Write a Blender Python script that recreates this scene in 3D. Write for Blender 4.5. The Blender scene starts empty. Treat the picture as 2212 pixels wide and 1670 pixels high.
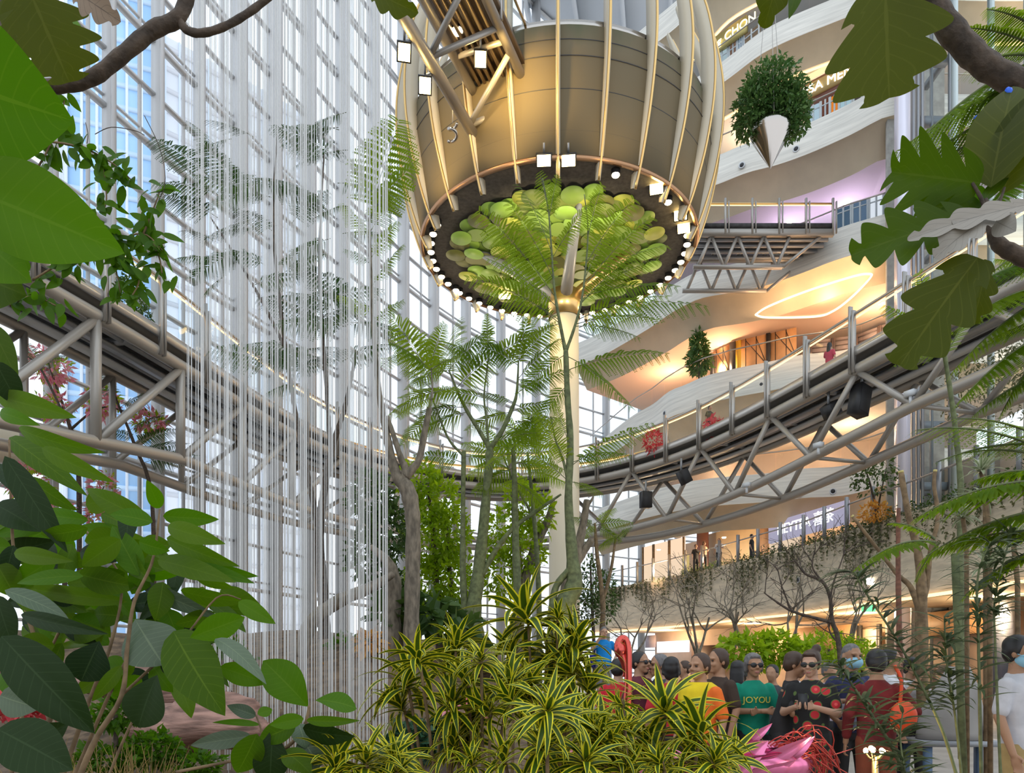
import bpy, math, random
import numpy as np
from mathutils import Vector, Matrix

C = bpy.context.scene.collection
SC = bpy.context.scene
F, CX, HY, EYE = 1580.0, 1106.0, 1440.0, 1.6
PI = math.pi


def P(px, py, d):
    """a pixel of the 2212x1670 photo at a depth, as a point of the place"""
    return np.array(((px - CX) / F * d, d, EYE + (HY - py) / F * d))


def PZ(px, py, z):
    """a pixel known to lie at height z"""
    return P(px, py, (z - EYE) * F / (HY - py))


def vec(*a):
    return np.array(a, float)


def unit(v):
    v = np.asarray(v, float)
    n = np.linalg.norm(v)
    return v / n if n > 1e-9 else np.array((0., 0., 1.))


class MB:
    """collects pieces of geometry and links them as ONE mesh object"""

    def __init__(s):
        s.v, s.q, s.t, s.n, s.a, s.cnt = [], [], [], [], [], 0
        s.ng = []

    def add(s, v, quads=None, tris=None, ngons=None, luv=None):
        v = np.asarray(v, float).reshape(-1, 3)
        o = s.cnt
        s.v.append(v)
        s.a.append(np.zeros((len(v), 3)) if luv is None else np.asarray(luv, float))
        if quads is not None and len(quads):
            s.q.append(np.asarray(quads, int) + o)
        if tris is not None and len(tris):
            s.t.append(np.asarray(tris, int) + o)
        for g in ngons or ():
            s.ng.append([i + o for i in g])
        s.cnt += len(v)
        return s

    def box(s, c, size, rz=0.0, M=None):
        x, y, z = [k / 2 for k in size]
        v = np.array([(-x, -y, -z), (x, -y, -z), (x, y, -z), (-x, y, -z), (-x, -y, z), (x, -y, z), (x, y, z), (-x, y, z)])
        if rz:
            a = np.array(((math.cos(rz), -math.sin(rz), 0), (math.sin(rz), math.cos(rz), 0), (0, 0, 1)))
            v = v @ a.T
        if M is not None:
            v = v @ np.asarray(M).T
        return s.add(v + np.asarray(c), [(0, 3, 2, 1), (4, 5, 6, 7), (0, 1, 5, 4), (1, 2, 6, 5), (2, 3, 7, 6), (3, 0, 4, 7)])

    def bar(s, a, b, w, h, up=(0, 0, 1)):
        """a rectangular bar from a to b; w across, h along up"""
        a, b = np.asarray(a, float), np.asarray(b, float)
        d = unit(b - a)
        up = np.asarray(up, float)
        r = np.cross(d, up)
        if np.linalg.norm(r) < 1e-5:
            r = np.cross(d, (1, 0, 0))
        r = unit(r)
        u = np.cross(r, d)
        v = []
        for p in (a, b):
            for i, j in ((-1, -1), (1, -1), (1, 1), (-1, 1)):
                v.append(p + r * i * w / 2 + u * j * h / 2)
        return s.add(v, [(3, 2, 1, 0), (4, 5, 6, 7), (0, 1, 5, 4), (1, 2, 6, 5), (2, 3, 7, 6), (3, 0, 4, 7)])

    def tube(s, pts, r, n=8, cap=True):
        pts = np.asarray(pts, float)
        m = len(pts)
        r = np.full(m, float(r)) if np.isscalar(r) else np.asarray(r, float)
        tan = np.gradient(pts, axis=0)
        tan /= np.maximum(np.linalg.norm(tan, axis=1)[:, None], 1e-9)
        ref = np.array((0, 0, 1.)) if abs(tan[0][2]) < 0.9 else np.array((1., 0, 0))
        V = []
        u = unit(np.cross(tan[0], ref))
        ang = np.arange(n) * 2 * PI / n
        for i in range(m):
            u = unit(u - tan[i] * np.dot(u, tan[i]))
            w = np.cross(tan[i], u)
            V.append(pts[i] + r[i] * (np.cos(ang)[:, None] * u + np.sin(ang)[:, None] * w))
        V = np.concatenate(V)
        i, j = np.meshgrid(np.arange(m - 1), np.arange(n), indexing='ij')
        k = (j + 1) % n
        q = np.stack((i * n + j, i * n + k, (i + 1) * n + k, (i + 1) * n + j), -1).reshape(-1, 4)
        ng = [list(range(n))[::-1], list(range((m - 1) * n, m * n))] if cap else None
        return s.add(V, q, ngons=ng)

    def lathe(s, prof, n=32, c=(0, 0, 0), a0=0.0, a1=2 * PI, sx=1.0, sy=1.0):
        prof = np.asarray(prof, float)
        full = abs(a1 - a0 - 2 * PI) < 1e-6
        k = n if full else n + 1
        ang = a0 + (a1 - a0) * np.arange(k) / n
        m = len(prof)
        V = np.stack((prof[:, 0][:, None] * np.cos(ang) * sx, prof[:, 0][:, None] * np.sin(ang) * sy, np.repeat(prof[:, 1][:, None], k, 1)), -1).reshape(-1, 3)
        i, j = np.meshgrid(np.arange(m - 1), np.arange(n), indexing='ij')
        j2 = (j + 1) % k
        q = np.stack((i * k + j, i * k + j2, (i + 1) * k + j2, (i + 1) * k + j), -1).reshape(-1, 4)
        return s.add(V + np.asarray(c), q)

    def ell(s, c, r, n=12, m=8, R=None):
        th = np.linspace(0, PI, m + 1)
        V = []
        for t in th:
            a = np.arange(n) * 2 * PI / n
            V.append(np.stack((np.sin(t) * np.cos(a), np.sin(t) * np.sin(a), np.full(n, np.cos(t))), -1))
        V = np.concatenate(V) * np.asarray(r)
        if R is not None:
            V = V @ np.asarray(R).T
        i, j = np.meshgrid(np.arange(m), np.arange(n), indexing='ij')
        k = (j + 1) % n
        q = np.stack((i * n + j, (i + 1) * n + j, (i + 1) * n + k, i * n + k), -1).reshape(-1, 4)
        return s.add(V + np.asarray(c), q)

    def strip(s, A, B, luv=None):
        A, B = np.asarray(A, float), np.asarray(B, float)
        n = len(A)
        i = np.arange(n - 1)
        return s.add(np.concatenate((A, B)), np.stack((i, i + 1, n + i + 1, n + i), -1))

    def sweep(s, rails, close=False):
        """rails: list of polylines (same length); skins between successive rails"""
        R = np.asarray(rails, float)
        m, n = R.shape[:2]
        i, j = np.meshgrid(np.arange(m if close else m - 1), np.arange(n - 1), indexing='ij')
        i2 = (i + 1) % m
        return s.add(R.reshape(-1, 3), np.stack((i * n + j, i * n + j + 1, i2 * n + j + 1, i2 * n + j), -1).reshape(-1, 4))

    def prism(s, poly, z0, z1):
        poly = np.asarray(poly, float)
        n = len(poly)
        v = np.concatenate((np.c_[poly, np.full(n, z0)], np.c_[poly, np.full(n, z1)]))
        q = [(i, (i + 1) % n, n + (i + 1) % n, n + i) for i in range(n)]
        return s.add(v, q, ngons=[list(range(n))[::-1], list(range(n, 2 * n))])

    def mesh(s, name, mat=None, smooth=False):
        me = bpy.data.meshes.new(name)
        if not s.v:
            return me
        V = np.concatenate(s.v).astype(np.float32)
        A = np.concatenate(s.a).astype(np.float32)
        loops, starts, tot = [], [], 0
        for arr, k in ((s.q, 4), (s.t, 3)):
            if arr:
                a = np.concatenate(arr)
                loops.append(a.reshape(-1))
                starts.append(tot + k * np.arange(len(a)))
                tot += k * len(a)
        for g in s.ng:
            loops.append(np.array(g))
            starts.append(np.array([tot]))
            tot += len(g)
        L = np.concatenate(loops).astype(np.int32)
        S = np.concatenate(starts).astype(np.int32)
        me.vertices.add(len(V))
        me.vertices.foreach_set('co', V.ravel())
        me.loops.add(len(L))
        me.loops.foreach_set('vertex_index', L)
        me.polygons.add(len(S))
        me.polygons.foreach_set('loop_start', S)
        if smooth:
            me.polygons.foreach_set('use_smooth', np.ones(len(S), bool))
        if np.any(A):
            at = me.attributes.new('luv', 'FLOAT_VECTOR', 'POINT')
            at.data.foreach_set('vector', A.ravel())
        me.update(calc_edges=True)
        me.validate()
        if mat:
            me.materials.append(mat)
        return me

    def build(s, name, mat, parent=None, smooth=False):
        o = bpy.data.objects.new(name, s.mesh(name, mat, smooth))
        C.objects.link(o)
        if parent is not None:
            o.parent = parent
            o.matrix_parent_inverse = parent.matrix_basis.inverted()
        return o


def tag(o, label, cat, group=None, kind=None):
    o['label'] = label
    o['category'] = cat
    if group:
        o['group'] = group
    if kind:
        o['kind'] = kind
    return o


def thing(name, label, cat, loc=(0, 0, 0), group=None, kind=None):
    o = bpy.data.objects.new(name, None)
    C.objects.link(o)
    o.location = Vector([float(k) for k in loc])
    o.empty_display_size = 0.1
    return tag(o, label, cat, group, kind)


def struct(name, mb, m, label=None, smooth=False):
    o = mb.build(name, m, None, smooth)
    o['kind'] = 'structure'
    if label:
        o['label'] = label
    return o


def dup(root, loc, label=None, rz=None):
    """a copy of a thing with copies of its parts and sub-parts"""
    r = root.copy()
    C.objects.link(r)
    r.location = Vector([float(k) for k in loc])
    if rz is not None:
        r.rotation_euler = (0, 0, rz)
    if label:
        r['label'] = label
    for ch in root.children:
        c = ch.copy()
        C.objects.link(c)
        c.parent = r
        c.matrix_parent_inverse = ch.matrix_parent_inverse.copy()
        for g in ch.children:
            d = g.copy()
            C.objects.link(d)
            d.parent = c
            d.matrix_parent_inverse = g.matrix_parent_inverse.copy()
    return r


def spline(pts, n, closed=False):
    """Catmull-Rom through pts, n samples in all"""
    p = np.asarray(pts, float)
    m = len(p)
    t = np.linspace(0, m - 1, n)
    i = np.clip(t.astype(int), 0, m - 2)
    f = (t - i)[:, None]
    g = lambda k: p[np.clip(k, 0, m - 1)]
    p0, p1, p2, p3 = g(i - 1), g(i), g(i + 1), g(i + 2)
    return 0.5 * (2 * p1 + (p2 - p0) * f + (2 * p0 - 5 * p1 + 4 * p2 - p3) * f ** 2 + (3 * p1 - p0 - 3 * p2 + p3) * f ** 3)


def resample(pts, step):
    p = np.asarray(pts, float)
    d = np.r_[0, np.cumsum(np.linalg.norm(np.diff(p, axis=0), axis=1))]
    n = max(2, int(round(d[-1] / step)) + 1)
    s = np.linspace(0, d[-1], n)
    return np.stack([np.interp(s, d, p[:, k]) for k in range(p.shape[1])], -1)


# ---------------------------------------------------------------- materials
def nt(m):
    m.use_nodes = True
    return m.node_tree.nodes, m.node_tree.links


def mat(name, col, rough=0.6, metal=0.0, noise=0.0, scale=3.0, bump=0.0, spec=0.5, col2=None, emit=None, es=0.0, coat=0.0, stretch=None):
    m = bpy.data.materials.new(name)
    n, l = nt(m)
    b = n['Principled BSDF']
    b.inputs['Base Color'].default_value = (*col, 1)
    b.inputs['Roughness'].default_value = rough
    b.inputs['Metallic'].default_value = metal
    b.inputs['Specular IOR Level'].default_value = spec
    if coat:
        b.inputs['Coat Weight'].default_value = coat
    if emit:
        b.inputs['Emission Color'].default_value = (*emit, 1)
        b.inputs['Emission Strength'].default_value = es
    if noise or bump or col2:
        tc = n.new('ShaderNodeTexCoord')
        mp = n.new('ShaderNodeMapping')
        if stretch:
            mp.inputs['Scale'].default_value = stretch
        l.new(tc.outputs['Object'], mp.inputs['Vector'])
        tx = n.new('ShaderNodeTexNoise')
        tx.inputs['Scale'].default_value = scale
        tx.inputs['Detail'].default_value = 5
        l.new(mp.outputs['Vector'], tx.inputs['Vector'])
        if noise or col2:
            rp = n.new('ShaderNodeValToRGB')
            c2 = col2 or tuple(max(0, k * (1 - noise)) for k in col)
            c1 = col if col2 else tuple(min(1, k * (1 + noise * .5)) for k in col)
            rp.color_ramp.elements[0].color = (*c2, 1)
            rp.color_ramp.elements[1].color = (*c1, 1)
            rp.color_ramp.elements[0].position = .35
            rp.color_ramp.elements[1].position = .65
            l.new(tx.outputs['Fac'], rp.inputs['Fac'])
            l.new(rp.outputs['Color'], b.inputs['Base Color'])
        if bump:
            bp = n.new('ShaderNodeBump')
            bp.inputs['Strength'].default_value = bump
            bp.inputs['Distance'].default_value = .03
            l.new(tx.outputs['Fac'], bp.inputs['Height'])
            l.new(bp.outputs['Normal'], b.inputs['Normal'])
    return m


def emis(name, col, s):
    m = bpy.data.materials.new(name)
    n, l = nt(m)
    n.remove(n['Principled BSDF'])
    e = n.new('ShaderNodeEmission')
    e.inputs['Color'].default_value = (*col, 1)
    e.inputs['Strength'].default_value = s
    l.new(e.outputs[0], n['Material Output'].inputs['Surface'])
    return m


def glass(name, tint=(.93, .97, .97), refl=.1):
    m = bpy.data.materials.new(name)
    n, l = nt(m)
    n.remove(n['Principled BSDF'])
    t = n.new('ShaderNodeBsdfTransparent')
    t.inputs['Color'].default_value = (*tint, 1)
    g = n.new('ShaderNodeBsdfGlossy')
    g.inputs['Roughness'].default_value = .03
    lw = n.new('ShaderNodeLayerWeight')
    lw.inputs['Blend'].default_value = refl
    mx = n.new('ShaderNodeMixShader')
    l.new(lw.outputs['Fresnel'], mx.inputs['Fac'])
    l.new(t.outputs[0], mx.inputs[1])
    l.new(g.outputs[0], mx.inputs[2])
    l.new(mx.outputs[0], n['Material Output'].inputs['Surface'])
    return m


def leafmat(name, c1, c2, vein=None, edge=None, trans=.4, rough=.45, side=9.0, spots=None, tcol=None, edge_at=.52, spec=.4, under=None):
    """leaf: luv = (across -1..1, along 0..1, random per leaf)"""
    m = bpy.data.materials.new(name)
    n, l = nt(m)
    b = n['Principled BSDF']
    b.inputs['Roughness'].default_value = rough
    b.inputs['Specular IOR Level'].default_value = spec
    at = n.new('ShaderNodeAttribute')
    at.attribute_name = 'luv'
    sp = n.new('ShaderNodeSeparateXYZ')
    l.new(at.outputs['Vector'], sp.inputs[0])

    def mth(op, a, bb=None, c=None):
        k = n.new('ShaderNodeMath')
        k.operation = op
        for i, x in enumerate((a, bb, c)):
            if x is None:
                continue
            if isinstance(x, (int, float)):
                k.inputs[i].default_value = x
            else:
                l.new(x, k.inputs[i])
        return k.outputs[0]

    def mix(f, a, bb):
        k = n.new('ShaderNodeMix')
        k.data_type = 'RGBA'
        l.new(f, k.inputs['Factor'])
        for s_, x in (('A', a), ('B', bb)):
            i = [q for q in k.inputs if q.name == s_ and q.type == 'RGBA'][0]
            if isinstance(x, tuple):
                i.default_value = (*x, 1)
            else:
                l.new(x, i)
        return [q for q in k.outputs if q.type == 'RGBA'][0]

    au = mth('ABSOLUTE', sp.outputs[0])
    col = mix(sp.outputs[2], c1, c2)
    if vein:
        mid = mth('LESS_THAN', au, .035)
        fr = mth('FRACT', mth('SUBTRACT', mth('MULTIPLY', sp.outputs[1], side), mth('MULTIPLY', au, 1.6)))
        sv = mth('MULTIPLY', mth('LESS_THAN', fr, .1), .55)
        col = mix(mth('MAXIMUM', mid, sv), col, vein)
    if edge:
        col = mix(mth('GREATER_THAN', au, edge_at), col, edge)
    if spots:
        tc = n.new('ShaderNodeTexCoord')
        tx = n.new('ShaderNodeTexNoise')
        tx.inputs['Scale'].default_value = 14
        l.new(tc.outputs['Object'], tx.inputs['Vector'])
        col = mix(mth('MULTIPLY', mth('GREATER_THAN', tx.outputs['Fac'], .62), .7), col, spots)
    l.new(col, b.inputs['Base Color'])
    tr = n.new('ShaderNodeBsdfTranslucent')
    if tcol:
        k = mix(sp.outputs[2], tcol, tuple(min(1, q * 1.15) for q in tcol))
        l.new(k, tr.inputs['Color'])
    else:
        l.new(col, tr.inputs['Color'])
    mx = n.new('ShaderNodeMixShader')
    mx.inputs['Fac'].default_value = trans
    l.new(b.outputs[0], mx.inputs[1])
    l.new(tr.outputs[0], mx.inputs[2])
    l.new(mx.outputs[0], n['Material Output'].inputs['Surface'])
    return m


def text_mesh(s, size, depth, name='lettering'):
    cu = bpy.data.curves.new(name, 'FONT')
    cu.body = s
    cu.size = size
    cu.extrude = depth
    cu.align_x = 'CENTER'
    cu.align_y = 'CENTER'
    ob = bpy.data.objects.new(name, cu)
    C.objects.link(ob)
    dg = bpy.context.evaluated_depsgraph_get()
    me = bpy.data.meshes.new_from_object(ob.evaluated_get(dg))
    bpy.data.objects.remove(ob)
    bpy.data.curves.remove(cu)
    return me


def text_obj(s, size, depth, m, parent, loc, xdir, name='lettering', up=(0, 0, 1)):
    me = text_mesh(s, size, depth, name)
    me.materials.clear()
    me.materials.append(m)
    o = bpy.data.objects.new(name, me)
    C.objects.link(o)
    x = unit(xdir)
    z = unit(np.cross(x, up))
    y = np.cross(z, x)
    M = Matrix(((x[0], y[0], z[0], loc[0]), (x[1], y[1], z[1], loc[1]), (x[2], y[2], z[2], loc[2]), (0, 0, 0, 1)))
    o.parent = parent
    o.matrix_parent_inverse = parent.matrix_basis.inverted() if parent else Matrix()
    o.matrix_basis = M
    return o


def spot(name, loc, aim, energy, col, angle=70, blend=.6, size=.15):
    li = bpy.data.lights.new(name, 'SPOT')
    li.energy = energy
    li.color = col
    li.spot_size = math.radians(angle)
    li.spot_blend = blend
    li.shadow_soft_size = size
    o = bpy.data.objects.new(name, li)
    C.objects.link(o)
    o.location = Vector([float(k) for k in loc])
    o.rotation_euler = (Vector([float(k) for k in aim]) - o.location).to_track_quat('-Z', 'Y').to_euler()
    return o


def point(name, loc, energy, col, size=.2):
    li = bpy.data.lights.new(name, 'POINT')
    li.energy = energy
    li.color = col
    li.shadow_soft_size = size
    o = bpy.data.objects.new(name, li)
    C.objects.link(o)
    o.location = Vector([float(k) for k in loc])
    return o


rng = np.random.default_rng(7)
random.seed(7)

# ------------------------------------------------------------ camera, sky
cam = bpy.data.cameras.new('camera')
cam.sensor_width = 36
cam.lens = 36 * F / 2212
cam.shift_y = (HY - 835) / 2212
cam.clip_end = 600
cam.clip_start = .05
co = bpy.data.objects.new('camera', cam)
C.objects.link(co)
co.location = (0, 0, EYE)
co.rotation_euler = (PI / 2, 0, 0)
SC.camera = co
SC.view_settings.view_transform = 'Standard'
SC.view_settings.look = 'None'
SC.view_settings.gamma = 1
SC.view_settings.exposure = 0.36
SC.view_settings.use_curve_mapping = False
cy = SC.cycles
cy.max_bounces = 6
cy.diffuse_bounces = 3
cy.glossy_bounces = 3
cy.transmission_bounces = 4
cy.transparent_max_bounces = 12
cy.use_adaptive_sampling = True
cy.adaptive_threshold = .03
cy.use_denoising = True
cy.sample_clamp_indirect = 4
cy.caustics_reflective = False
cy.caustics_refractive = False

W = bpy.data.worlds.new('sky')
SC.world = W
W.use_nodes = True
wn, wl = W.node_tree.nodes, W.node_tree.links
bg = wn['Background']
tc = wn.new('ShaderNodeTexCoord')
sx = wn.new('ShaderNodeSeparateXYZ')
wl.new(tc.outputs['Generated'], sx.inputs[0])
rp = wn.new('ShaderNodeValToRGB')
rp.color_ramp.elements[0].position = 0.0
rp.color_ramp.elements[0].color = (.88, .93, 1, 1)
rp.color_ramp.elements[1].position = .9
rp.color_ramp.elements[1].color = (.8, .9, 1, 1)
wl.new(sx.outputs['Z'], rp.inputs['Fac'])
wl.new(rp.outputs['Color'], bg.inputs['Color'])
bg.inputs['Strength'].default_value = 1.15

# ------------------------------------------------------------ shared materials
M = {}
M['white_steel'] = mat('white_steel', (.62, .64, .66), .45)
M['mullion'] = mat('mullion_paint', (.56, .56, .56), .4)
M['concrete'] = mat('board_concrete', (.70, .59, .43), .8, noise=.18, scale=1.2, bump=.15, stretch=(1, 1, 6))
M['fascia'] = mat('pale_board_fascia', (.72, .69, .62), .6, noise=.15, scale=.8, bump=.1, stretch=(.6, .6, 14))
M['beige'] = mat('beige_panel', (.60, .51, .37), .6, noise=.08, scale=1)
M['soffit'] = mat('white_ceiling', (.78, .70, .64), .7)
M['steel'] = mat('satin_steel', (.42, .40, .37), .38, metal=.75)
M['tube'] = mat('painted_tube_steel', (.40, .37, .33), .38, metal=.35)
M['grey_steel'] = mat('grey_steel', (.34, .35, .37), .4, metal=.4)
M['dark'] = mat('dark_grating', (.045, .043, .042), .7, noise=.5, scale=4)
M['black'] = mat('black_plastic', (.02, .02, .022), .5)
M['glass'] = glass('clear_glass')
M['rail_glass'] = glass('rail_glass', (.9, .95, .96), .14)
M['chrome'] = mat('polished_chrome', (.50, .46, .42), .16, metal=1)
M['gold'] = mat('brass', (.75, .50, .2), .28, metal=.9)
M['cream'] = mat('cream_paint', (.68, .61, .46), .5)
M['lamp'] = emis('warm_lamp', (1, .80, .48), 14)
M['flood'] = emis('flood_lens', (1, .70, .24), 30)
M['led'] = emis('led_strip', (1, .62, .28), 2.2)
M['cove'] = emis('cove_light', (1, .72, .42), 2.2)
M['soil'] = mat('soil', (.15, .10, .06), .95, noise=.5, scale=6, bump=.6)
M['floor'] = mat('stone_floor', (.30, .26, .22), .35, noise=.15, scale=2)
M['bark'] = mat('grey_bark', (.20, .165, .12), .9, noise=.45, scale=14, bump=.6, stretch=(1, 1, .4))
M['greenbark'] = mat('green_bark', (.13, .15, .06), .75, noise=.4, scale=12, bump=.3)
M['darkbark'] = mat('dark_bark', (.085, .06, .042), .85, noise=.5, scale=20, bump=.6)
M['tanbark'] = mat('tan_bark', (.22, .145, .075), .85, noise=.4, scale=14, bump=.4)
# ------------------------------------------------------------ ground
g = MB().box((10, 40, -.15), (120, 120, .3))
struct('floor', g, M['floor'])

# ------------------------------------------------------------ glass wall on the left and at the back
FAC = spline([(-23.5, -2), (-20.6, 12), (-18.2, 19), (-15.4, 27), (-11.3, 39), (-5.6, 51.7), (.6, 60), (7, 66), (15, 71), (26, 75)], 300)
_d = np.r_[0, np.cumsum(np.linalg.norm(np.diff(FAC, axis=0), axis=1))]
_s, _q = [0.0], 0.0
while _q < _d[-1] - 3:
    _q += 2.35 if _q < 34 else min(4.4, 2.35 + (_q - 34) * .07)
    _s.append(_q)
FAC = np.stack([np.interp(_s, _d, FAC[:, k]) for k in (0, 1)], -1)
TOPZ = 57.0
pane_m = glass('facade_glass', (.95, .975, 1), .07)
for i in range(len(FAC) - 1):
    a, b = FAC[i], FAC[i + 1]
    t = unit(np.r_[b - a, 0])
    nin = np.array((t[1], -t[0], 0))
    ang = math.atan2(t[1], t[0])
    base = np.r_[a, 0]
    wc = 1.0 if i < 16 else 1.5
    mb = MB().box(base + nin * .24 * wc + (0, 0, TOPZ / 2), (.14 * wc, .48 * wc, TOPZ), ang)
    mb.box(base + nin * .5 * wc + (0, 0, TOPZ / 2), (.2 * wc, .06, TOPZ), ang)
    o = struct('trim_%d' % (i + 1), mb, M['mullion'])
    w = thing('window_%d' % (i + 1), 'tall glazed bay of the curtain wall', 'window')
    w['kind'] = 'structure'
    del w['category']
    del w['label']
    p0, p1 = np.r_[a, 0], np.r_[b, 0]
    fb = MB()
    z = 1.0
    k = 0
    while z < TOPZ:
        h = .1 if k % 2 else .16
        fb.bar(p0 + nin * .12 + (0, 0, z), p1 + nin * .12 + (0, 0, z), .22, h)
        if k % 2 == 0:
            fb.bar(p0 + nin * .06 + (0, 0, z + .42), p1 + nin * .06 + (0, 0, z + .42), .1, .08)
        z += 2.15
        k += 1
    mid = (p0 + p1) / 2
    fb.box(p0 + (p1 - p0) * .7 + nin * .05 + (0, 0, TOPZ / 2), (.07, .14, TOPZ), ang)
    fb.build('frame', M['mullion'], w)
    gb = MB().add([p0, p1, p1 + (0, 0, TOPZ), p0 + (0, 0, TOPZ)], [(0, 1, 2, 3)])
    gb.build('pane', pane_m, w)

# spandrel beam behind the left part of the walkway, one story up
sb = MB()
seg = FAC[5:13]
nrm = []
rails = []
for off, z in ((.75, 8.0), (1.0, 8.0), (1.2, 8.2), (1.2, 9.1), (.9, 9.2), (.55, 9.2), (.55, 8.0)):
    tt = np.gradient(seg, axis=0)
    tt /= np.linalg.norm(tt, axis=1)[:, None]
    nn = np.stack((tt[:, 1], -tt[:, 0]), -1)
    q = seg + nn * off
    rails.append(np.c_[q, np.full(len(q), z)])
sb.sweep(rails, True)
struct('trim_90', sb, M['cream'], smooth=False)

# white roof over the back of the hall
rb = MB().prism([(-8, 46), (34, 46), (34, 78), (20, 75), (7, 67), (0, 60)], TOPZ, TOPZ + .5)
for k in range(9):
    x = -2 + k * 4
    rb.bar((x, 46, TOPZ - .35), (x + 6, 74, TOPZ - .35), .35, .7)
struct('ceiling', rb, mat('roof_white', (.6, .63, .66), .6))

# ------------------------------------------------------------ balconies on the right
LV = {
    'A': (7.1, [(1285, 1277), (1310, 1272), (1417, 1253), (1481, 1240), (1560, 1222), (1660, 1198), (1727, 1182), (1856, 1140), (1950, 1112), (2050, 1080), (2212, 1025), (2420, 950)]),
    'B': (11.7, [(1265, 1110), (1360, 1075), (1440, 1051), (1530, 1034), (1650, 1023), (1740, 1012), (1830, 1005), (1960, 993)]),
    'C': (17.2, [(1270, 975), (1357, 905), (1409, 874), (1445, 846), (1481, 831), (1525, 812), (1589, 796), (1654, 783), (1735, 766), (1830, 755), (1960, 735)]),
    'D': (22.7, [(1240, 745), (1310, 712), (1400, 655), (1440, 625), (1471, 605), (1517, 583), (1590, 569), (1660, 552), (1740, 522), (1805, 495), (1882, 471), (1960, 432)]),
    'E': (28.2, [(1300, 455), (1400, 405), (1500, 356), (1560, 332), (1615, 309), (1680, 291), (1753, 263), (1835, 224), (1923, 178), (1960, 150)]),
    'F': (33.7, [(1340, 290), (1420, 222), (1470, 188), (1550, 140), (1589, 111), (1660, 59), (1786, 3), (1960, -76)]),
    'G': (39.2, [(1330, 110), (1400, 52), (1468, -5), (1500, -45), (1561, -110), (1700, -190), (1960, -300)]),
}
CUR = {}


def off2(cur, d):
    t = np.gradient(cur, axis=0)
    t /= np.linalg.norm(t, axis=1)[:, None]
    n = np.stack((-t[:, 1], t[:, 0]), -1)
    n *= np.sign(n @ np.array((1, .6)))[:, None]
    for _ in range(40):
        n[1:-1] = (n[:-2] + n[1:-1] * 2 + n[2:]) / 4
    n /= np.linalg.norm(n, axis=1)[:, None]
    return cur + n * d


def at3(cur, z):
    return np.c_[cur, np.full(len(cur), z)]


names = {'B': 'second_floor', 'C': 'third_floor', 'D': 'fourth_floor', 'E': 'fifth_floor', 'F': 'sixth_floor', 'G': 'top_floor'}
soff = {'B': mat('soffit_lower', (.72, .62, .48), .7), 'C': mat('soffit_cream', (.74, .66, .58), .7), 'D': mat('soffit_peach', (.86, .64, .50), .7),
        'E': mat('soffit_lilac', (.80, .70, .74), .7), 'F': mat('soffit_white', (.75, .70, .66), .7), 'G': mat('soffit_grey', (.66, .66, .68), .7)}
for k, (zt, px) in LV.items():
    if k != 'A':
        px = px[:-1] + [(x_, HY - (zt - EYE) * F / d_) for x_, d_ in ((1960, 33.8), (2090, 34), (2300, 34))]
    cur = np.array([PZ(x, y, zt)[:2] for x, y in px])
    cur = resample(spline(cur, 200), .5)
    CUR[k] = cur
    mb = MB()
    if k == 'A':
        mb.sweep([at3(cur, 4.1), at3(cur, zt), at3(off2(cur, .5), zt), at3(off2(cur, .5), 6.0), at3(off2(cur, 9), 6.0)])
        mb.sweep([at3(cur, 4.1), at3(off2(cur, 9), 4.1)])
        struct('wall_right', mb, M['concrete'])
        continue
    h1, h2 = (1.15, .8) if k == 'F' else (1.5, 1.15)
    mb.sweep([at3(cur, zt - h1), at3(cur, zt), at3(off2(cur, .4), zt), at3(off2(cur, .4), zt - .15), at3(off2(cur, 7.5), zt - .15)])
    s1 = struct(names[k] + '_slab', mb, M['fascia'], 'curved white board fascia and floor of a balcony')
    del s1['label']
    mb = MB().sweep([at3(cur, zt - h1), at3(off2(cur, .35), zt - h1 - .05), at3(off2(cur, 1.25), zt - h1 - h2)])
    struct(names[k] + '_soffit_edge', mb, M['beige'])
    mb = MB().sweep([at3(off2(cur, 1.25), zt - h1 - h2), at3(off2(cur, 1.5), zt - h1 - h2 + (1.6 if k == 'B' else 0)), at3(off2(cur, 7.5), zt - h1 - h2 + (1.6 if k == 'B' else .05))])
    struct('ceiling_%s' % names[k].split('_')[0], mb, soff[k])
    # warm led line under the edge
    if k in 'FG':
        pth = at3(off2(cur, 1.35), zt - h1 - h2 - .06)
        o = MB().tube(pth, .06, 5).build('led_strip', M['led'])
        tag(o, 'warm light strip running under the %s balcony edge' % names[k].replace('_', ' '), 'light strip')

# back walls of each level (shop fronts)
wallcol = {'A': ('lower shops', (.52, .40, .30)), 'B': ('first shops', (.55, .42, .34)), 'C': ('brown', (.50, .33, .24)), 'D': ('dark lilac', (.38, .33, .36)), 'E': ('red brown', (.20, .07, .04)), 'F': ('taupe', (.40, .33, .30)), 'G': ('grey', (.35, .35, .38))}
for k in 'ABCDEF':
    zt = LV[k][0] - .15 if k != 'A' else 6.0
    top = zt + 3.3 if k != 'A' else LV['B'][0] - 1.05
    cur = CUR[k]
    c2 = off2(cur, 6.5)
    mb = MB().sweep([at3(c2, zt), at3(c2, top)])
    struct('wall_shop_%s' % 'abcdef'['ABCDEF'.index(k)], mb, mat('shop_wall_' + k, wallcol[k][1], .6, noise=.15, scale=.6))
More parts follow.
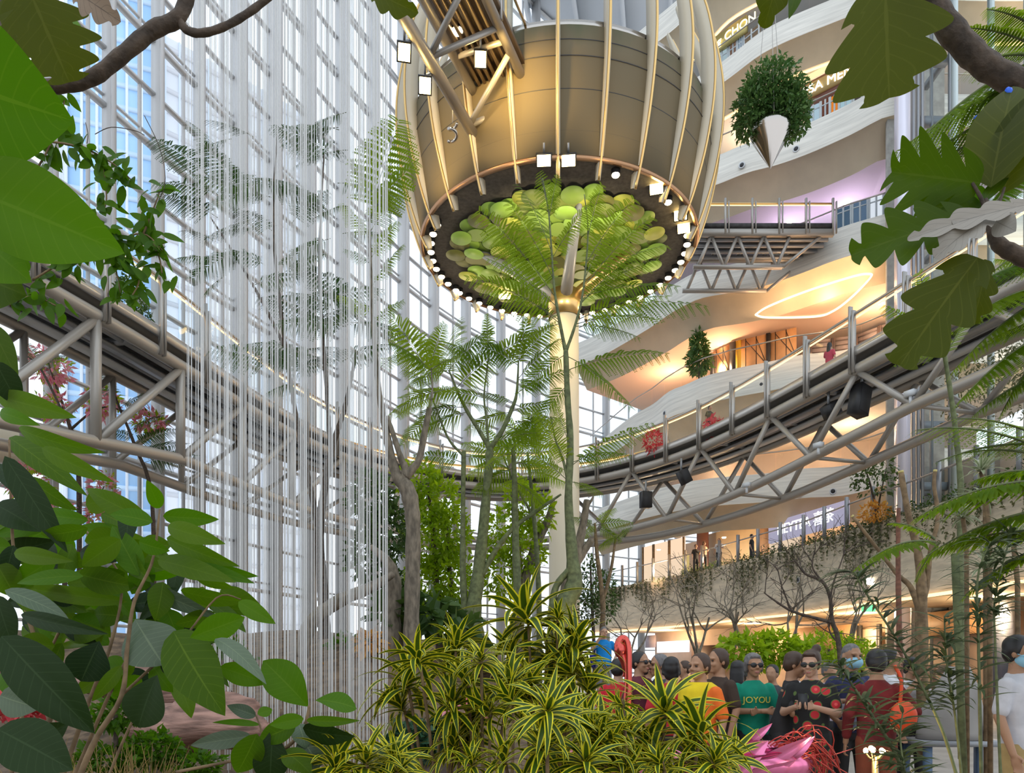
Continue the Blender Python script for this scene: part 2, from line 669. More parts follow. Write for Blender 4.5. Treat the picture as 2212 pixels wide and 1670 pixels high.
# shops below the planted wall
mb = MB().sweep([at3(off2(CUR['A'], 5), 0), at3(off2(CUR['A'], 5), 4.1)])
struct('wall_ground_shops', mb, mat('ground_shop_wall', (.55, .40, .28), .6, noise=.2, scale=.5))
mb = MB().tube(at3(off2(CUR['A'], -.12), 4.02), .06, 5)
tag(mb.build('led_strip', M['led']), 'orange light strip along the bottom of the planted concrete wall', 'light strip')
for i, (x, y, z) in enumerate(((1420, 1400, 3.7), (1640, 1390, 3.7), (1850, 1380, 3.7), (2080, 1370, 3.7))):
    q = off2(CUR['A'], 3)[int((i + .6) / 4.6 * len(CUR['A']))]
    point('shop_downlight', (q[0], q[1], 3.6), 330, (1, .68, .38), .15)

# glass balustrades with steel handrails
def balustrade(cur, z, label, h=1.1, step=1.6, posts=False, inset=.2, postcol=None):
    c = resample(off2(cur, inset), step)
    t = thing('glass_balustrade', label, 'railing', (c[0][0], c[0][1], z), 'balcony railings')
    for i in range(len(c) - 1):
        a, b = np.r_[c[i], z], np.r_[c[i + 1], z]
        d = (b - a) * .012
        MB().add([a + d, b - d, b - d + (0, 0, h - .1), a + d + (0, 0, h - .1)], [(0, 1, 2, 3)]).build('glass_panel', M['rail_glass'], t)
    MB().tube(at3(c, z + h), .035, 6).build('handrail', M['steel'], t, True)
    return t


balustrade(CUR['C'], 17.2, 'clear glass railing on the curved balcony above the ring walkway')
balustrade(CUR['D'], 22.7, 'glass railing on the balcony joined by the short truss bridge')
balustrade(CUR['E'], 28.2, 'glass railing on the balcony behind the hanging tree')
balustrade(CUR['F'], 33.7, 'glass railing on the balcony under the gold shop sign')
balustrade(CUR['B'], 11.7, 'glass railing on the beige balcony behind the ring walkway truss')

# recessed wall spots in the fascias
def ring_spot(p, nrm, label, r=.13):
    t = thing('wall_spotlight', label, 'light', p, 'round spotlights set in the balcony fronts')
    n = unit(nrm)
    u = unit(np.cross(n, (0, 0, 1)))
    R = np.stack((u, np.cross(n, u), n), -1)
    mb = MB()
    mb.lathe([(r, 0), (r * 1.5, .0), (r * 1.5, .05), (r, .05), (r, 0)], 14)
    v = mb.v[0] @ R.T + p
    MB().add(v, mb.q[0]).build('trim_ring', M['white_steel'], t)
    mb = MB().lathe([(0.001, .07), (r * .7, .07), (r, .02)], 14)
    MB().add(mb.v[0] @ R.T + p, mb.q[0]).build('lens', M['black'], t)


def on_fascia(k, px, py):
    """point of level k's vertical fascia seen at pixel px, py"""
    cur = CUR[k]
    sx_ = CX + cur[:, 0] / cur[:, 1] * F
    j = np.argmin(abs(sx_ - px))
    d = cur[j, 1]
    t = unit(np.r_[cur[min(j + 1, len(cur) - 1)] - cur[max(j - 1, 0)], 0])
    n = np.array((-t[1], t[0], 0))
    n = n if n @ np.array((-1, -.6, 0)) > 0 else -n
    return P(px, py, d) + n * .02, n, t


for k, px, py, w in (('E', 1603, 358, 'left of the hanging tree pot'), ('E', 1720, 323, 'right of the hanging tree pot'), ('C', 1437, 893, 'lower left of the third balcony front'), ('C', 1525, 859, 'middle of the third balcony front'),
                     ('C', 1645, 831, 'third balcony front right above the handrail'), ('B', 1542, 1090, 'beige balcony front left of the black speaker'), ('B', 1727, 1068, 'beige balcony front in the middle'), ('B', 1799, 1062, 'beige balcony front beside the small orange tree'),
                     ('A', 1470, 1302, 'planted wall above the green shrub'), ('A', 1726, 1253, 'planted wall over the twigs'), ('A', 1930, 1218, 'planted wall behind the cut trunks')):
    p, n, t = on_fascia(k, px, py)
    ring_spot(p, n, 'small dark round spotlight on the ' + w, .11 if k != 'A' else .1)
p, n, t = on_fascia('A', 1889, 1256)
o = MB().ell(p + n * .2, (.14, .14, .14)).build('globe_lamp', emis('white_globe', (1, .95, .85), 6), None, True)
tag(o, 'glowing white globe lamp on the planted wall at right', 'lamp')

# wood panels and doors on the third floor
cw = off2(CUR['C'], 3.2)
wood = mat('honey_wood', (.62, .33, .15), .45, noise=.15, scale=1.5)
yell = mat('yellow_panel', (.75, .45, .05), .5)


def wall_piece(k, x0, x1, z0, z1, inset, m, name, label, cat, thick=.12, yb=None):
    cur = off2(CUR[k], inset)
    sxx = CX + cur[:, 0] / cur[:, 1] * F
    o_ = np.argsort(sxx)
    a = np.array([np.interp(x0, sxx[o_], cur[o_, i]) for i in (0, 1)])
    b = np.array([np.interp(x1, sxx[o_], cur[o_, i]) for i in (0, 1)])
    d = unit(np.r_[b - a, 0])
    n = np.array((-d[1], d[0], 0))
    A, B = np.r_[a, 0], np.r_[b, 0]
    v = [A + (0, 0, z0), B + (0, 0, z0), B + (0, 0, z1), A + (0, 0, z1)]
    v = np.array(v + [q + n * thick for q in v])
    mb = MB().add(v, [(0, 1, 2, 3), (7, 6, 5, 4), (0, 4, 5, 1), (1, 5, 6, 2), (2, 6, 7, 3), (3, 7, 4, 0)])
    o = mb.build(name, m)
    if label:
        tag(o, label, cat)
    return o, A, B, n


zc = LV['C'][0] - .15
for j, (x0, x1, lab) in enumerate(((1540, 1576, 'honey wood panel left of the yellow strip on the third floor'), (1600, 1655, 'honey wood panel with diagonal lines on the third floor'), (1664, 1720, 'honey wood panel right of the dark door on the third floor'))):
    o, A, B, n = wall_piece('C', x0, x1, zc, zc + 2.9, 3.0, wood, 'wood_panel', lab, 'wall panel')
    mb = MB()
    L = np.linalg.norm(B - A)
    d = (B - A) / L
    for e in (.2, .62):
        mb.bar(A + d * L * e - n * .015 + (0, 0, zc), A + d * L * e - n * .015 + (0, 0, zc + 2.9), .03, .03)
        mb.bar(A + d * L * e - n * .015 + (0, 0, zc + 2.8), A + d * min(L, L * e + 1.2) - n * .015 + (0, 0, zc + 1.3), .03, .03)
        mb.bar(A + d * L * e - n * .015 + (0, 0, zc + .2), A + d * min(L, L * e + 1.2) - n * .015 + (0, 0, zc + 1.2), .03, .03)
    mb.build('joint', M['black'], o)
wall_piece('C', 1576, 1588, zc, zc + 2.9, 2.9, M['black'], 'door_frame', 'tall black door post left of the yellow strip', 'door post')
wall_piece('C', 1588, 1600, zc, zc + 2.9, 2.95, yell, 'yellow_panel', 'narrow yellow wall strip between wood panels', 'wall panel')
wall_piece('C', 1534, 1541, zc, zc + 2.7, 2.9, M['black'], 'door_frame', 'shorter black door post beside the small balcony tree', 'door post')
wall_piece('C', 1655, 1664, zc, zc + 2.9, 2.9, M['black'], 'door_frame', 'black door post right of the diagonal wood panel', 'door post')
for j, x in enumerate((1752, 1802, 1852, 1902)):
    o, A, B, n = wall_piece('C', x, x + 46, zc, zc + 2.5, 4.2, mat('louvre_%d' % j, (.42, .33, .32), .5), 'shop_window', ('first', 'second', 'third', 'fourth')[j] + ' louvred shop window from the wood panels on the third floor', 'shop window')
    mb = MB()
    for q in range(9):
        mb.bar(A - n * .02 + (0, 0, zc + .25 + q * .26), B - n * .02 + (0, 0, zc + .25 + q * .26), .04, .05)
    for e in (A, B):
        mb.bar(e - n * .03 + (0, 0, zc), e - n * .03 + (0, 0, zc + 2.5), .09, .09)
    mb.build('louvres', mat('louvre_dark_%d' % j, (.16, .11, .1), .5), o)

# bright cove in the peach ceiling of the third floor
zs = LV['D'][0] - 2.65 - .04
cove = [PZ(x, y, zs) for x, y in ((1632, 680), (1660, 686), (1760, 684), (1800, 672), (1840, 642), (1880, 600), (1876, 592), (1840, 598), (1740, 630), (1660, 662), (1632, 680))]
cove = spline(cove, 60)
t = tag(MB().tube(cove, .05, 6).build('cove_light', M['cove']), 'glowing leaf shaped light line in the peach ceiling', 'ceiling light')
for x, y in ((1690, 670), (1780, 655), (1850, 625)):
    q = PZ(x, y, zs - .35)
    point('cove_lamp', q, 90, (1, .6, .3), .25)
for k, pts in (('D', ((1450, 700), (1560, 650), (1900, 560))), ('E', ((1700, 420), (1830, 380))), ('C', ((1500, 930), (1700, 900), (1850, 880))), ('B', ((1420, 1120), (1560, 1120), (1700, 1128), (1850, 1118))), ('F', ((1620, 190), (1800, 110)))):
    for j, (x, y) in enumerate(pts):
        zz = LV[k][0] - (1.95 if k == 'F' else 2.65)
        c = off2(CUR[k], 3.4)
        sxx = CX + c[:, 0] / c[:, 1] * F
        q = c[np.argmin(abs(sxx - x))]
        col = {'E': (.85, .7, 1), 'D': (1, .62, .36), 'F': (1, .75, .5)}.get(k, (1, .68, .40))
        point('balcony_lamp', (q[0], q[1], zz - 1.3), {'D': 240, 'E': 80, 'C': 200, 'B': 360, 'F': 170}[k], col, .2)
        o = MB().lathe([(.001, zz - .03), (.1, zz - .03), (.13, zz + .02)], 12, (q[0], q[1], 0)).build('downlight', M['lamp'])
        tag(o, '%s small round downlight in the ceiling of the %s' % (('first', 'second', 'third', 'fourth')[j], {'D': 'third floor', 'E': 'fourth floor', 'C': 'second floor', 'B': 'planted terrace', 'F': 'fifth floor'}[k]), 'light', 'ceiling downlights')

# signs
def sign(k, x0, x1, z0, z1, inset, s, size, board, letter, label, dy=0):
    o, A, B, n = wall_piece(k, x0, x1, z0, z1, inset, board, 'shop_sign', label, 'sign', .2)
    c = (A + B) / 2 - n * .03 + (0, 0, (z0 + z1) / 2 + dy)
    text_obj(s, size, .02, letter, o, c, B - A)
    return o


sign('A', 1660, 1828, 8.35, 9.45, 2.6, 'HEYTEA 喜茶', .74, emis('lit_sign_band', (.55, .50, .66), .6), emis('lit_letters', (1, 1, 1), 1.5), 'white lit tea shop sign band above the planted wall')
o_, A_, B_, n_ = wall_piece('A', 1662, 1725, 6.0, 8.8, 3.3, emis('tea_shop_inside', (1, .72, .5), .7), 'tea_counter', 'warm lit counter opening under the tea shop sign', 'shop counter')
sign('F', 1538, 1612, 35.3, 36.2, 1.0, 'Bang CHON', .62, mat('gold_board', (.50, .40, .14), .35, metal=.5), emis('gold_letters', (1, .86, .45), 2.2), 'gold shop sign with bright lettering at top right')
wall_piece('E', 1722, 1880, 29.9, 31.45, 1.75, mat('redbrown_panel', (.17, .06, .035), .5), 'shop_wall_panel', 'red brown shop wall around the cream lettered sign', 'wall panel')
sign('E', 1742, 1835, 30.55, 31.25, 1.5, 'PSA MEN', .62, mat('ochre_board', (.45, .32, .12), .5), emis('cream_letters', (1, .93, .8), 2.4), 'brown shop sign with cream letters behind the hanging leaf')
o_, A_, B_, n_ = wall_piece('E', 1722, 1880, 31.5, 31.72, 1.6, emis('yellow_lit_band', (1, .8, .4), 1.0), 'light_band', 'yellow lit band above the brown shop sign', 'light band')

# glowing panels: shops plus railing glass reflections put into their colour
for k, pieces in (('E', ((1742, 1772, (.55, .72, .85), .6, 'pale blue shop and reflection panel left of the orange display on the fourth floor'), (1774, 1792, (.30, .10, .06), .35, 'dark red shop and reflection panel behind the hanging leaf on the fourth floor'), (1794, 1812, (.85, .25, .03), .7, 'orange display in the shop behind the hanging leaf'), (1814, 1840, (.50, .70, .80), .6, 'pale blue shop and reflection panel right of the orange display'), (1845, 1880, (.16, .13, .11), .35, 'dark shop and reflection panel near the lift on the fourth floor'))),
                  ('D', ((1806, 1838, (.10, .17, .26), .5, 'dark blue shop and reflection panel at the end of the short bridge'), (1842, 1874, (.14, .22, .34), .5, 'blue shop and reflection panel in the middle right of the short bridge'), (1878, 1908, (.75, .78, .85), .8, 'white glowing shop and reflection panel left of the lift shaft'), (1912, 1940, (.12, .25, .55), .5, 'bright blue shop and reflection panel beside the lift shaft'))),
                  ('F', ((1548, 1572, (.60, .75, .82), .5, 'pale shop and reflection panel below the gold shop sign'), (1576, 1592, (.35, .2, .14), .4, 'brown shop and reflection panel below the gold shop sign'), (1595, 1604, (.03, .14, .28), .5, 'narrow blue shop and reflection panel below the gold shop sign'), (1608, 1640, (.34, .24, .16), .4, 'tan shop and reflection panel right of the narrow blue one')))):
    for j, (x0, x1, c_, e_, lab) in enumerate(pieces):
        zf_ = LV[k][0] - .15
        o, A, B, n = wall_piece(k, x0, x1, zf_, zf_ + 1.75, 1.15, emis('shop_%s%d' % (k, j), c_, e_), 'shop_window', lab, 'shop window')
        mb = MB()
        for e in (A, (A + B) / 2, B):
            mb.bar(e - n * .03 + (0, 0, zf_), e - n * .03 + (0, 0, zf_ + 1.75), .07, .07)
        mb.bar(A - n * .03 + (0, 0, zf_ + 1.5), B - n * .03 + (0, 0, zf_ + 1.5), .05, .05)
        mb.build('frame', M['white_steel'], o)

# shop glass on the terrace under the beige balcony
for j, (x0, x1) in enumerate(((1345, 1378), (1380, 1412), (1414, 1446), (1448, 1478))):
    o, A, B, n = wall_piece('A', x0, x1, 6.0, 10.5, 4.0, emis('lit_shop_%d' % j, (1, .72, .50), .8), 'shop_window', ('far left', 'second', 'third', 'fourth')[j] + ' warm lit shop window on the planted terrace', 'shop window')
    mb = MB()
    for e in (A, B):
        mb.bar(e - n * .06 + (0, 0, 6), e - n * .06 + (0, 0, 10.5), .16, .1)
    mb.bar(A - n * .05 + (0, 0, 7.0), B - n * .05 + (0, 0, 7.0), .05, .05)
    mb.build('frame', M['tanbark'], o)
wall_piece('A', 1505, 1528, 6.0, 10.5, 3.8, mat('maroon_pillar', (.16, .07, .06), .5), 'pillar', 'dark maroon pillar behind the people on the terrace', 'pillar')
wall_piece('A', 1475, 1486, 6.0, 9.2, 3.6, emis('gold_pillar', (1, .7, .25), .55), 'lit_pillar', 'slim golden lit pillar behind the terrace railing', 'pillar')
wall_piece('A', 1530, 1640, 6.0, 10.4, 4.5, mat('pale_shop_wall', (.62, .52, .38), .6), 'shop_wall_panel', 'pale shop wall left of the tea shop', 'wall panel')
wall_piece('A', 1640, 1660, 6.0, 10.4, 3.6, mat('brown_pier', (.22, .14, .09), .6), 'pillar', 'brown pier at the left end of the tea shop sign', 'pillar')

# ------------------------------------------------------------ lift shaft
lt = thing('lift_shaft', 'tall steel and glass lift shaft at the right', 'lift', P(1990, 1440, 31.5) * (1, 1, 0))
d0 = 31.0
xl, xm, xr = [(x - CX) / F * d0 for x in (1949, 1985, 2050)]
HT = 36
MB().box((xl, d0, HT / 2), (.42, .5, HT)).build('corner_post', mat('pearl_white_panel', (.72, .70, .80), .25, metal=.2), lt)
mb = MB()
for x in (1975, 1985, 1994):
    mb.box(((x - CX) / F * d0, d0 + .1, HT / 2), (.1, .2, HT))
mb.build('guide_rail', M['grey_steel'], lt)
for x, dd in ((2018, .2), (2055, .0)):
    MB().box(((x - CX) / F * d0, d0 + dd, HT / 2), (.07 if x < 2050 else .2, .16, HT)).build('post', M['grey_steel'], lt)
MB().box(((2024 - CX) / F * d0 + .5, d0 + 2.6, HT / 2), (2.6, .2, HT)).build('back_wall', mat('shaft_concrete', (.36, .35, .32), .8, noise=.2), lt)
for k in range(14):
    z = 1.5 + k * 2.6
    mb = MB().box(((2022 - CX) / F * d0, d0 + .3, z), (1.3, .3, .32))
    mb.box(((2022 - CX) / F * d0 + .55, d0 + 1.0, z + .05), (.22, 1.6, .22))
    mb.build('ring_beam', mat('beam_grey', (.28, .29, .31), .5) if k == 0 else bpy.data.materials['beam_grey'], lt)
MB().add([((x - CX) / F * d0, d0 - .02, z) for x, z in ((2000, 0), (2052, 0), (2052, HT), (2000, HT))], [(0, 1, 2, 3)]).build('glass_pane', M['rail_glass'], lt)
# glazed side hall right of the lift
ht = thing('glazed_hall_front', 'tall glazed front right of the lift shaft', 'glass wall', P(2150, 1440, 33) * (1, 1, 0))
d1 = 30.2
for k in range(9):
    x = (2062 - CX) / F * d1 + k * 1.5
    MB().box((x, d1, HT / 2 + 3.05), (.12, .3, HT - 6.1)).build('mullion', mat('pale_green_steel', (.52, .60, .60), .35) if k == 0 else bpy.data.materials['pale_green_steel'], ht)
    MB().add([(x, d1, 6.1), (x + 1.5, d1, 6.1), (x + 1.5, d1, HT), (x, d1, HT)], [(0, 1, 2, 3)]).build('glass_pane', M['rail_glass'], ht)
for z in (10, 15.5, 21, 26.5, 32):
    point('hall_lamp', (23.5, d1 + 2.5, z), 90, (1, .75, .5), .2)

# ------------------------------------------------------------ buildings outside the glass
def tower(name, label, c, size, rz, base_col, line_col, floors, bays, shade=.6):
    t = thing(name, label, 'building', (c[0], c[1], 0))
    MB().box((c[0], c[1], size[2] / 2), size, rz).build('curtain_wall', mat(name + '_face', base_col, .25, spec=.5), t)
    mb = MB()
    R = np.array(((math.cos(rz), -math.sin(rz)), (math.sin(rz), math.cos(rz))))
    for i in range(floors):
        z = (i + .5) * size[2] / floors
        mb.box((c[0], c[1], z), (size[0] + .3, size[1] + .3, size[2] / floors * .22), rz)
    mb.build('floor_bands', mat(name + '_band', line_col, .5), t)
    mb = MB()
    for i in range(bays + 1):
        for s_ in (-1, 1):
            q = R @ np.array((-size[0] / 2 + i * size[0] / bays, s_ * (size[1] / 2 + .1)))
            mb.box((c[0] + q[0], c[1] + q[1], size[2] / 2), (.35, .35, size[2]), rz)
            q = R @ np.array((s_ * (size[0] / 2 + .1), -size[1] / 2 + i * size[1] / bays))
            mb.box((c[0] + q[0], c[1] + q[1], size[2] / 2), (.35, .35, size[2]), rz)
    mb.build('mullions', mat(name + '_mull', (.75, .82, .9), .4), t)


tower('glass_tower', 'blue glass tower seen outside through the left bays', (-57, 106), (11, 11, 130), .35, (.42, .66, .95), (.55, .72, .92), 42, 6)
tower('office_block', 'pale office block outside behind the string curtain', (-66, 150), (44, 20, 120), .75, (.86, .86, .88), (.66, .65, .66), 30, 16)
# ------------------------------------------------------------ column and bowl pavilion
BC = np.array((1.77, 28.3))
ZD = 17.66
RD = 5.25
cx_, cy_ = (1219 - CX) / F * 28.6, 28.6
ct = thing('column', 'tall round cream column that carries the bowl pavilion', 'column', (cx_, cy_, 0))
MB().lathe([(.62, 0), (.6, 6), (.56, 16.1), (.001, 16.1)], 32, (cx_, cy_, 0)).build('shaft', M['cream'], ct, True)
MB().lathe([(.60, 15.2), (.62, 15.2), (.62, 16.2), (.3, 16.25), (.001, 16.25)], 32, (cx_, cy_, 0)).build('collar', M['gold'], ct, True)
top = np.array((cx_, cy_, 16.1))
for e, m_ in (((BC[0] + .55, BC[1] - 3.2, ZD), 'grey_steel'), ((BC[0] + 3.0, BC[1] - .3, ZD), 'gold'), ((BC[0] - 3.2, BC[1] - .2, ZD), 'grey_steel'), ((BC[0] + .2, BC[1] + 3, ZD), 'steel')):
    e = np.array(e)
    MB().tube(np.array([top - (0, 0, .4), top + (e - top) * .5 + (0, 0, -.12), e]), [.26, .2, .15], 12).build('branch_strut', M[m_], ct, True)

bt = thing('bowl_pavilion', 'round concrete bowl with curved cream fins held up on the column', 'pavilion', (BC[0], BC[1], ZD))
b3 = (BC[0], BC[1], 0)
wallm = bpy.data.materials.new('bowl_concrete')
n_, l_ = nt(wallm)
b_ = n_['Principled BSDF']
b_.inputs['Roughness'].default_value = .75
tc_ = n_.new('ShaderNodeTexCoord')
s_ = n_.new('ShaderNodeSeparateXYZ')
l_.new(tc_.outputs['Object'], s_.inputs[0])
tx = n_.new('ShaderNodeTexNoise')
tx.inputs['Scale'].default_value = 1.6
tx.inputs['Detail'].default_value = 6
mp = n_.new('ShaderNodeMapping')
mp.inputs['Scale'].default_value = (1, 1, .35)
l_.new(tc_.outputs['Object'], mp.inputs[0])
l_.new(mp.outputs[0], tx.inputs['Vector'])
ma = n_.new('ShaderNodeMapRange')          # moss that creeps down from the rim
ma.inputs['From Min'].default_value = 2.3
ma.inputs['From Max'].default_value = 4.2
l_.new(s_.outputs['Z'], ma.inputs['Value'])
mu = n_.new('ShaderNodeMath')
mu.operation = 'MULTIPLY'
l_.new(ma.outputs[0], mu.inputs[0])
l_.new(tx.outputs['Fac'], mu.inputs[1])
rp_ = n_.new('ShaderNodeValToRGB')
rp_.color_ramp.elements[0].position = .25
rp_.color_ramp.elements[0].color = (.14, .11, .06, 1)
rp_.color_ramp.elements[1].position = .6
rp_.color_ramp.elements[1].color = (.07, .08, .035, 1)
l_.new(mu.outputs[0], rp_.inputs[0])
l_.new(rp_.outputs[0], b_.inputs['Base Color'])
mb = MB().lathe([(RD - .15, ZD + .0), (RD + .02, ZD + .05), (5.52, ZD + 1.5), (5.74, ZD + 2.8), (5.75, ZD + 3.75), (5.6, ZD + 3.8), (5.5, ZD + 3.4), (5.0, ZD + 3.3)], 96, b3)
mb.v[0] = mb.v[0]
w_ = mb.build('bowl_wall', wallm, bt, True)
w_.data.transform(Matrix.Translation((-BC[0], -BC[1], -ZD)))
w_.location = (BC[0], BC[1], ZD)
for z, r in ((ZD + .75, 5.38), (ZD + 1.9, 5.585), (ZD + 2.8, 5.75), (ZD + 3.3, 5.75)):
    MB().lathe([(r, z - .015), (r + .012, z), (r, z + .015)], 96, b3).build('board_joint', M['black'], bt)
MB().lathe([(RD + .0, ZD - .06), (RD + .06, ZD), (RD + .02, ZD + .08), (RD - .1, ZD + .02), (RD - .1, ZD - .05), (RD + .0, ZD - .06)], 96, b3).build('copper_rim', mat('copper_rim', (.42, .24, .13), .35, metal=.8), bt, True)
MB().lathe([(RD - .08, ZD), (3.0, ZD + .02), (.001, ZD + .02)], 96, b3).build('dark_underside', mat('charcoal_soffit', (.10, .09, .085), .75, noise=.3, scale=8), bt)
MB().lathe([(5.66, ZD + 3.8), (5.7, ZD + 3.95), (5.6, ZD + 3.95), (5.58, ZD + 3.8)], 96, b3).build('rim_rail', M['chrome'], bt)
FP = spline([(5.0, -.5), (5.4, .4), (5.85, 1.9), (6.12, 3.6), (6.1, 5.2), (5.75, 6.9), (5.05, 8.4), (4.55, 9.2)], 36)
WD = np.interp(np.linspace(0, 1, 36), [0, .1, .5, .8, 1], [.16, .34, .46, .36, .05])
fin_m = mat('fin_cream', (.58, .52, .40), .45)
for k in range(24):
    a = math.radians(-90 - 18.5 + 15 * k)
    if k in (20, 21, 22):
        pass
    u = np.array((math.cos(a), math.sin(a), 0))
    v = np.array((-math.sin(a), math.cos(a), 0))
    tn = np.gradient(FP, axis=0)
    tn /= np.linalg.norm(tn, axis=1)[:, None]
    nr = np.stack((tn[:, 1], -tn[:, 0]), -1)
    O = FP + nr * .0
    I = FP - nr * WD[:, None]
    rails = []
    for q, w in ((O, -.065), (O, .065), (I, .065), (I, -.065)):
        rails.append(np.array((BC[0], BC[1], ZD)) + q[:, :1] * u + q[:, 1:] * np.array((0, 0, 1)) + v * w)
    f = MB().sweep(rails, True).build('fin', fin_m, bt)
    e = np.array((BC[0], BC[1], ZD)) + (O + nr * .03)[:, :1] * u + (O + nr * .03)[:, 1:] * np.array((0, 0, 1))
    MB().tube(e[:-2], .045, 6).build('brass_edge', M['gold'], f, True)
# moss and creepers at the rim
rng_b = np.random.default_rng(5)

# green petals under the bowl
pm = [mat('petal_' + c_, k_, .5) for c_, k_ in (('lime', (.33, .55, .09)), ('yellow', (.50, .54, .09)), ('olive', (.17, .18, .04)), ('moss', (.20, .26, .06)), ('leaf', (.27, .42, .08)))]
cnt = 0
rest = [MB() for _ in pm]
pet_meshes = []
for i, m_ in enumerate(pm):
    pet_meshes.append(MB().lathe([(.001, .0), (.38, .0), (.38, .022), (.001, .022)], 26).mesh('petal', m_))
ring = [(3.75, 38), (3.3, 34), (2.85, 30), (2.4, 25), (1.95, 20), (1.45, 15), (.95, 10), (.4, 5)]
petals = []
for ri, (r, n) in enumerate(ring):
    for j in range(n):
        a = 2 * PI * (j + .5 * (ri % 2)) / n + rng_b.normal(0, .03)
        petals.append((r + rng_b.normal(0, .08), a, ZD - .12 - .045 * ri + rng_b.normal(0, .03) - .1 * (j % 2)))
cand = sorted(range(len(petals)), key=lambda i: (petals[i][0] < 2.2, i % 3 == 0))
big = set(cand[:100])
for i, (r, a, z) in enumerate(petals):
    c = int(rng_b.choice(5, p=(.2, .17, .27, .2, .16)))
    R = Matrix.Translation((BC[0] + r * math.cos(a), BC[1] + r * math.sin(a), z)) @ Matrix.Rotation(a, 4, 'Z') @ Matrix.Rotation(-.1 + rng_b.normal(0, .04), 4, 'Y') @ Matrix.Diagonal((1, .9 + rng_b.random() * .25, 1, 1))
    if i in big:
        o = bpy.data.objects.new('petal', pet_meshes[c])
        C.objects.link(o)
        o.parent = bt
        o.matrix_parent_inverse = bt.matrix_basis.inverted()
        o.matrix_basis = R
    else:
        me = pet_meshes[c]
        V = np.array([R @ v.co for v in me.vertices])
        rest[c].add(V, [tuple(p.vertices) for p in me.polygons if len(p.vertices) == 4])
allr = MB()
sl = bpy.data.meshes.new('petals')
vs, fs, mi = [], [], []
for c, r_ in enumerate(rest):
    if not r_.v:
        continue
    o0 = len(vs)
    V = np.concatenate(r_.v)
    vs.extend(V.tolist())
    for q in np.concatenate(r_.q):
        fs.append([int(k) + o0 for k in q])
        mi.append(c)
sl.from_pydata(vs, [], fs)
for m_ in pm:
    sl.materials.append(m_)
sl.polygons.foreach_set('material_index', mi)
o = bpy.data.objects.new('inner_petals', sl)
C.objects.link(o)
o.parent = bt
o.matrix_parent_inverse = bt.matrix_basis.inverted()
o['kind'] = 'stuff'

# lamps round the rim
def can_lamp(p, label, r=.13, m='lamp', grp='round lamps along the rim of the bowl', aim=(0, 0, -1)):
    t = thing('rim_lamp', label, 'lamp', p, grp)
    p = np.asarray(p, float)
    MB().lathe([(r * 1.15, -.02), (r * 1.15, .2), (.001, .2)], 14, p).build('housing', M['black'], t, True)
    MB().ell(p + (0, 0, -.02), (r, r, r * .55), 12, 6).build('lens', M[m], t, True)


def flood(p, label, aim, w=.5, h=.34, grp='square floodlights on the bowl and its bridge'):
    t = thing('floodlight', label, 'lamp', p, grp)
    p = np.asarray(p, float)
    d = unit(np.asarray(aim, float) - p)
    r = unit(np.cross(d, (0, 0, 1)))
    u = np.cross(r, d)
    R = np.stack((r, u, d), -1)
    MB().box(p - d * .1, (w + .08, h + .08, .2), M=R).build('housing', M['black'], t)
    MB().box(p + d * .01, (w, h, .03), M=R).build('lens', M['flood'], t)
    MB().bar(p - d * .1 + u * (h / 2 + .05), p - d * .1 + u * (h / 2 + .3), .06, .06, d).build('bracket', M['grey_steel'], t)


k = 0
word = ['left', 'far left', 'back left', 'back', 'back right', 'far right', 'right', 'front right', 'front', 'front left']
for adeg in np.arange(-212, 40, 7.0):
    a = math.radians(adeg)
    if -155 < adeg < -20:
        continue
    p = (BC[0] + 4.88 * math.cos(a), BC[1] + 4.88 * math.sin(a), ZD - .16)
    can_lamp(p, 'warm round lamp under the rim of the bowl pavilion')
for adeg in np.arange(40, 148, 7.0):
    a = math.radians(adeg)
    can_lamp((BC[0] + 4.88 * math.cos(a), BC[1] + 4.88 * math.sin(a), ZD - .16), 'warm round lamp under the rim of the bowl pavilion')
can_lamp(PZ(1330, 377, ZD - .15), 'warm round lamp alone under the front right rim of the bowl')
can_lamp(PZ(1443, 436, ZD - .15), 'warm round lamp between two square floodlights at the right rim')
camp = np.array((0, 0, EYE))
for x, y, lab in ((1175, 347, 'left one of the two bright square floodlights on the front rim of the bowl'), (1228, 347, 'right one of the two bright square floodlights on the front rim of the bowl'),
                  (1418, 408, 'tilted white floodlight on the front right rim of the bowl'), (1470, 465, 'upper one of two stacked floodlights at the right rim of the bowl'), (1477, 493, 'lower one of two stacked floodlights at the right rim of the bowl')):
    p = PZ(x, y, ZD - .1)
    flood(p, lab, np.array((0, 6, EYE)), .42, .3)
p = PZ(1090, 638, ZD - .2)
flood(p, 'bright floodlight at the back left rim under the bowl', np.array((0, 6, EYE)), .5, .3)
for a, e in ((-110, 420), (-70, 420), (20, 260), (150, 260), (70, 200)):
    a_ = math.radians(a)
    spot('rim_spot', (BC[0] + 4.7 * math.cos(a_), BC[1] + 4.7 * math.sin(a_), ZD - 2.2), (BC[0], BC[1], ZD), e * .7, (1, .82, .5), 120, .9, .2)
for a, e in ((-140, 230), (-110, 200), (-75, 90), (-40, 55), (-10, 50), (190, 120)):
    a_ = math.radians(a)
    spot('wall_wash', (BC[0] + 6.9 * math.cos(a_), BC[1] + 6.9 * math.sin(a_), ZD - .6), (BC[0] + 5 * math.cos(a_), BC[1] + 5 * math.sin(a_), ZD + 2.2), e, (1, .70, .30), 95, .9, .2)
spot('column_wash', (cx_ - 1.3, cy_ - 2, ZD - .6), (cx_, cy_, 9), 700, (1, .68, .32), 60, .8, .2)
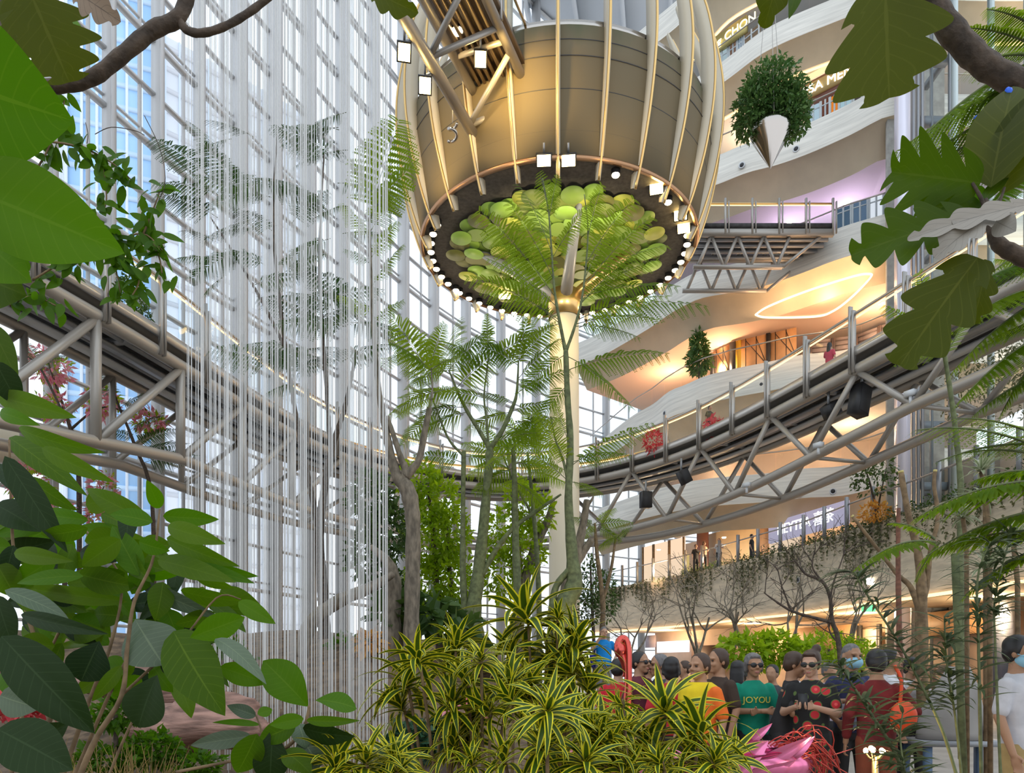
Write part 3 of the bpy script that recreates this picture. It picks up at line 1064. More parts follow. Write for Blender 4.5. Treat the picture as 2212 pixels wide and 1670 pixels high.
# ------------------------------------------------------------ ring walkway on a tube truss
ZK = 11.5
EDGE = [(-260, 330), (-120, 425), (0, 500), (144, 590), (219, 630), (268, 662), (330, 701), (412, 757), (484, 805), (576, 868), (648, 915), (704, 943), (792, 982), (905, 1010), (1003, 1026), (1100, 1034), (1200, 1030), (1300, 1009), (1378, 985), (1453, 962), (1503, 941), (1577, 907), (1657, 862), (1743, 814), (1840, 757), (1925, 711), (2100, 612), (2212, 548), (2420, 425)]
ED = np.array([PZ(x, y, ZK)[:2] for x, y in EDGE])
for _ in range(3):
    ED[1:-1] = (ED[:-2] + 2 * ED[1:-1] + ED[2:]) / 4
ED = resample(spline(ED, 500), .25)
SL = np.r_[0, np.cumsum(np.linalg.norm(np.diff(ED, axis=0), axis=1))]
TT = np.gradient(ED, axis=0)
TT /= np.linalg.norm(TT, axis=1)[:, None]
NO = np.stack((-TT[:, 1], TT[:, 0]), -1)          # outward (left of travel)
SXE = CX + ED[:, 0] / ED[:, 1] * F


def s_of(px):
    return SL[np.argmin(abs(SXE - px))]


def bp(s, off, z):
    """point on the walkway at arc length s, off metres outward of the inner edge"""
    e = np.array([np.interp(s, SL, ED[:, 0]), np.interp(s, SL, ED[:, 1])])
    n = unit(np.array([np.interp(s, SL, NO[:, 0]), np.interp(s, SL, NO[:, 1]), 0]))[:2]
    q = e + n * off
    return np.array((q[0], q[1], z))


def line(off, z, s0=None, s1=None, step=.5):
    ss = np.arange(s0 if s0 is not None else 0, (s1 if s1 is not None else SL[-1]) + .01, step)
    zz = z if callable(z) else (lambda s: z)
    return np.array([bp(s, off, zz(s)) for s in ss])


SLFT, SRGT = s_of(412), s_of(1967)
zbot = lambda s: float(np.interp(s, [s_of(0), s_of(88), s_of(188), SLFT, s_of(1358), s_of(1613), SRGT], [7.2, 7.35, 7.5, 8.05, 8.15, 8.5, 9.05]))
WK = 2.7
wt = thing('ring_walkway', 'curved truss footbridge with glass rails that sweeps round the hall', 'footbridge', bp(SL[-1] / 2, 1.2, ZK))
A_ = [line(-.02, ZK - .05), line(-.02, ZK), line(WK, ZK), line(WK, ZK - .05)]
MB().sweep([line(0, ZK - .16), line(0, ZK), line(WK, ZK), line(WK, ZK - .16)], True).build('deck', mat('deck_plate', (.30, .28, .26), .6), wt)
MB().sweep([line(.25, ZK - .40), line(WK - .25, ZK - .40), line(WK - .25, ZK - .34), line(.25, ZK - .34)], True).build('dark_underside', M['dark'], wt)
mb = MB().sweep([line(-.06, ZK - .22), line(-.06, ZK + .06), line(.02, ZK + .06), line(.02, ZK - .22)], True)
mb.build('edge_plate', mat('edge_plate_steel', (.55, .53, .50), .3, metal=.6), wt)
for off, z, r in ((.12, ZK - .62, .19), (WK - .12, ZK - .62, .19)):
    MB().tube(line(off, z), r, 12).build('top_chord', M['tube'], wt, True)
for off in (.15, WK - .2):
    MB().tube(line(off, zbot), .17, 12).build('bottom_chord', M['tube'], wt, True)
for off in (.7, 1.15, 1.6, 2.05):
    MB().tube(line(off, ZK - .56), .07, 6).build('service_pipe', M['grey_steel'], wt, True)
for off in (.95, 1.8):
    MB().sweep([line(off, ZK - .72), line(off + .35, ZK - .72), line(off + .35, ZK - .62), line(off, ZK - .62)], True).build('cable_tray', M['white_steel'] if off > 1 else M['grey_steel'], wt)
# cross beams under the deck
s = 1.0
while s < SL[-1]:
    MB().bar(bp(s, .1, ZK - .52), bp(s, WK - .1, ZK - .52), .12, .22).build('cross_beam', M['grey_steel'], wt)
    s += 3.0
# truss members
sl0 = s_of(392)
lim = s_of(1000)
nodes = [sl0 + k * 3.35 for k in range(-4, 12) if 0 < sl0 + k * 3.35 < lim]
for i, s in enumerate(nodes):
    for off in (.12, WK - .15):
        MB().tube([bp(s, off, zbot(s)), bp(s, off, ZK - .62)], .14 if off < 1 else .1, 10).build('vertical_post', M['tube'], wt, True)
        if i + 1 < len(nodes):
            MB().tube([bp(s, off, zbot(s)), bp(nodes[i + 1], off, ZK - .7)], .12 if off < 1 else .1, 10).build('diagonal', M['tube'], wt, True)
sr0 = s_of(1840)
for k in range(-7, 4):
    s = sr0 + k * 4.3
    if s < lim + 1 or s > SL[-1] - 1:
        continue
    for off in (.12, WK - .15):
        sb_ = s + 2.15
        if sb_ < SL[-1]:
            MB().tube([bp(s, off, ZK - .65), bp(sb_, off, zbot(sb_))], .1, 10).build('diagonal', M['tube'], wt, True)
        sb_ = s - 2.15
        MB().tube([bp(s, off, ZK - .65), bp(sb_, off, zbot(sb_))], .1, 10).build('diagonal', M['tube'], wt, True)
    MB().tube([bp(s + 2.15, .12, zbot(s + 2.15)), bp(s + 2.15, WK - .15, zbot(s + 2.15))], .07, 8).build('bottom_tie', M['tube'], wt, True)
# posts, rails, glass
hr = lambda s: float(np.interp(s, [s_of(412), s_of(1003)], [1.5, 1.08]))
for side, off in (('inner', -.08), ('outer', WK + .05)):
    s = sr0 % 2.12
    prev = None
    while s < SL[-1]:
        h = hr(s)
        t_ = unit(bp(s + .1, off, 0) - bp(s, off, 0))
        a = math.atan2(t_[1], t_[0])
        if side == 'inner' or s > s_of(300):
            lo = .75 if side == 'inner' else .1
            p = MB()
            c = bp(s, off, 0)
            p.box(c + np.array((0, 0, ZK + (h + .28 - lo) / 2)) - t_ * .07, (.05, .14, h + .28 + lo), a)
            p.build('rail_post', M['steel'], wt)
            p = MB()
            p.box(c + np.array((0, 0, ZK + (h + .1 - lo) / 2)) + t_ * .07, (.05, .14, h + .1 + lo), a)
            p.build('rail_post', M['steel'], wt)
        if prev is not None and side == 'inner':
            q0, q1 = bp(prev + .12, off, 0), bp(s - .12, off, 0)
            MB().add([q0 + (0, 0, ZK + .08), q1 + (0, 0, ZK + .08), q1 + (0, 0, ZK + h - .12), q0 + (0, 0, ZK + h - .12)], [(0, 1, 2, 3)]).build('glass_panel', M['rail_glass'], wt)
        prev = s
        s += 2.12
    MB().tube(line(off + (.05 if side == 'inner' else -.05), lambda s: ZK + hr(s)), .05, 8).build('handrail', M['steel'] if side == 'inner' else M['gold'], wt, True)
    MB().tube(line(off + (.1 if side == 'inner' else -.1), lambda s: ZK + hr(s) - .1), .028, 5).build('rail_light', M['led'], wt, True)
MB().tube(line(.1, ZK + .05), .03, 5).build('deck_light', M['led'], wt, True)

# black loudspeakers and a projector hung under the walkway
def speaker(px, py, d, w, h, rz, tilt, label):
    p = P(px, py, d)
    t = thing('loudspeaker', label, 'loudspeaker', p)
    R = np.array(Matrix.Rotation(rz, 3, 'Z') @ Matrix.Rotation(tilt, 3, 'Y'))
    MB().box(p, (w, w * .8, h), M=R).build('cabinet', M['black'], t)
    q = p + R @ np.array((0, -w * .41, 0))
    MB().box(q, (w * .86, .02, h * .9), M=R).build('grille', mat('speaker_grille', (.035, .035, .038), .8), t)
    top = p + R @ np.array((0, 0, h / 2))
    MB().bar(top, top + (0, 0, .5), .07, .07).build('bracket', M['grey_steel'], t)


speaker(1857, 866, 23.2, .52, .95, .5, .22, 'large black loudspeaker under the right end of the ring walkway')
speaker(1795, 886, 24.5, .5, .45, .5, -.6, 'black loudspeaker lying tilted left of the large one under the walkway')
speaker(1395, 1080, 33.0, .46, .72, .3, 0, 'small black loudspeaker hanging under the walkway near the column')
speaker(1478, 1030, 31.0, .42, .6, .3, -.5, 'black loudspeaker tilted under the walkway right of the small hanging one')
for x, y, d, lab in ((1613, 1048, 27.5, 'small white camera on the lower tube of the walkway, left one'), (1768, 962, 24.0, 'small white camera on the lower tube of the walkway, middle one'), (1967, 850, 20.8, 'small white camera on the lower tube of the walkway, right one')):
    p = P(x, y, d)
    t = thing('security_camera', lab, 'camera', p)
    MB().box(p, (.18, .3, .16), .5).build('body', M['white_steel'], t)
    MB().tube([p + (0, 0, -.08), p + (0, 0, -.3)], .05, 8).build('mount', M['white_steel'], t)

# ------------------------------------------------------------ bridge that lands on the bowl
ub = thing('bowl_bridge', 'steel truss bridge running from the upper left onto the bowl', 'footbridge', (-2, 20, 19))
dirb = unit(np.array((1.9, 5.0, 0)))
sid = np.array((dirb[1], -dirb[0], 0))
b0 = np.array((-1.05, 24.3, 18.9))


def ubp(s, off, z):
    return b0 + dirb * s + sid * off + (0, 0, z - 18.9)


L0, L1 = -12.5, 0.0
MB().tube([ubp(L0, 0, 18.9), ubp(L1 + 1.0, 0, 18.9)], .17, 12).build('bottom_chord', M['tube'], ub, True)
ZB = 20.1
for o_ in (.1, 1.75):
    MB().tube([ubp(L0, o_, ZB), ubp(L1 + .9 - o_ * .35, o_, ZB)], .14, 12).build('top_chord', M['tube'], ub, True)
MB().add([ubp(s, o_, z) for s in (L0, L1 + .3) for o_, z in ((.0, ZB + .4), (1.9, ZB + .4), (1.9, ZB + .25), (.0, ZB + .25))], [(0, 1, 2, 3), (7, 6, 5, 4), (0, 4, 5, 1), (1, 5, 6, 2), (2, 6, 7, 3), (3, 7, 4, 0)]).build('deck', mat('bronze_deck', (.16, .11, .07), .5, metal=.3), ub)
brz = mat('bronze_runner', (.34, .25, .16), .4, metal=.5)
for o_ in (.35, .55, .75, .95, 1.2, 1.45):
    MB().bar(ubp(L0, o_, ZB + .1), ubp(L1 + .4, o_, ZB + .1), .08, .14).build('runner', brz, ub)
for k in range(5):
    s = L1 - .9 - k * 2.8
    MB().tube([ubp(s, .0, 18.95), ubp(s - .9, 1.75, ZB)], .09, 10).build('diagonal', M['tube'], ub, True)
    MB().tube([ubp(s, .0, 18.95), ubp(s + 1.0, 1.75, ZB)], .09, 10).build('diagonal', M['tube'], ub, True)
    MB().tube([ubp(s - 1.3, .1, ZB), ubp(s - 1.3, 1.75, ZB)], .08, 8).build('cross_tie', M['tube'], ub, True)
for o_ in (0, 1.9):
    MB().tube([ubp(L0, o_, ZB + 1.5), ubp(L1 - .6, o_, ZB + 1.5)], .04, 6).build('handrail', M['gold'], ub, True)
    for k in range(6):
        s = L1 - .8 - k * 2.1
        MB().bar(ubp(s, o_, ZB), ubp(s, o_, ZB + 1.6), .06, .12, dirb).build('rail_post', M['steel'], ub)
    MB().add([ubp(L0, o_, ZB + .5), ubp(L1 - .6, o_, ZB + .5), ubp(L1 - .6, o_, ZB + 1.45), ubp(L0, o_, ZB + 1.45)], [(0, 1, 2, 3)]).build('glass_panel', M['rail_glass'], ub)
for x, y, d, lab in ((873, 113, 20.2, 'bright floodlight at the upper left of the bowl bridge'), (918, 185, 21.3, 'bright floodlight on the lower tube of the bowl bridge'), (1038, 128, 21.8, 'bright floodlight at the right side of the bowl bridge')):
    flood(P(x, y, d), lab, camp + (0, 4, 0), .32, .38)
    fq = P(x, y, d) + (0, .1, .4)
    s_n = float(np.dot(fq - b0, dirb))
    MB().tube([fq, ubp(s_n, 0 if x < 1000 else 1.75, 18.9 if x < 1000 else ZB)], .03, 6).build('bracket_arm', M['grey_steel'], bpy.data.objects['floodlight.%03d' % (6 + (873, 918, 1038).index(x))])
can_lamp(P(988, 66, 21.5), 'pale round lamp under the deck of the bowl bridge', .16)
spot('bridge_spot', ubp(-2.8, 1.9, 19.6), ubp(.6, 1.6, 19.8), 420, (1, .66, .22), 110, .9, .2)
spot('bridge_spot', ubp(-3.5, -.6, 19.2), ubp(.6, .6, 19.6), 300, (1, .7, .3), 110, .9, .2)
# silver ornament hanging below the bridge
p = P(978, 283, 22.6)
ht_ = thing('hanging_ornament', 'silver twisted ornament hanging under the bowl bridge', 'ornament', p)
q = np.linspace(0, 3 * PI, 40)
MB().tube(np.stack((p[0] + .13 * np.cos(q), p[1] + .13 * np.sin(q), p[2] + .25 - q * .06), -1), .045, 8).build('spiral', M['chrome'], ht_, True)
MB().tube([p + (0, 0, .25), p + (0, 0, 1.0)], .012, 5).build('wire', M['steel'], ht_)

# ------------------------------------------------------------ short truss bridge at the fourth floor
sbx0, sbx1, sy, sz = 8.6, 15.2, 34.6, 22.55
st = thing('short_bridge', 'short straight truss bridge with steel rails at the fourth floor', 'footbridge', (12, sy, sz))
MB().box(((sbx0 + sbx1) / 2, sy + 1.1, sz - .1), (sbx1 - sbx0, 2.3, .2)).build('deck', M['dark'], st)
for y in (sy, sy + 2.2):
    MB().bar((sbx0, y, sz - .45), (sbx1, y, sz - .45), .22, .3).build('top_chord', M['tube'], st)
    MB().tube([(sbx0, y + .1, sz - 2.0), (sbx1 - 2.4, y + .1, sz - 2.0)], .11, 10).build('bottom_chord', M['tube'], st, True)
    for k in range(5):
        x = sbx0 + .2 + k * 1.25
        if k < 4:
            MB().tube([(x, y + .1, sz - 2.0), (x + .65, y + .1, sz - .5)], .08, 8).build('diagonal', M['tube'], st, True)
            MB().tube([(x + 1.25, y + .1, sz - 2.0) if k < 3 else (x + .3, y + .1, sz - 2.0), (x + .65, y + .1, sz - .5) if k < 3 else (sbx1 - .5, y + .1, sz - .5)], .08, 8).build('diagonal', M['tube'], st, True)
    for k in range(6):
        x = sbx0 + .2 + k * 1.27
        MB().box((x, y - .08, sz + .3), (.09, .1, 1.7)).build('rail_post', M['steel'], st)
        MB().box((x + .16, y - .08, sz + .25), (.05, .1, 1.5)).build('rail_post', M['steel'], st)
    MB().tube([(sbx0, y, sz + .95), (sbx1, y, sz + .95)], .04, 6).build('handrail', M['gold'], st, True)
    MB().tube([(sbx0, y, sz + .87), (sbx1, y, sz + .87)], .022, 5).build('rail_light', M['led'], st, True)
for k in range(4):
    MB().box((sbx0 + 3.3, sy + .35 + k * .5, sz - .55), (6.4, .12, .16)).build('service_pipe', M['grey_steel'], st)

# ------------------------------------------------------------ hanging chrome planter
p = P(1664, 285, 27)
hp = thing('hanging_planter', 'pointed faceted chrome planter pot hanging in front of the balconies', 'planter', p)
MB().lathe([(.001, -1.38), (.70, -.12), (.74, .02), (.70, .12), (.62, .3), (.55, .3), (.5, .1), (.001, .1)], 18, p).build('faceted_cone', M['chrome'], hp)
MB().lathe([(.001, .2), (.56, .2)], 10, p).build('soil', M['soil'], hp)
for a in (.4, 2.5, 4.6):
    q = p + np.array((.58 * math.cos(a), .58 * math.sin(a), .25))
    MB().tube([q, p + (0, 0, 7)], .012, 4).build('cable', M['steel'], hp)
MB().tube([p + (0, 0, 7), p + (0, 0, 30)], .02, 4).build('cable', M['steel'], hp)
# ------------------------------------------------------------ leaf and frond tools
def leaf_arr(L, W, prof, n=10, nu=2, fold=.25, droop=.5, sweep=0.0, tw=0.0, rnd=.5):
    """leaf along +Y, face +Z; prof(t) gives half width share"""
    t = np.linspace(0, 1, n + 1)
    w = W * .5 * np.array([prof(k) for k in t])
    th = -droop * t
    dy, dz = np.cos(th) * L / n, np.sin(th) * L / n
    y = np.r_[0, np.cumsum(dy[:-1])]
    z = np.r_[0, np.cumsum(dz[:-1])]
    u = np.linspace(-1, 1, 2 * nu + 1)
    U, T = np.meshgrid(u, np.arange(n + 1))
    X = U * w[T]
    Y = y[T] + sweep * abs(X) * np.cos(th)[T] * np.minimum(1, t[T] * 8)
    Z = z[T] + fold * abs(X) - fold * .55 * X ** 2 / (W * .5 + 1e-6)
    if tw:
        a = tw * t[T]
        X, Z2 = X * np.cos(a), X * np.sin(a)
        Z = Z + Z2
    V = np.stack((X, Y, Z), -1).reshape(-1, 3)
    k = 2 * nu + 1
    i, j = np.meshgrid(np.arange(n), np.arange(2 * nu), indexing='ij')
    q = np.stack((i * k + j, i * k + j + 1, (i + 1) * k + j + 1, (i + 1) * k + j), -1).reshape(-1, 4)
    luv = np.stack((U, t[T], np.full(U.shape, rnd)), -1).reshape(-1, 3)
    return V, q, luv


def frame(d, nrm):
    y = unit(d)
    z = np.asarray(nrm, float)
    x = np.cross(y, z)
    if np.linalg.norm(x) < 1e-4:
        x = np.cross(y, (1, .3, .2))
    x = unit(x)
    z = np.cross(x, y)
    return np.stack((x, y, z), -1)


ovate = lambda t: max(0.0, math.sin(PI * min(1, t) ** .75)) ** .85
lance = lambda t: max(0.0, math.sin(PI * t ** .62)) ** .8
strap = lambda t: min(1, .35 + t * 4) * (1 - t ** 3.2)
obov = lambda t: max(0.0, math.sin(PI * t ** 1.25)) ** .8


def lobed(nl, depth=.62):
    def f(t):
        env = max(0.0, math.sin(PI * t ** .8)) ** .55
        k = (t * nl) % 1.0
        cut = 1 - depth * (1 - min(1, max(0, abs(k - .5) * 2) * 1.0)) ** 1.6 if .12 < t < .9 else 1
        return env * cut
    return f


def px_leaf(mb, bx, by, db, tx, ty, dt, wpx, prof=ovate, n=12, nu=2, fold=.25, droop=.5, roll=0.0, face=None, sweep=0.0):
    """a leaf from base to tip, given in the photo and in depth"""
    a, b = P(bx, by, db), P(tx, ty, dt)
    d = b - a
    L = np.linalg.norm(d)
    mid = (a + b) / 2
    view = unit(np.array((0, 0, EYE)) - mid)
    nrm = view if face is None else np.asarray(face, float)
    R = frame(d, nrm)
    if roll:
        c, s = math.cos(roll), math.sin(roll)
        R = R @ np.array(((c, 0, s), (0, 1, 0), (-s, 0, c)))
    # tilt start upward so that the drooped chord ends at the tip
    Lc = L * (1 + droop * droop / 24)
    V, q, luv = leaf_arr(Lc, wpx / F * (db + dt) / 2, prof, n, nu, fold, droop, sweep, rnd=float(rng.random()))
    h = droop / 2
    ch, sh = math.cos(h), math.sin(h)
    V = V @ np.array(((1, 0, 0), (0, ch, -sh), (0, sh, ch))).T
    mb.add(V @ R.T + a, q, luv=luv)
    return a, b


def bez(a, c, b, n):
    t = np.linspace(0, 1, n)[:, None]
    return (1 - t) ** 2 * np.asarray(a) + 2 * t * (1 - t) * np.asarray(c) + t * t * np.asarray(b)


def frond(mbL, mbS, base, tip, sag=.15, npin=14, plen=.28, nleaf=11, lw=.35, up=(0, 0, 1), start=.16, r=.008, droop=.35, single=False):
    """feathery twice-divided frond; single=True gives plain once-divided pinnae"""
    base, tip = np.asarray(base, float), np.asarray(tip, float)
    L = np.linalg.norm(tip - base)
    c = (base + tip) / 2 + np.array((0, 0, sag * L))
    cur = bez(base, c, tip, npin * 2 + 4)
    mbS.tube(cur[::2], np.linspace(r, r * .3, len(cur[::2])), 4, cap=False)
    up = np.asarray(up, float)
    ts = np.linspace(start, .985, npin)
    o, dirs, lens, nrm = [], [], [], []
    for t in ts:
        p = (1 - t) ** 2 * base + 2 * t * (1 - t) * c + t * t * tip
        T = unit(2 * (1 - t) * (c - base) + 2 * t * (tip - c))
        S = np.cross(T, up)
        S = unit(S) if np.linalg.norm(S) > .05 else unit(np.cross(T, (1, .2, 0)))
        N = np.cross(S, T)
        ln = plen * (.45 + .75 * math.sin(PI * (t * .86 + .08))) * (1.05 - .35 * t)
        for sg in (-1, 1):
            d = unit(S * sg + T * (.35 + .35 * t) - np.array((0, 0, droop)) + rng.normal(0, .06, 3))
            o.append(p)
            dirs.append(d)
            lens.append(ln * (1 + rng.normal(0, .06)))
            nrm.append(N)
    o, dirs, lens, nrm = map(np.array, (o, dirs, lens, nrm))
    m = len(o)
    S2 = np.cross(dirs, nrm)
    S2 /= np.maximum(np.linalg.norm(S2, axis=1)[:, None], 1e-6)
    rn = float(rng.random())
    if single:
        W = (lens * lw)[:, None]
        e = o + dirs * lens[:, None]
        md = o + dirs * lens[:, None] * .45 + np.array((0, 0, .0))
        V = np.stack((o, md - S2 * W / 2, e - np.array((0, 0, 1)) * (lens * .12)[:, None], md + S2 * W / 2), 1).reshape(-1, 3)
        luv = np.tile(np.array(((0, 0, rn), (-.8, .5, rn), (0, 1, rn), (.8, .5, rn))), (m, 1))
        mbL.add(V, np.arange(4 * m).reshape(-1, 4), luv=luv)
        return
    tl = np.linspace(.06, 1, nleaf)
    ll = (lens * .2)[:, None]
    pos = o[:, None] + dirs[:, None] * (lens[:, None] * tl)[..., None] - np.array((0, 0, 1)) * ((lens[:, None] * tl ** 2) * .18)[..., None]
    Vs = []
    for sg in (-1, 1):
        ld = S2[:, None] * sg * .9 + dirs[:, None] * .55
        ld = ld / np.linalg.norm(ld, axis=2)[..., None]
        sz = ll * (1.1 - .5 * tl[None] ** 2)
        e = pos + ld * sz[..., None]
        md = pos + ld * (sz * .5)[..., None]
        wv = dirs[:, None] * (sz * lw)[..., None] * .5
        Vs.append(np.stack((pos, md - wv, e, md + wv), 2).reshape(-1, 3))
    V = np.concatenate(Vs)
    k = len(V) // 4
    mbL.add(V, np.arange(4 * k).reshape(-1, 4), luv=np.tile(np.array(((.1, .2, rn), (-.3, .5, rn), (.1, 1, rn), (.3, .5, rn))), (k, 1)))


def scatter(mb, centers, L, W, outward=None, upb=.3, jit=.35):
    """folded little leaves at the given points"""
    c = np.asarray(centers, float)
    n = len(c)
    d = rng.normal(0, 1, (n, 3))
    if outward is not None:
        d += outward * 1.2
    d[:, 2] -= .25
    d /= np.linalg.norm(d, axis=1)[:, None]
    nn = rng.normal(0, .7, (n, 3)) + np.array((0, 0, 1)) * (upb + .6)
    s = np.cross(d, nn)
    s /= np.maximum(np.linalg.norm(s, axis=1)[:, None], 1e-6)
    nz = np.cross(s, d)
    l = L * (1 + rng.normal(0, jit, n)).clip(.4, 1.8)
    w = l * W / L
    l, w = l[:, None], w[:, None]
    a = c
    m1 = c + d * l * .45 - s * w / 2 + nz * w * .18
    m2 = c + d * l * .45 + s * w / 2 + nz * w * .18
    e = c + d * l - nz * l * .12
    mid = c + d * l * .5 - nz * 0
    V = np.stack((a, m1, e, m2, mid), 1).reshape(-1, 3)
    b = np.arange(n)[:, None] * 5
    q = np.concatenate((b + np.array((0, 4, 2, 1)), b + np.array((0, 3, 2, 4))))
    rn = rng.random(n)
    luv = np.stack([np.stack((np.full(n, u), np.full(n, v), rn), -1) for u, v in ((0, 0), (-.9, .45), (0, 1), (.9, .45), (0, .5))], 1).reshape(-1, 3)
    mb.add(V, q, luv=luv)


def blob(n, c, r, shell=.55):
    v = rng.normal(0, 1, (n, 3))
    v /= np.linalg.norm(v, axis=1)[:, None]
    k = (shell + (1 - shell) * rng.random(n)) ** .8
    return np.asarray(c) + v * k[:, None] * np.asarray(r), v


def ptube(mb, pts, d, w, n=8, sm=12):
    """tube through (px, py) points at depth d, widths in px"""
    q = np.array([P(x, y, dd if np.ndim(d) else d) for (x, y), dd in zip(pts, d if np.ndim(d) else [d] * len(pts))])
    w = np.interp(np.linspace(0, 1, len(pts)), np.linspace(0, 1, len(w)), w) if not np.isscalar(w) else np.full(len(pts), w)
    dd = np.array(d) if np.ndim(d) else np.full(len(pts), d)
    rr = w / 2 / F * dd
    q2 = spline(q, max(sm, len(pts) * 4))
    r2 = np.interp(np.linspace(0, 1, len(q2)), np.linspace(0, 1, len(rr)), rr)
    r2 = r2 * (1 + .06 * np.sin(np.arange(len(r2)) * 2.1))
    mb.tube(q2, r2, n)
    return q2


def ground(px, d):
    return P(px, HY + EYE * F / d, d)


G = {}
G['fern'] = leafmat('fern_green', (.05, .125, .004), (.24, .32, .012), trans=.5, tcol=(.24, .38, .006), rough=.6, spec=.12)
G['fern_dark'] = leafmat('fern_dark', (.025, .065, .012), (.06, .11, .02), trans=.35, rough=.6, spec=.12)
G['bright'] = leafmat('leaf_bright', (.06, .16, .001), (.095, .20, .003), vein=(.13, .24, .012), trans=.45, tcol=(.09, .25, .001), side=11, spec=.2)
G['shrub'] = leafmat('leaf_shrub', (.04, .095, .002), (.09, .155, .004), vein=(.12, .2, .012), trans=.42, tcol=(.12, .27, .002), side=11, spec=.2)
G['shrub_dark'] = leafmat('leaf_shrub_dark', (.008, .028, .003), (.018, .042, .005), vein=(.03, .06, .015), trans=.25, side=11, spec=.25)
G['pale'] = leafmat('leaf_pale', (.07, .11, .06), (.10, .14, .08), vein=(.15, .2, .11), trans=.15, rough=.35, side=11)
G['bread'] = leafmat('breadfruit_leaf', (.04, .055, .001), (.06, .072, .002), vein=(.10, .11, .012), trans=.45, tcol=(.10, .13, .001), side=8, spec=.2)
G['bread2'] = leafmat('breadfruit_leaf_fresh', (.032, .07, .001), (.048, .09, .002), vein=(.08, .12, .012), trans=.45, tcol=(.08, .16, .001), side=8, spec=.2)
G['dry'] = leafmat('dry_leaf', (.30, .28, .24), (.36, .32, .27), vein=(.22, .2, .17), trans=.2, side=8)
G['drybrown'] = leafmat('dry_brown_leaf', (.22, .15, .10), (.30, .22, .15), vein=(.14, .1, .07), trans=.25, side=8)
G['drac'] = leafmat('variegated_leaf', (.035, .085, .004), (.07, .12, .008), edge=(.80, .70, .03), trans=.25, rough=.4, edge_at=.6, spec=.3)
G['bush'] = leafmat('bush_leaf', (.15, .29, .008), (.38, .50, .02), trans=.5, tcol=(.36, .52, .01), spec=.2)
G['bushdark'] = leafmat('bush_leaf_dark', (.035, .08, .015), (.09, .16, .03), trans=.35)
G['topiary'] = leafmat('topiary_leaf', (.05, .13, .03), (.12, .22, .05), trans=.35)
G['narrow'] = leafmat('narrow_leaf', (.05, .08, .03), (.11, .14, .06), trans=.35, rough=.45, spec=.3)
G['pinkfl'] = leafmat('pink_blossom', (.75, .20, .28), (.85, .42, .45), trans=.4)
G['redfl'] = leafmat('red_blossom', (.60, .05, .07), (.75, .12, .12), trans=.3)
G['ivory'] = leafmat('ivory_leaf', (.22, .28, .14), (.32, .36, .2), edge=(.5, .52, .36), trans=.3)
G['teal'] = leafmat('groundcover_leaf', (.02, .075, .03), (.04, .11, .05), trans=.25)
G['vine'] = leafmat('vine_leaf', (.035, .095, .003), (.075, .16, .008), trans=.42, tcol=(.1, .25, .004), spec=.2)
G['creeper'] = leafmat('creeper_leaf', (.12, .14, .06), (.20, .21, .10), trans=.3)
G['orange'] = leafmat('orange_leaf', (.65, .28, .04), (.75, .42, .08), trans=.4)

# ------------------------------------------------------------ planting beds
bd = MB()
gx = np.linspace(-14, 9, 60)
gy = np.linspace(1.0, 25, 60)
X, Y = np.meshgrid(gx, gy)
bank = np.clip((Y - 9.5) / 5, 0, 1) * np.clip((.5 - X) / 3, 0, 1)
edge = np.clip((1.2 + .0 * Y - X + np.where(Y > 9, (Y - 9) * .55, 0)) / 1.6, 0, 1)
Zb = (.28 + .22 * np.sin(X * .9) * np.cos(Y * .7) + .3 * np.clip((Y - 8) / 10, 0, 1) + 1.7 * bank) * edge - .08 * (1 - edge)
i, j = np.meshgrid(np.arange(59), np.arange(59), indexing='ij')
bd.add(np.stack((X, Y, Zb), -1).reshape(-1, 3), np.stack((i * 60 + j, i * 60 + j + 1, (i + 1) * 60 + j + 1, (i + 1) * 60 + j), -1).reshape(-1, 4))
o = struct('planting_bed', bd, M['soil'])

# ------------------------------------------------------------ string rain curtain
mstr = bpy.data.materials.new('nylon_string')
n_, l_ = nt(mstr)
b_ = n_['Principled BSDF']
b_.inputs['Base Color'].default_value = (.82, .82, .80, 1)
b_.inputs['Roughness'].default_value = .3
tr_ = n_.new('ShaderNodeBsdfTransparent')
mx_ = n_.new('ShaderNodeMixShader')
mx_.inputs['Fac'].default_value = .55
l_.new(tr_.outputs[0], mx_.inputs[1])
l_.new(b_.outputs[0], mx_.inputs[2])
l_.new(mx_.outputs[0], n_['Material Output'].inputs['Surface'])
rc = MB()
SX = []
def hoop(cx0, cy0, rx, ry, n, a0=0, a1=2 * PI):
    for a in np.linspace(a0, a1, n, endpoint=False):
        SX.append((cx0 + rx * math.cos(a), cy0 + ry * math.sin(a)))
hoop(-3.02, 10, 1.30, 1.3, 54)
hoop(-2.75, 10.2, .98, .9, 44)
hoop(-3.3, 9.8, .62, .8, 26)
hoop(-2.55, 10, .52, .6, 18)
for k in range(100):
    a_, r_ = rng.uniform(0, 2 * PI), math.sqrt(rng.random())
    SX.append((-3.02 + 1.28 * r_ * math.cos(a_), 10 + 1.2 * r_ * math.sin(a_)))
for (x, y) in SX:
    rc.tube([(x, y, .05), (x, y, 14.2)], rng.choice((.0035, .0045, .006)), 4, cap=False)
o = rc.build('string_curtain', mstr)
tag(o, 'tall curtain of white vertical strings hanging in front of the trees', 'string curtain', kind='stuff')
hg = thing('curtain_hoop', 'steel hoop that carries the white string curtain', 'hoop', (-3.02, 10, 14.25))
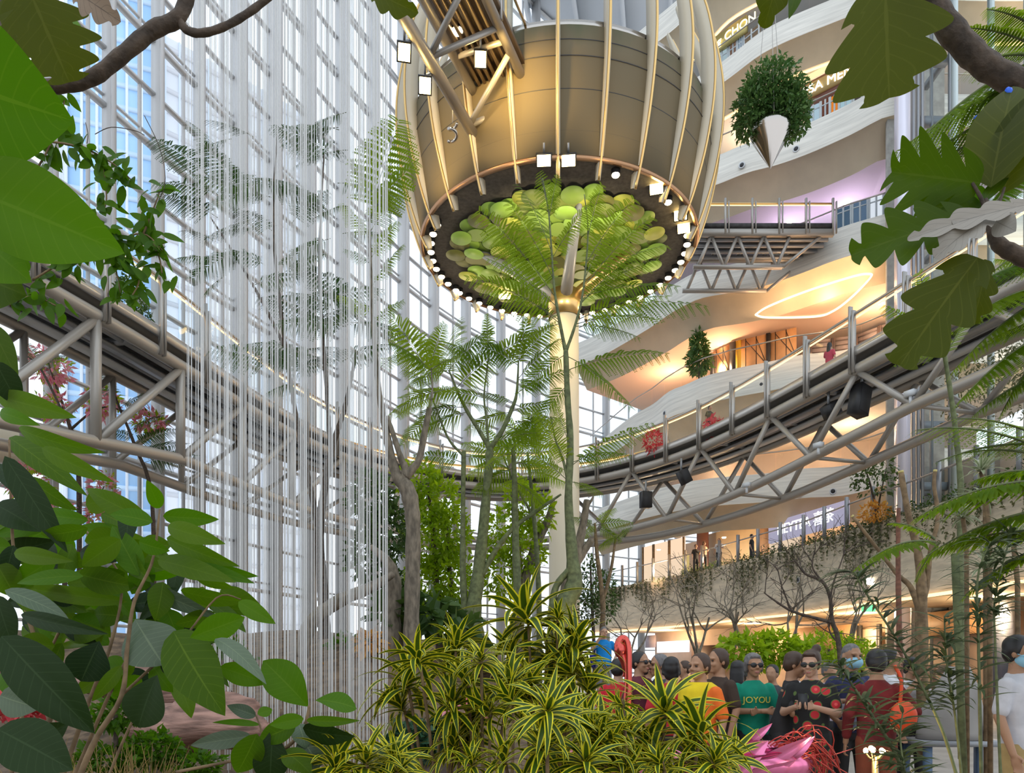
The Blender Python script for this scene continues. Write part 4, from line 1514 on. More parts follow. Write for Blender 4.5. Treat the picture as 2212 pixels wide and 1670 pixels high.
for cx0, cy0, rx, ry in ((-3.02, 10, 1.30, 1.3), (-2.75, 10.2, .98, .9), (-3.3, 9.8, .62, .8), (-2.55, 10, .52, .6)):
    a = np.linspace(0, 2 * PI, 40)
    MB().tube(np.stack((cx0 + rx * np.cos(a), cy0 + ry * np.sin(a), np.full(40, 14.22)), -1), .02, 6).build('ring', M['steel'], hg)

# ------------------------------------------------------------ feathery trees in the middle
def grounded(trunks, d, zg=.25):
    pts, w = trunks[0]
    gy_ = HY + (EYE - zg) * F / d
    if pts[0][1] < gy_ and d < 25 and pts[0][1] > 1000:
        pts = [(pts[0][0], gy_)] + list(pts)
        w = [w[0] * 1.1] + list(w)
    return [(pts, w)] + list(trunks[1:])


def ftree(name, label, cat, d, trunks, fronds, bark, leaf='fern', npin=13, plen=.33, nleaf=13, group=None, extra=None, lw=.5):
    """trunks: list of (pixel path, widths); fronds: (bx,by,tx,ty[,dd]) in px"""
    x0 = trunks[0][0][0]
    t = thing(name, label, cat, P(x0[0], x0[1], d), group)
    sb_, lb = MB(), MB()
    trunks = grounded(trunks, d)
    for k, (pts, w) in enumerate(trunks):
        m_ = MB()
        ptube(m_, pts, d, w)
        m_.build('trunk' if k == 0 else 'branch', M[bark], t, True)
    for f in fronds:
        bx, by, tx, ty = f[:4]
        dd = f[4] if len(f) > 4 else rng.normal(0, .35)
        frond(lb, sb_, P(bx, by, d), P(tx, ty, d + dd), sag=.12, npin=npin, plen=plen * np.linalg.norm(P(bx, by, d) - P(tx, ty, d)) / 1.2 if plen > 0 else -plen, nleaf=nleaf, lw=lw, up=(rng.normal(0, .4), -.85, .55))
    lb.build('foliage', G[leaf], t)
    sb_.build('leaf_stalks', M['greenbark'], t)
    return t


ftree('feather_tree', 'slender green feathery tree in front of the cream column, fork under the bowl', 'tree', 14,
      [([(1205, 1375), (1218, 1310), (1240, 1265), (1236, 1200), (1228, 1080), (1232, 960), (1226, 860), (1222, 757)], [50, 42, 38, 26, 17, 15, 13, 11]),
       ([(1222, 760), (1208, 690), (1197, 620), (1190, 520), (1184, 450), (1172, 385)], [9, 7, 5, 4, 3, 2]),
       ([(1222, 760), (1240, 710), (1256, 650), (1266, 570), (1270, 490), (1262, 420)], [8, 6, 5, 4, 3, 2]),
       ([(1230, 1060), (1218, 1000), (1200, 950), (1190, 900)], [8, 6, 4, 2]),
       ([(1232, 1230), (1200, 1270), (1190, 1340)], [16, 14, 18])],
      [(1198, 640, 1035, 455), (1200, 660, 1055, 560), (1194, 600, 1100, 440), (1188, 480, 1165, 372), (1190, 540, 1120, 400), (1192, 560, 1275, 440), (1186, 470, 1205, 380), (1210, 700, 1110, 640), (1206, 690, 1010, 600),
       (1262, 620, 1405, 470), (1258, 650, 1420, 560), (1250, 680, 1525, 662), (1262, 640, 1460, 620), (1266, 570, 1370, 430), (1268, 520, 1300, 400), (1264, 600, 1330, 480), (1256, 655, 1350, 570), (1245, 700, 1420, 690),
       (1226, 770, 1362, 880), (1226, 800, 1440, 765), (1224, 765, 1120, 850), (1228, 830, 1150, 930), (1230, 1010, 1410, 915), (1232, 1000, 1360, 985), (1228, 1040, 1110, 960), (1232, 1010, 1160, 900), (1230, 1040, 1300, 1070), (1226, 950, 1190, 860),
       (1240, 705, 1380, 730), (1250, 690, 1440, 640), (1206, 700, 1130, 740), (1262, 610, 1440, 530), (1198, 640, 1075, 500)],
      'greenbark', npin=13, plen=.23)
ftree('feather_tree', 'green feathery tree with a wide Y fork left of the cream column', 'tree', 15,
      [([(1030, 1420), (1022, 1330), (1032, 1250), (1045, 1130), (1056, 1010), (1058, 968)], [46, 36, 28, 22, 18, 15]),
       ([(1058, 970), (1035, 930), (1010, 890), (990, 850), (970, 800)], [11, 9, 8, 6, 3]),
       ([(1058, 970), (1085, 930), (1105, 885), (1116, 850), (1120, 780)], [12, 10, 9, 6, 3]),
       ([(1056, 965), (1050, 900), (1046, 850), (1056, 770)], [5, 5, 4, 2]),
       ([(1040, 1245), (1070, 1190), (1110, 1140), (1165, 1100), (1212, 1068)], [13, 11, 10, 8, 4]),
       ([(1005, 1330), (1000, 1240), (1000, 1100), (1002, 975)], [16, 14, 10, 10]),
       ([(1002, 985), (970, 950), (945, 890), (930, 850)], [6, 5, 4, 2]),
       ([(1120, 1310), (1114, 1180), (1112, 1050), (1108, 960)], [20, 16, 12, 8])],
      [(975, 810, 860, 770), (980, 820, 900, 720), (985, 840, 1080, 760), (972, 800, 990, 690), (970, 800, 1060, 715), (990, 850, 870, 860), (1116, 850, 1230, 800), (1118, 820, 1210, 735), (1120, 790, 1020, 740), (1118, 800, 1140, 680),
       (1056, 780, 1165, 720), (1054, 800, 960, 740), (1056, 770, 1050, 680), (1104, 890, 1200, 870), (1110, 870, 1030, 850), (1046, 860, 940, 850), (1010, 890, 900, 940), (1120, 780, 1200, 700), (1000, 870, 1100, 900), (1090, 920, 1180, 960), (930, 850, 840, 900), (945, 890, 870, 960), (1108, 970, 1170, 900), (1108, 980, 1050, 1010), (1110, 1000, 1190, 1020), (1112, 1040, 1180, 1100), (1116, 820, 1180, 840), (960, 800, 880, 840), (1000, 1000, 895, 985), (1058, 960, 1185, 935), (1100, 920, 1215, 905), (1000, 985, 1095, 1015), (1112, 1010, 1025, 1065), (1112, 1000, 1215, 1015), (1000, 880, 900, 900), (1104, 890, 1010, 930)],
      'greenbark')
ftree('feather_tree', 'thick grey trunked feathery tree with cut arms beside the string curtain', 'tree', 13,
      [([(888, 1480), (888, 1390), (891, 1250), (892, 1130), (884, 1070), (870, 1040)], [38, 35, 33, 32, 36, 30]),
       ([(875, 1050), (858, 1030), (842, 975), (828, 900), (818, 840), (806, 700), (800, 560), (798, 470)], [30, 24, 18, 15, 12, 9, 7, 4]),
       ([(872, 1040), (876, 1015), (866, 990), (850, 940), (836, 900)], [22, 18, 13, 11, 9]),
       ([(876, 1030), (892, 1012), (906, 990), (918, 930), (928, 880)], [22, 18, 15, 14, 12]),
       ([(928, 880), (934, 840), (930, 780)], [6, 4, 2])],
      [(806, 700, 870, 650), (803, 620, 870, 530), (800, 560, 860, 480), (800, 520, 740, 440), (798, 480, 840, 400), (806, 680, 730, 640), (930, 800, 840, 740), (930, 790, 960, 700), (930, 800, 1000, 770), (932, 840, 870, 800), (930, 820, 850, 690), (934, 850, 990, 840), (815, 800, 880, 760), (800, 570, 745, 540), (800, 500, 870, 420), (936, 860, 860, 900), (798, 470, 900, 350), (799, 480, 860, 260)],
      'bark')
G['fern_lime'] = leafmat('fern_lime', (.20, .34, .006), (.36, .48, .02), trans=.5, tcol=(.4, .55, .01), rough=.6, spec=.1)
ftree('feather_tree', 'thin lime green feathery tree between the Y fork tree and the column', 'tree', 17, [([(1165, 1330), (1160, 1200), (1150, 1080), (1140, 980)], [12, 10, 8, 5]), ([(1155, 1120), (1110, 1040), (1085, 980)], [6, 5, 3])],
      [(1142, 985, 1040, 960), (1142, 985, 1235, 965), (1140, 980, 1090, 900), (1142, 980, 1200, 905), (1146, 1020, 1230, 1050), (1146, 1030, 1070, 1060), (1086, 985, 1000, 960), (1086, 980, 1130, 940), (1090, 990, 1010, 1030), (1140, 980, 1150, 880), (1088, 980, 1040, 920)], 'greenbark', 'fern_lime')
# taller feathery tree behind the strings
fr = []
for k in range(46):
    bx, by = rng.uniform(520, 760), rng.uniform(240, 900)
    a = rng.choice((-1, 1))
    fr.append((bx, by, bx + a * rng.uniform(70, 150), by + rng.uniform(-70, 60)))
fr += [(470, 420, 335, 395), (470, 470, 340, 420), (460, 520, 385, 500), (460, 560, 380, 560), (480, 600, 440, 640), (450, 380, 330, 300), (470, 330, 400, 260), (500, 300, 420, 330), (520, 420, 440, 310)]
tr_l = [([(700, 1330), (690, 1150), (715, 980), (745, 880), (770, 760)], [26, 20, 14, 10, 6]),
        ([(690, 1150), (640, 900), (610, 700), (590, 480), (600, 280)], [14, 10, 8, 6, 3]),
        ([(620, 760), (560, 640), (500, 540), (455, 470)], [8, 6, 5, 3]),
        ([(715, 980), (700, 760), (690, 560), (700, 330)], [10, 8, 6, 3])]
ftree('feather_tree', 'tall dark feathery tree standing behind the string curtain', 'tree', 15.5, tr_l, fr, 'darkbark', 'fern_dark')
# bare sloping trunk low behind the strings
t = thing('fallen_trunk', 'thick grey trunk leaning low behind the string curtain', 'tree', P(660, 1400, 13))
m_ = MB()
ptube(m_, [(650, 1420), (670, 1350), (730, 1300), (800, 1270), (850, 1240)], 13, [30, 34, 30, 24, 14])
ptube(m_, [(850, 1440), (845, 1340), (850, 1260), (838, 1215), (800, 1180)], 13.3, [52, 42, 34, 22, 10])
m_.build('trunk', M['bark'], t, True)

# ------------------------------------------------------------ leafy bushes behind
def bush(name, label, cat, d, lobes, n, L, leaf, trunk=None, group=None, W=None, bark='darkbark', base=None):
    """lobes: (px, py, rx_px, ry_px[, depth offset])"""
    b0_ = base or (lobes[0][0], lobes[0][1] + lobes[0][3])
    t = thing(name, label, cat, P(b0_[0], b0_[1], d), group)
    mb_ = MB()
    tot = sum(l[2] * l[3] for l in lobes)
    for l in lobes:
        dd = d + (l[4] if len(l) > 4 else 0)
        k = dd / F
        c, ow = blob(int(n * l[2] * l[3] / tot), P(l[0], l[1], dd), (l[2] * k, (l[2] + l[3]) * .5 * k, l[3] * k), .45)
        scatter(mb_, c, L, W or L * .45, ow)
    mb_.build('foliage', G[leaf], t)
    if not trunk and d < 22:
        bb = P(b0_[0], b0_[1], d)
        MB().tube([(bb[0], bb[1], .15), bb - (0, 0, .0), P(lobes[0][0], lobes[0][1], d)], .02, 6).build('stem', M[bark], t, True)
    if trunk:
        for pts, w in grounded(trunk, d):
            m2 = MB()
            ptube(m2, pts, d, w)
            m2.build('stem', M[bark], t, True)
    return t


bush('leafy_tree', 'bright yellow green leafy tree behind the grey cut trunk', 'tree', 18, [(905, 1040, 50, 45), (945, 1080, 55, 60), (930, 1170, 60, 70), (970, 1150, 50, 70), (920, 1260, 60, 60), (975, 1250, 50, 70), (960, 1330, 60, 60)], 5200, .15, 'bush', [([(950, 1420), (945, 1300), (935, 1150), (925, 1060)], [18, 14, 10, 5]), ([(985, 1400), (975, 1280), (965, 1130)], [14, 10, 5])])
bush('leafy_tree', 'yellow green loose tree between the Y fork tree and the cream column', 'tree', 19, [(1090, 1150, 50, 60), (1130, 1080, 40, 50), (1080, 1240, 45, 60), (1140, 1190, 40, 60), (1170, 1110, 30, 50)], 2600, .15, 'bush', [([(1120, 1330), (1150, 1200), (1185, 1120), (1195, 1080)], [26, 20, 16, 8]), ([(1125, 1300), (1115, 1150), (1105, 1030), (1095, 960)], [20, 15, 11, 6])], bark='bark')
bush('leafy_tree', 'dark small leaved tree between the trunk and the string curtain', 'tree', 16, [(800, 1080, 50, 60), (840, 1150, 40, 80), (790, 1200, 40, 60), (850, 1290, 40, 60)], 2200, .16, 'bushdark', [([(838, 1400), (830, 1250), (815, 1130)], [14, 10, 5])])
bush('weeping_shrub', 'dark small leaved shrub right of the cream column', 'shrub', 21, [(1275, 1260, 30, 60), (1265, 1310, 34, 50), (1310, 1290, 24, 60)], 1500, .11, 'bushdark', [([(1283, 1400), (1278, 1290), (1275, 1210)], [8, 6, 3])])
bush('low_shrub', 'big dark green leaves at the foot of the grey trunk', 'shrub', 13.6, [(850, 1330, 50, 26), (930, 1330, 60, 30), (1000, 1360, 30, 30)], 160, .42, 'bushdark', None, W=.2)
for x, y, lab, k_ in ((1290, 1110, 'small yellow green feathery sapling right of the cream column', 0),):
    ftree('sapling', lab, 'tree', 17, [([(1300, 1400), (1302, 1300), (1290, 1200), (1285, 1130)], [13, 11, 9, 5]), ([(1302, 1300), (1320, 1230), (1330, 1160)], [8, 7, 4])],
          [(1285, 1135, 1230, 1120), (1287, 1135, 1365, 1130), (1290, 1140, 1340, 1170), (1285, 1130, 1250, 1180), (1330, 1165, 1365, 1140), (1287, 1130, 1330, 1100), (1330, 1160, 1290, 1190)], 'tanbark', 'fern', npin=12, plen=.3)
t = thing('dead_tree', 'pollarded bare tree with cut limbs right of the green forked trunk', 'tree', P(1225, 1350, 15.5))
for pts, w in (([(1225, 1400), (1226, 1290), (1238, 1230), (1250, 1180), (1262, 1120), (1268, 1080)], [50, 36, 30, 20, 16, 14]), ([(1240, 1225), (1262, 1190), (1278, 1165)], [20, 16, 13]), ([(1266, 1095), (1275, 1085), (1282, 1072)], [8, 6, 4])):
    m_ = MB()
    ptube(m_, pts, 15.5, w)
    m_.build('limb', M['bark'], t, True)

# ------------------------------------------------------------ bare twig trees and shrubs at right middle
def twig(mb, p, d, L, r, depth, spread=.6, n=2):
    p = np.asarray(p, float)
    d = unit(d)
    q = [p]
    dd = d.copy()
    for k in range(3):
        dd = unit(dd + rng.normal(0, .16, 3) + np.array((0, 0, .04)))
        q.append(q[-1] + dd * L / 3)
    mb.tube(q, np.linspace(r, r * .65, 4), 5, cap=False)
    if depth > 0:
        for _ in range(n + (rng.random() < .5)):
            twig(mb, q[rng.integers(2, 4)], dd + rng.normal(0, spread, 3) * np.array((1, .7, .8)), L * rng.uniform(.6, .85), r * .6, depth - 1, spread, n)


for (x, y, d, L, lean, lab) in ((1505, 1420, 13, .75, -.1, 'bare brown twig shrub left of the bright green shrub'), (1600, 1400, 14, .75, .1, 'bare brown twig shrub behind the bright green shrub'), (1700, 1400, 15, .8, 0.2, 'bare brown twig shrub right of the bright green shrub'), (1365, 1420, 17, .7, 0, 'thin dark bare twigs behind the man in blue'), (1840, 1400, 16, .8, -.2, 'bare twig shrub below the planted wall at right')):
    m_ = MB()
    p = P(x, y, d)
    p[2] = max(p[2], 0.3)
    for k in range(3):
        twig(m_, p + rng.normal(0, .05, 3) * (1, 1, 0), (lean + rng.normal(0, .3), rng.normal(0, .2), 1), L, .028, 4, .55)
    tag(m_.build('twig_shrub', M['bark'], None, True), lab, 'shrub')
t = thing('bare_tree', 'dark bare tree with crooked arms in front of the planted wall', 'tree', P(1815, 1440, 10))
for pts, w in (([(1820, 1500), (1815, 1420), (1808, 1370), (1797, 1340), (1793, 1290), (1775, 1255), (1740, 1240), (1720, 1215)], [14, 12, 11, 10, 8, 7, 5, 3]), ([(1797, 1345), (1760, 1335), (1710, 1320), (1670, 1295), (1650, 1280)], [8, 7, 6, 4, 2]), ([(1793, 1300), (1800, 1260), (1815, 1220), (1825, 1190)], [5, 4, 3, 2]), ([(1775, 1255), (1755, 1225), (1760, 1190)], [5, 4, 2]), ([(1710, 1320), (1690, 1270), (1680, 1230)], [4, 3, 2]), ([(1812, 1390), (1795, 1370), (1788, 1345)], [5, 4, 2])):
    m_ = MB()
    q2 = ptube(m_, pts, 10, w)
    m_.build('limb', M['darkbark'], t, True)
    m_ = MB()
    for k in range(4):
        twig(m_, q2[rng.integers(len(q2) // 2, len(q2))], (rng.normal(0, .8), rng.normal(0, .4), .7), .28, .008, 2)
    m_.build('twigs', M['darkbark'], t)
bush('bright_shrub', 'bright yellow green shrub behind the people', 'shrub', 12, [(1610, 1410, 60, 42), (1680, 1400, 45, 36), (1730, 1410, 40, 26)], 1500, .13, 'bush', None)
bush('fine_shrub', 'fine leaved yellowish shrub behind the woman in the floral dress', 'shrub', 13, [(1790, 1400, 60, 40), (1850, 1410, 40, 34)], 1500, .085, 'bush', None)
bush('potted_tree', 'small cone shaped tree on the third floor balcony', 'tree', 40.5, [(1510, 780, 26, 30), (1509, 750, 17, 26), (1508, 728, 8, 16)], 1300, .26, 'topiary', [([(1510, 830), (1510, 760)], [4, 3])])
bush('hanging_tree', 'round leafy tree growing from the hanging chrome planter', 'tree', 27, [(1668, 185, 60, 52), (1700, 220, 52, 50), (1625, 235, 42, 50), (1690, 250, 50, 40), (1615, 270, 30, 34), (1725, 255, 24, 40), (1660, 215, 60, 50), (1705, 290, 20, 18)], 7000, .17, 'topiary', [([(1664, 285), (1662, 250), (1668, 215), (1672, 180)], [9, 8, 6, 3]), ([(1663, 262), (1640, 240), (1622, 225)], [5, 4, 2]), ([(1664, 265), (1695, 245), (1715, 230)], [5, 4, 2])], base=(1664, 285))
bush('orange_tree', 'small loose tree with orange lit leaves on the planted wall', 'tree', 28, [(1890, 1040, 50, 36), (1860, 1020, 26, 26), (1910, 1010, 26, 26)], 420, .17, 'bushdark', [([(1893, 1135), (1890, 1090), (1878, 1040), (1866, 1005)], [6, 5, 4, 2]), ([(1893, 1120), (1902, 1070), (1915, 1010)], [5, 4, 2])])
bush('orange_shrub', 'orange leaved shrub under the small loose tree on the planted wall', 'shrub', 27.5, [(1890, 1105, 34, 20)], 260, .17, 'orange', None)

# creepers that hang over the planted wall and hedge on top
cur = CUR['A']
mb_ = MB()
mh = MB()
for k in range(900):
    i0 = rng.integers(2, len(cur) - 2)
    t_ = unit(np.r_[cur[i0 + 1] - cur[i0], 0])
    n_2 = np.array((-t_[1], t_[0], 0))
    n_2 = n_2 if n_2 @ np.array((-1, -.6, 0)) > 0 else -n_2
    if rng.random() > .25 + .75 * abs(math.sin(i0 * .21)):
        continue
    L = rng.uniform(.3, 1.5) * (.5 + abs(math.sin(i0 * .33)))
    p0 = np.r_[cur[i0], 7.12] + n_2 * .06
    zz = np.arange(0, L, .09)
    c = p0 - np.outer(zz, (0, 0, 1)) + rng.normal(0, .045, (len(zz), 3)) + n_2 * .04
    scatter(mb_, c, .14, .06)
tag(mb_.build('wall_creeper', G['creeper']), 'grey green creepers trailing down the planted concrete wall', 'creeper', kind='stuff')
c = []
for k in range(3400):
    f_ = rng.random()
    i0 = int((.28 + .72 * f_) * (len(cur) - 2))
    c.append(np.r_[off2(cur, .28)[i0] if 0 else cur[i0] + unit(np.array((1, .6))) * .3, 7.1] + rng.normal(0, .12, 3) * (1, 1, .9) + np.array((0, 0, abs(rng.normal(0, .16)))))
scatter(mh, np.array(c), .13, .06)
tag(mh.build('parapet_hedge', G['bushdark']), 'low dark green hedge along the top of the planted wall', 'hedge', kind='stuff')
# handrail posts on the planted wall
t = balustrade(cur, 7.1, 'steel posts and sloping handrail on top of the planted wall', 1.15, 1.75, inset=.15)
cc = resample(off2(cur, .1), 1.75)
for k in range(len(cc)):
    MB().box(np.r_[cc[k], 7.1 + .7], (.16, .1, 1.5), .6).build('post', M['grey_steel'], t)
# hanging moss under the walkway at right
mb_ = MB()
for k in range(240):
    s = rng.uniform(s_of(1860), s_of(2160))
    p0 = bp(s, rng.uniform(WK + .5, WK + 2.2), ZK - .2)
    zz = np.arange(0, rng.uniform(.8, 2.6), .1)
    scatter(mb_, p0 - np.outer(zz, (0, 0, 1)) + rng.normal(0, .05, (len(zz), 3)), .13, .04)
tag(mb_.build('hanging_vines', G['creeper']), 'curtain of dull green vines hanging behind the right end of the walkway', 'vines', kind='stuff')
# pink blossom trees behind the walkway at left
def blossom(lab, d, lobes, n, trunk):
    t = bush('blossom_tree', lab, 'tree', d, lobes, n, .2, 'pinkfl', trunk)
    mb_ = MB()
    for l in lobes:
        k = d / F
        c, ow = blob(int(n * .12), P(l[0], l[1], d), (l[2] * k * 1.1, l[2] * k, l[3] * k * 1.1), .3)
        scatter(mb_, c, .2, .08, ow)
    mb_.build('green_leaves', G['bush'], t)


blossom('pink blossom tree behind the left truss of the walkway', 24.5, [(110, 790, 40, 40), (220, 870, 40, 30), (320, 910, 36, 24), (120, 880, 40, 30)], 900, [([(170, 1010), (150, 920), (120, 830), (100, 770)], [10, 8, 5, 3]), ([(150, 930), (220, 880), (300, 900)], [6, 4, 2])])
blossom('pink blossom tree low behind the shrub at left', 22, [(225, 1060, 24, 40), (215, 1120, 26, 40), (110, 1110, 40, 40), (60, 1040, 40, 40)], 800, [([(140, 1240), (150, 1130), (120, 1060)], [10, 7, 4]), ([(150, 1150), (200, 1100), (225, 1050)], [6, 4, 2])])
ftree('feather_tree', 'dark feathery tree behind the left truss of the walkway', 'tree', 23.5, [([(330, 1100), (290, 960), (250, 860), (235, 800)], [9, 7, 5, 3]), ([(140, 900), (90, 800), (60, 770)], [6, 5, 3])],
      [(250, 860, 200, 800), (260, 880, 330, 850), (290, 960, 380, 930), (290, 950, 230, 930), (300, 980, 400, 960), (90, 800, 50, 740), (80, 790, 150, 770), (240, 810, 300, 790), (310, 1000, 420, 985), (280, 930, 350, 900)], 'darkbark', 'fern_dark', npin=12, plen=.3)
bush('flower_shrub', 'dark leaved planter shrub on the walkway behind its left rail', 'shrub', 22.5, [(280, 640, 30, 50), (310, 690, 20, 30)], 700, .13, 'bushdark')
# small plants on the bridge and red ones
for x, y, d, lab in ((1410, 955, 33.5, 'red leaved plant on the walkway at the right of the column'), (1540, 925, 31.2, 'reddish plant on the walkway left of its right half')):
    bush('red_plant', lab, 'plant', d, [(x, y, 20, 26)], 240, .2, 'redfl')
# left bank: rock, moss, red flowers, ground cover
def rock(lab, px, py, d, r, m_, seed):
    g_ = np.random.default_rng(seed)
    mb_ = MB().ell((0, 0, 0), (1, 1, 1), 28, 20)
    V = mb_.v[0]
    k = g_.normal(0, 1, (9, 3))
    f = sum(np.sin(V @ (a * 2.2) + g_.random() * 6) * .07 for a in k)
    V = V * (1 + f)[:, None]
    V[:, 2] = np.round(V[:, 2] * 5) / 5 * .5 + V[:, 2] * .5
    mb_.v[0] = V * np.asarray(r) + P(px, py, d)
    tag(mb_.build('rock', m_, None, True), lab, 'rock')


rk = mat('red_rock', (.30, .17, .13), .9, noise=.5, scale=5, bump=1.0, stretch=(.7, .7, 4))
rock('big layered reddish rock left of the string curtain', 440, 1560, 8.2, (.75, .7, .34), rk, 3)
rock('upper reddish rock behind the layered one at left', 330, 1480, 9.5, (.8, .7, .3), rk, 4)
rock('dark low rock under the variegated plants', 960, 1665, 6.2, (.4, .35, .14), mat('brown_rock', (.10, .07, .055), .9, noise=.4, scale=6, bump=.6), 5)
rock('dark rock among the variegated plants at left', 1045, 1440, 8.5, (.24, .3, .18), bpy.data.materials['brown_rock'], 6)
bush('red_flowers', 'red flowering bed at the far left behind the stems', 'flowers', 7.5, [(50, 1480, 60, 22), (110, 1510, 50, 20), (30, 1530, 50, 20)], 420, .12, 'redfl')
bush('ground_cover', 'small leaved green ground cover left of the reddish rock', 'ground cover', 6.5, [(250, 1540, 50, 36), (330, 1620, 60, 40), (230, 1640, 70, 30), (420, 1650, 60, 24)], 1900, .07, 'vine', None, W=.04)
bush('ground_cover', 'dark blue green ground cover under the variegated plants', 'ground cover', 6.0, [(900, 1600, 60, 40), (960, 1580, 30, 30)], 620, .085, 'teal', None, W=.07)
bush('pink_flowers', 'pink and orange flowers low among the variegated plants', 'flowers', 5.6, [(1010, 1545, 40, 24), (1000, 1600, 26, 40)], 240, .07, 'pinkfl')
bush('bank_shrub', 'mixed green undergrowth on the left bank behind the string curtain', 'undergrowth', 14, [(560, 1450, 60, 30), (680, 1440, 60, 30), (760, 1400, 60, 30), (480, 1400, 50, 30)], 1600, .12, 'vine')
bush('orange_foliage', 'orange lit foliage behind the right side of the string curtain', 'shrub', 13, [(795, 1390, 30, 24), (700, 1470, 10, 22)], 240, .14, 'orange')

# dry grass and thin stems low at the left
for x, y, d, n, lab in ((290, 1640, 5.5, 160, 'dry brown yellow grass tuft low at the left under the big shrub'), (130, 1600, 5.0, 110, 'dry grass tuft at the far lower left behind the shrub stems')):
    m_ = MB()
    for k in range(n):
        p = P(x + rng.normal(0, 45), y + rng.normal(0, 20), d + rng.normal(0, .3))
        p[2] = .3
        e = p + np.array((rng.normal(0, .16), rng.normal(0, .12), rng.uniform(.3, .75)))
        m_.tube(bez(p, (p + e) / 2 + (0, 0, .12), e, 5), np.linspace(.006, .0015, 5), 4, cap=False)
    tag(m_.build('grass_tuft', mat('straw_%d' % x, (.26, .17, .05), .9, noise=.5, scale=9)), lab, 'grass', kind='stuff')
# ------------------------------------------------------------ big leaved shrub at the left
def leaf_plant(name, label, cat, loc, leaves, stems, leafd, stem_m, group=None):
    """leaves: (bx,by,tx,ty,wpx,mat key[,d base,d tip,roll,droop,prof]); stems: (pts, d, w)"""
    t = thing(name, label, cat, loc, group)
    sm = MB()
    for lf in leaves:
        bx, by, tx, ty, w, mk = lf[:6]
        o_ = lf[6] if len(lf) > 6 else {}
        d0_ = o_.get('d', leafd + rng.normal(0, .12))
        d1_ = d0_ + o_.get('dd', rng.normal(0, .06))
        m_ = MB()
        px_leaf(m_, bx, by, d0_, tx, ty, d1_, w, o_.get('prof', ovate), o_.get('n', 16), 3, o_.get('fold', .22), o_.get('droop', rng.uniform(.3, .8)), o_.get('roll', rng.normal(0, .35)), None, o_.get('sweep', .1))
        m_.build('leaf', G[mk], t, True)
    for k, (pts, d, w) in enumerate(stems):
        m_ = MB()
        ptube(m_, pts, d, w)
        m_.build('stem', M[stem_m], t, True)
    return t


L1 = [(62, 1032, 170, 1103, 38, 'shrub'), (325, 1126, 190, 1056, 50, 'shrub'), (345, 1098, 316, 1036, 34, 'bright'), (352, 1115, 474, 1122, 40, 'bright'), (362, 1138, 490, 1176, 44, 'shrub'), (360, 1162, 522, 1224, 42, 'shrub'),
      (302, 1245, 243, 1137, 56, 'bright', {'roll': 0.1}), (190, 1140, 88, 1152, 42, 'shrub'), (330, 1128, 238, 1112, 44, 'bright'), (260, 1165, 178, 1222, 54, 'shrub'), (10, 985, 147, 1195, 56, 'shrub_dark'), (20, 945, 193, 1075, 50, 'shrub'), (90, 968, 250, 1042, 40, 'shrub'),
      (40, 925, 232, 977, 40, 'shrub'), (-10, 855, 168, 903, 50, 'shrub'), (0, 890, 90, 920, 32, 'bright'), (300, 1250, 420, 1213, 40, 'bright'), (340, 1210, 512, 1260, 48, 'shrub'), (400, 1225, 552, 1262, 34, 'bright'), (300, 1170, 368, 1190, 38, 'bright'), (30, 1195, 162, 1213, 38, 'shrub'),
      (-10, 1215, 32, 1290, 64, 'shrub'), (170, 1240, 300, 1268, 62, 'shrub'), (180, 1245, 38, 1262, 38, 'bright'), (302, 1258, 476, 1334, 42, 'pale', {'roll': .5}), (275, 1300, 35, 1265, 38, 'shrub'), (10, 1275, 148, 1338, 44, 'pale', {'roll': -.5}), (45, 1328, 238, 1370, 38, 'shrub_dark'),
      (292, 1338, 354, 1438, 122, 'pale', {'roll': .1, 'prof': obov, 'droop': .5}), (3, 1374, 205, 1584, 110, 'shrub_dark', {'d': 2.3, 'roll': .1}), (215, 1385, 175, 1472, 88, 'shrub_dark', {'prof': obov}), (375, 1363, 488, 1548, 112, 'shrub', {'roll': .15}), (410, 1378, 530, 1333, 58, 'bright', {'prof': obov}),
      (465, 1380, 576, 1482, 42, 'pale', {'droop': .9}), (340, 1458, 300, 1572, 96, 'shrub_dark', {'prof': obov}), (262, 1438, 198, 1515, 32, 'shrub'), (0, 1503, 88, 1530, 72, 'pale'), (-5, 1575, 158, 1665, 120, 'shrub_dark', {'d': 2.2}), (390, 1275, 542, 1297, 40, 'shrub'), (515, 1300, 596, 1348, 38, 'bright'),
      (420, 1243, 506, 1270, 26, 'shrub'), (-8, 1285, 30, 1400, 56, 'shrub_dark'), (430, 1225, 560, 1245, 30, 'bright'), (60, 1610, 150, 1560, 60, 'shrub_dark'), (-10, 780, 45, 880, 60, 'shrub_dark'), (-20, 700, 40, 820, 50, 'bread2'), (-10, 1000, 60, 1090, 60, 'shrub_dark'), (-10, 1090, 90, 1150, 70, 'shrub_dark')]
rs = np.random.default_rng(21)
for k in range(110):
    x, y = rs.uniform(-20, 480), rs.uniform(1080, 1470)
    if x > 150 + (y - 1090) * 1.2 + 120:
        continue
    a = rs.uniform(-.6, PI + .6)
    l = rs.uniform(70, 140)
    L1.append((x, y, x + l * math.cos(a), y + l * .6 * math.sin(a) + 15, rs.uniform(34, 56), ('shrub', 'bright', 'shrub_dark', 'shrub')[k % 4], {'d': rs.uniform(2.9, 3.6)}))
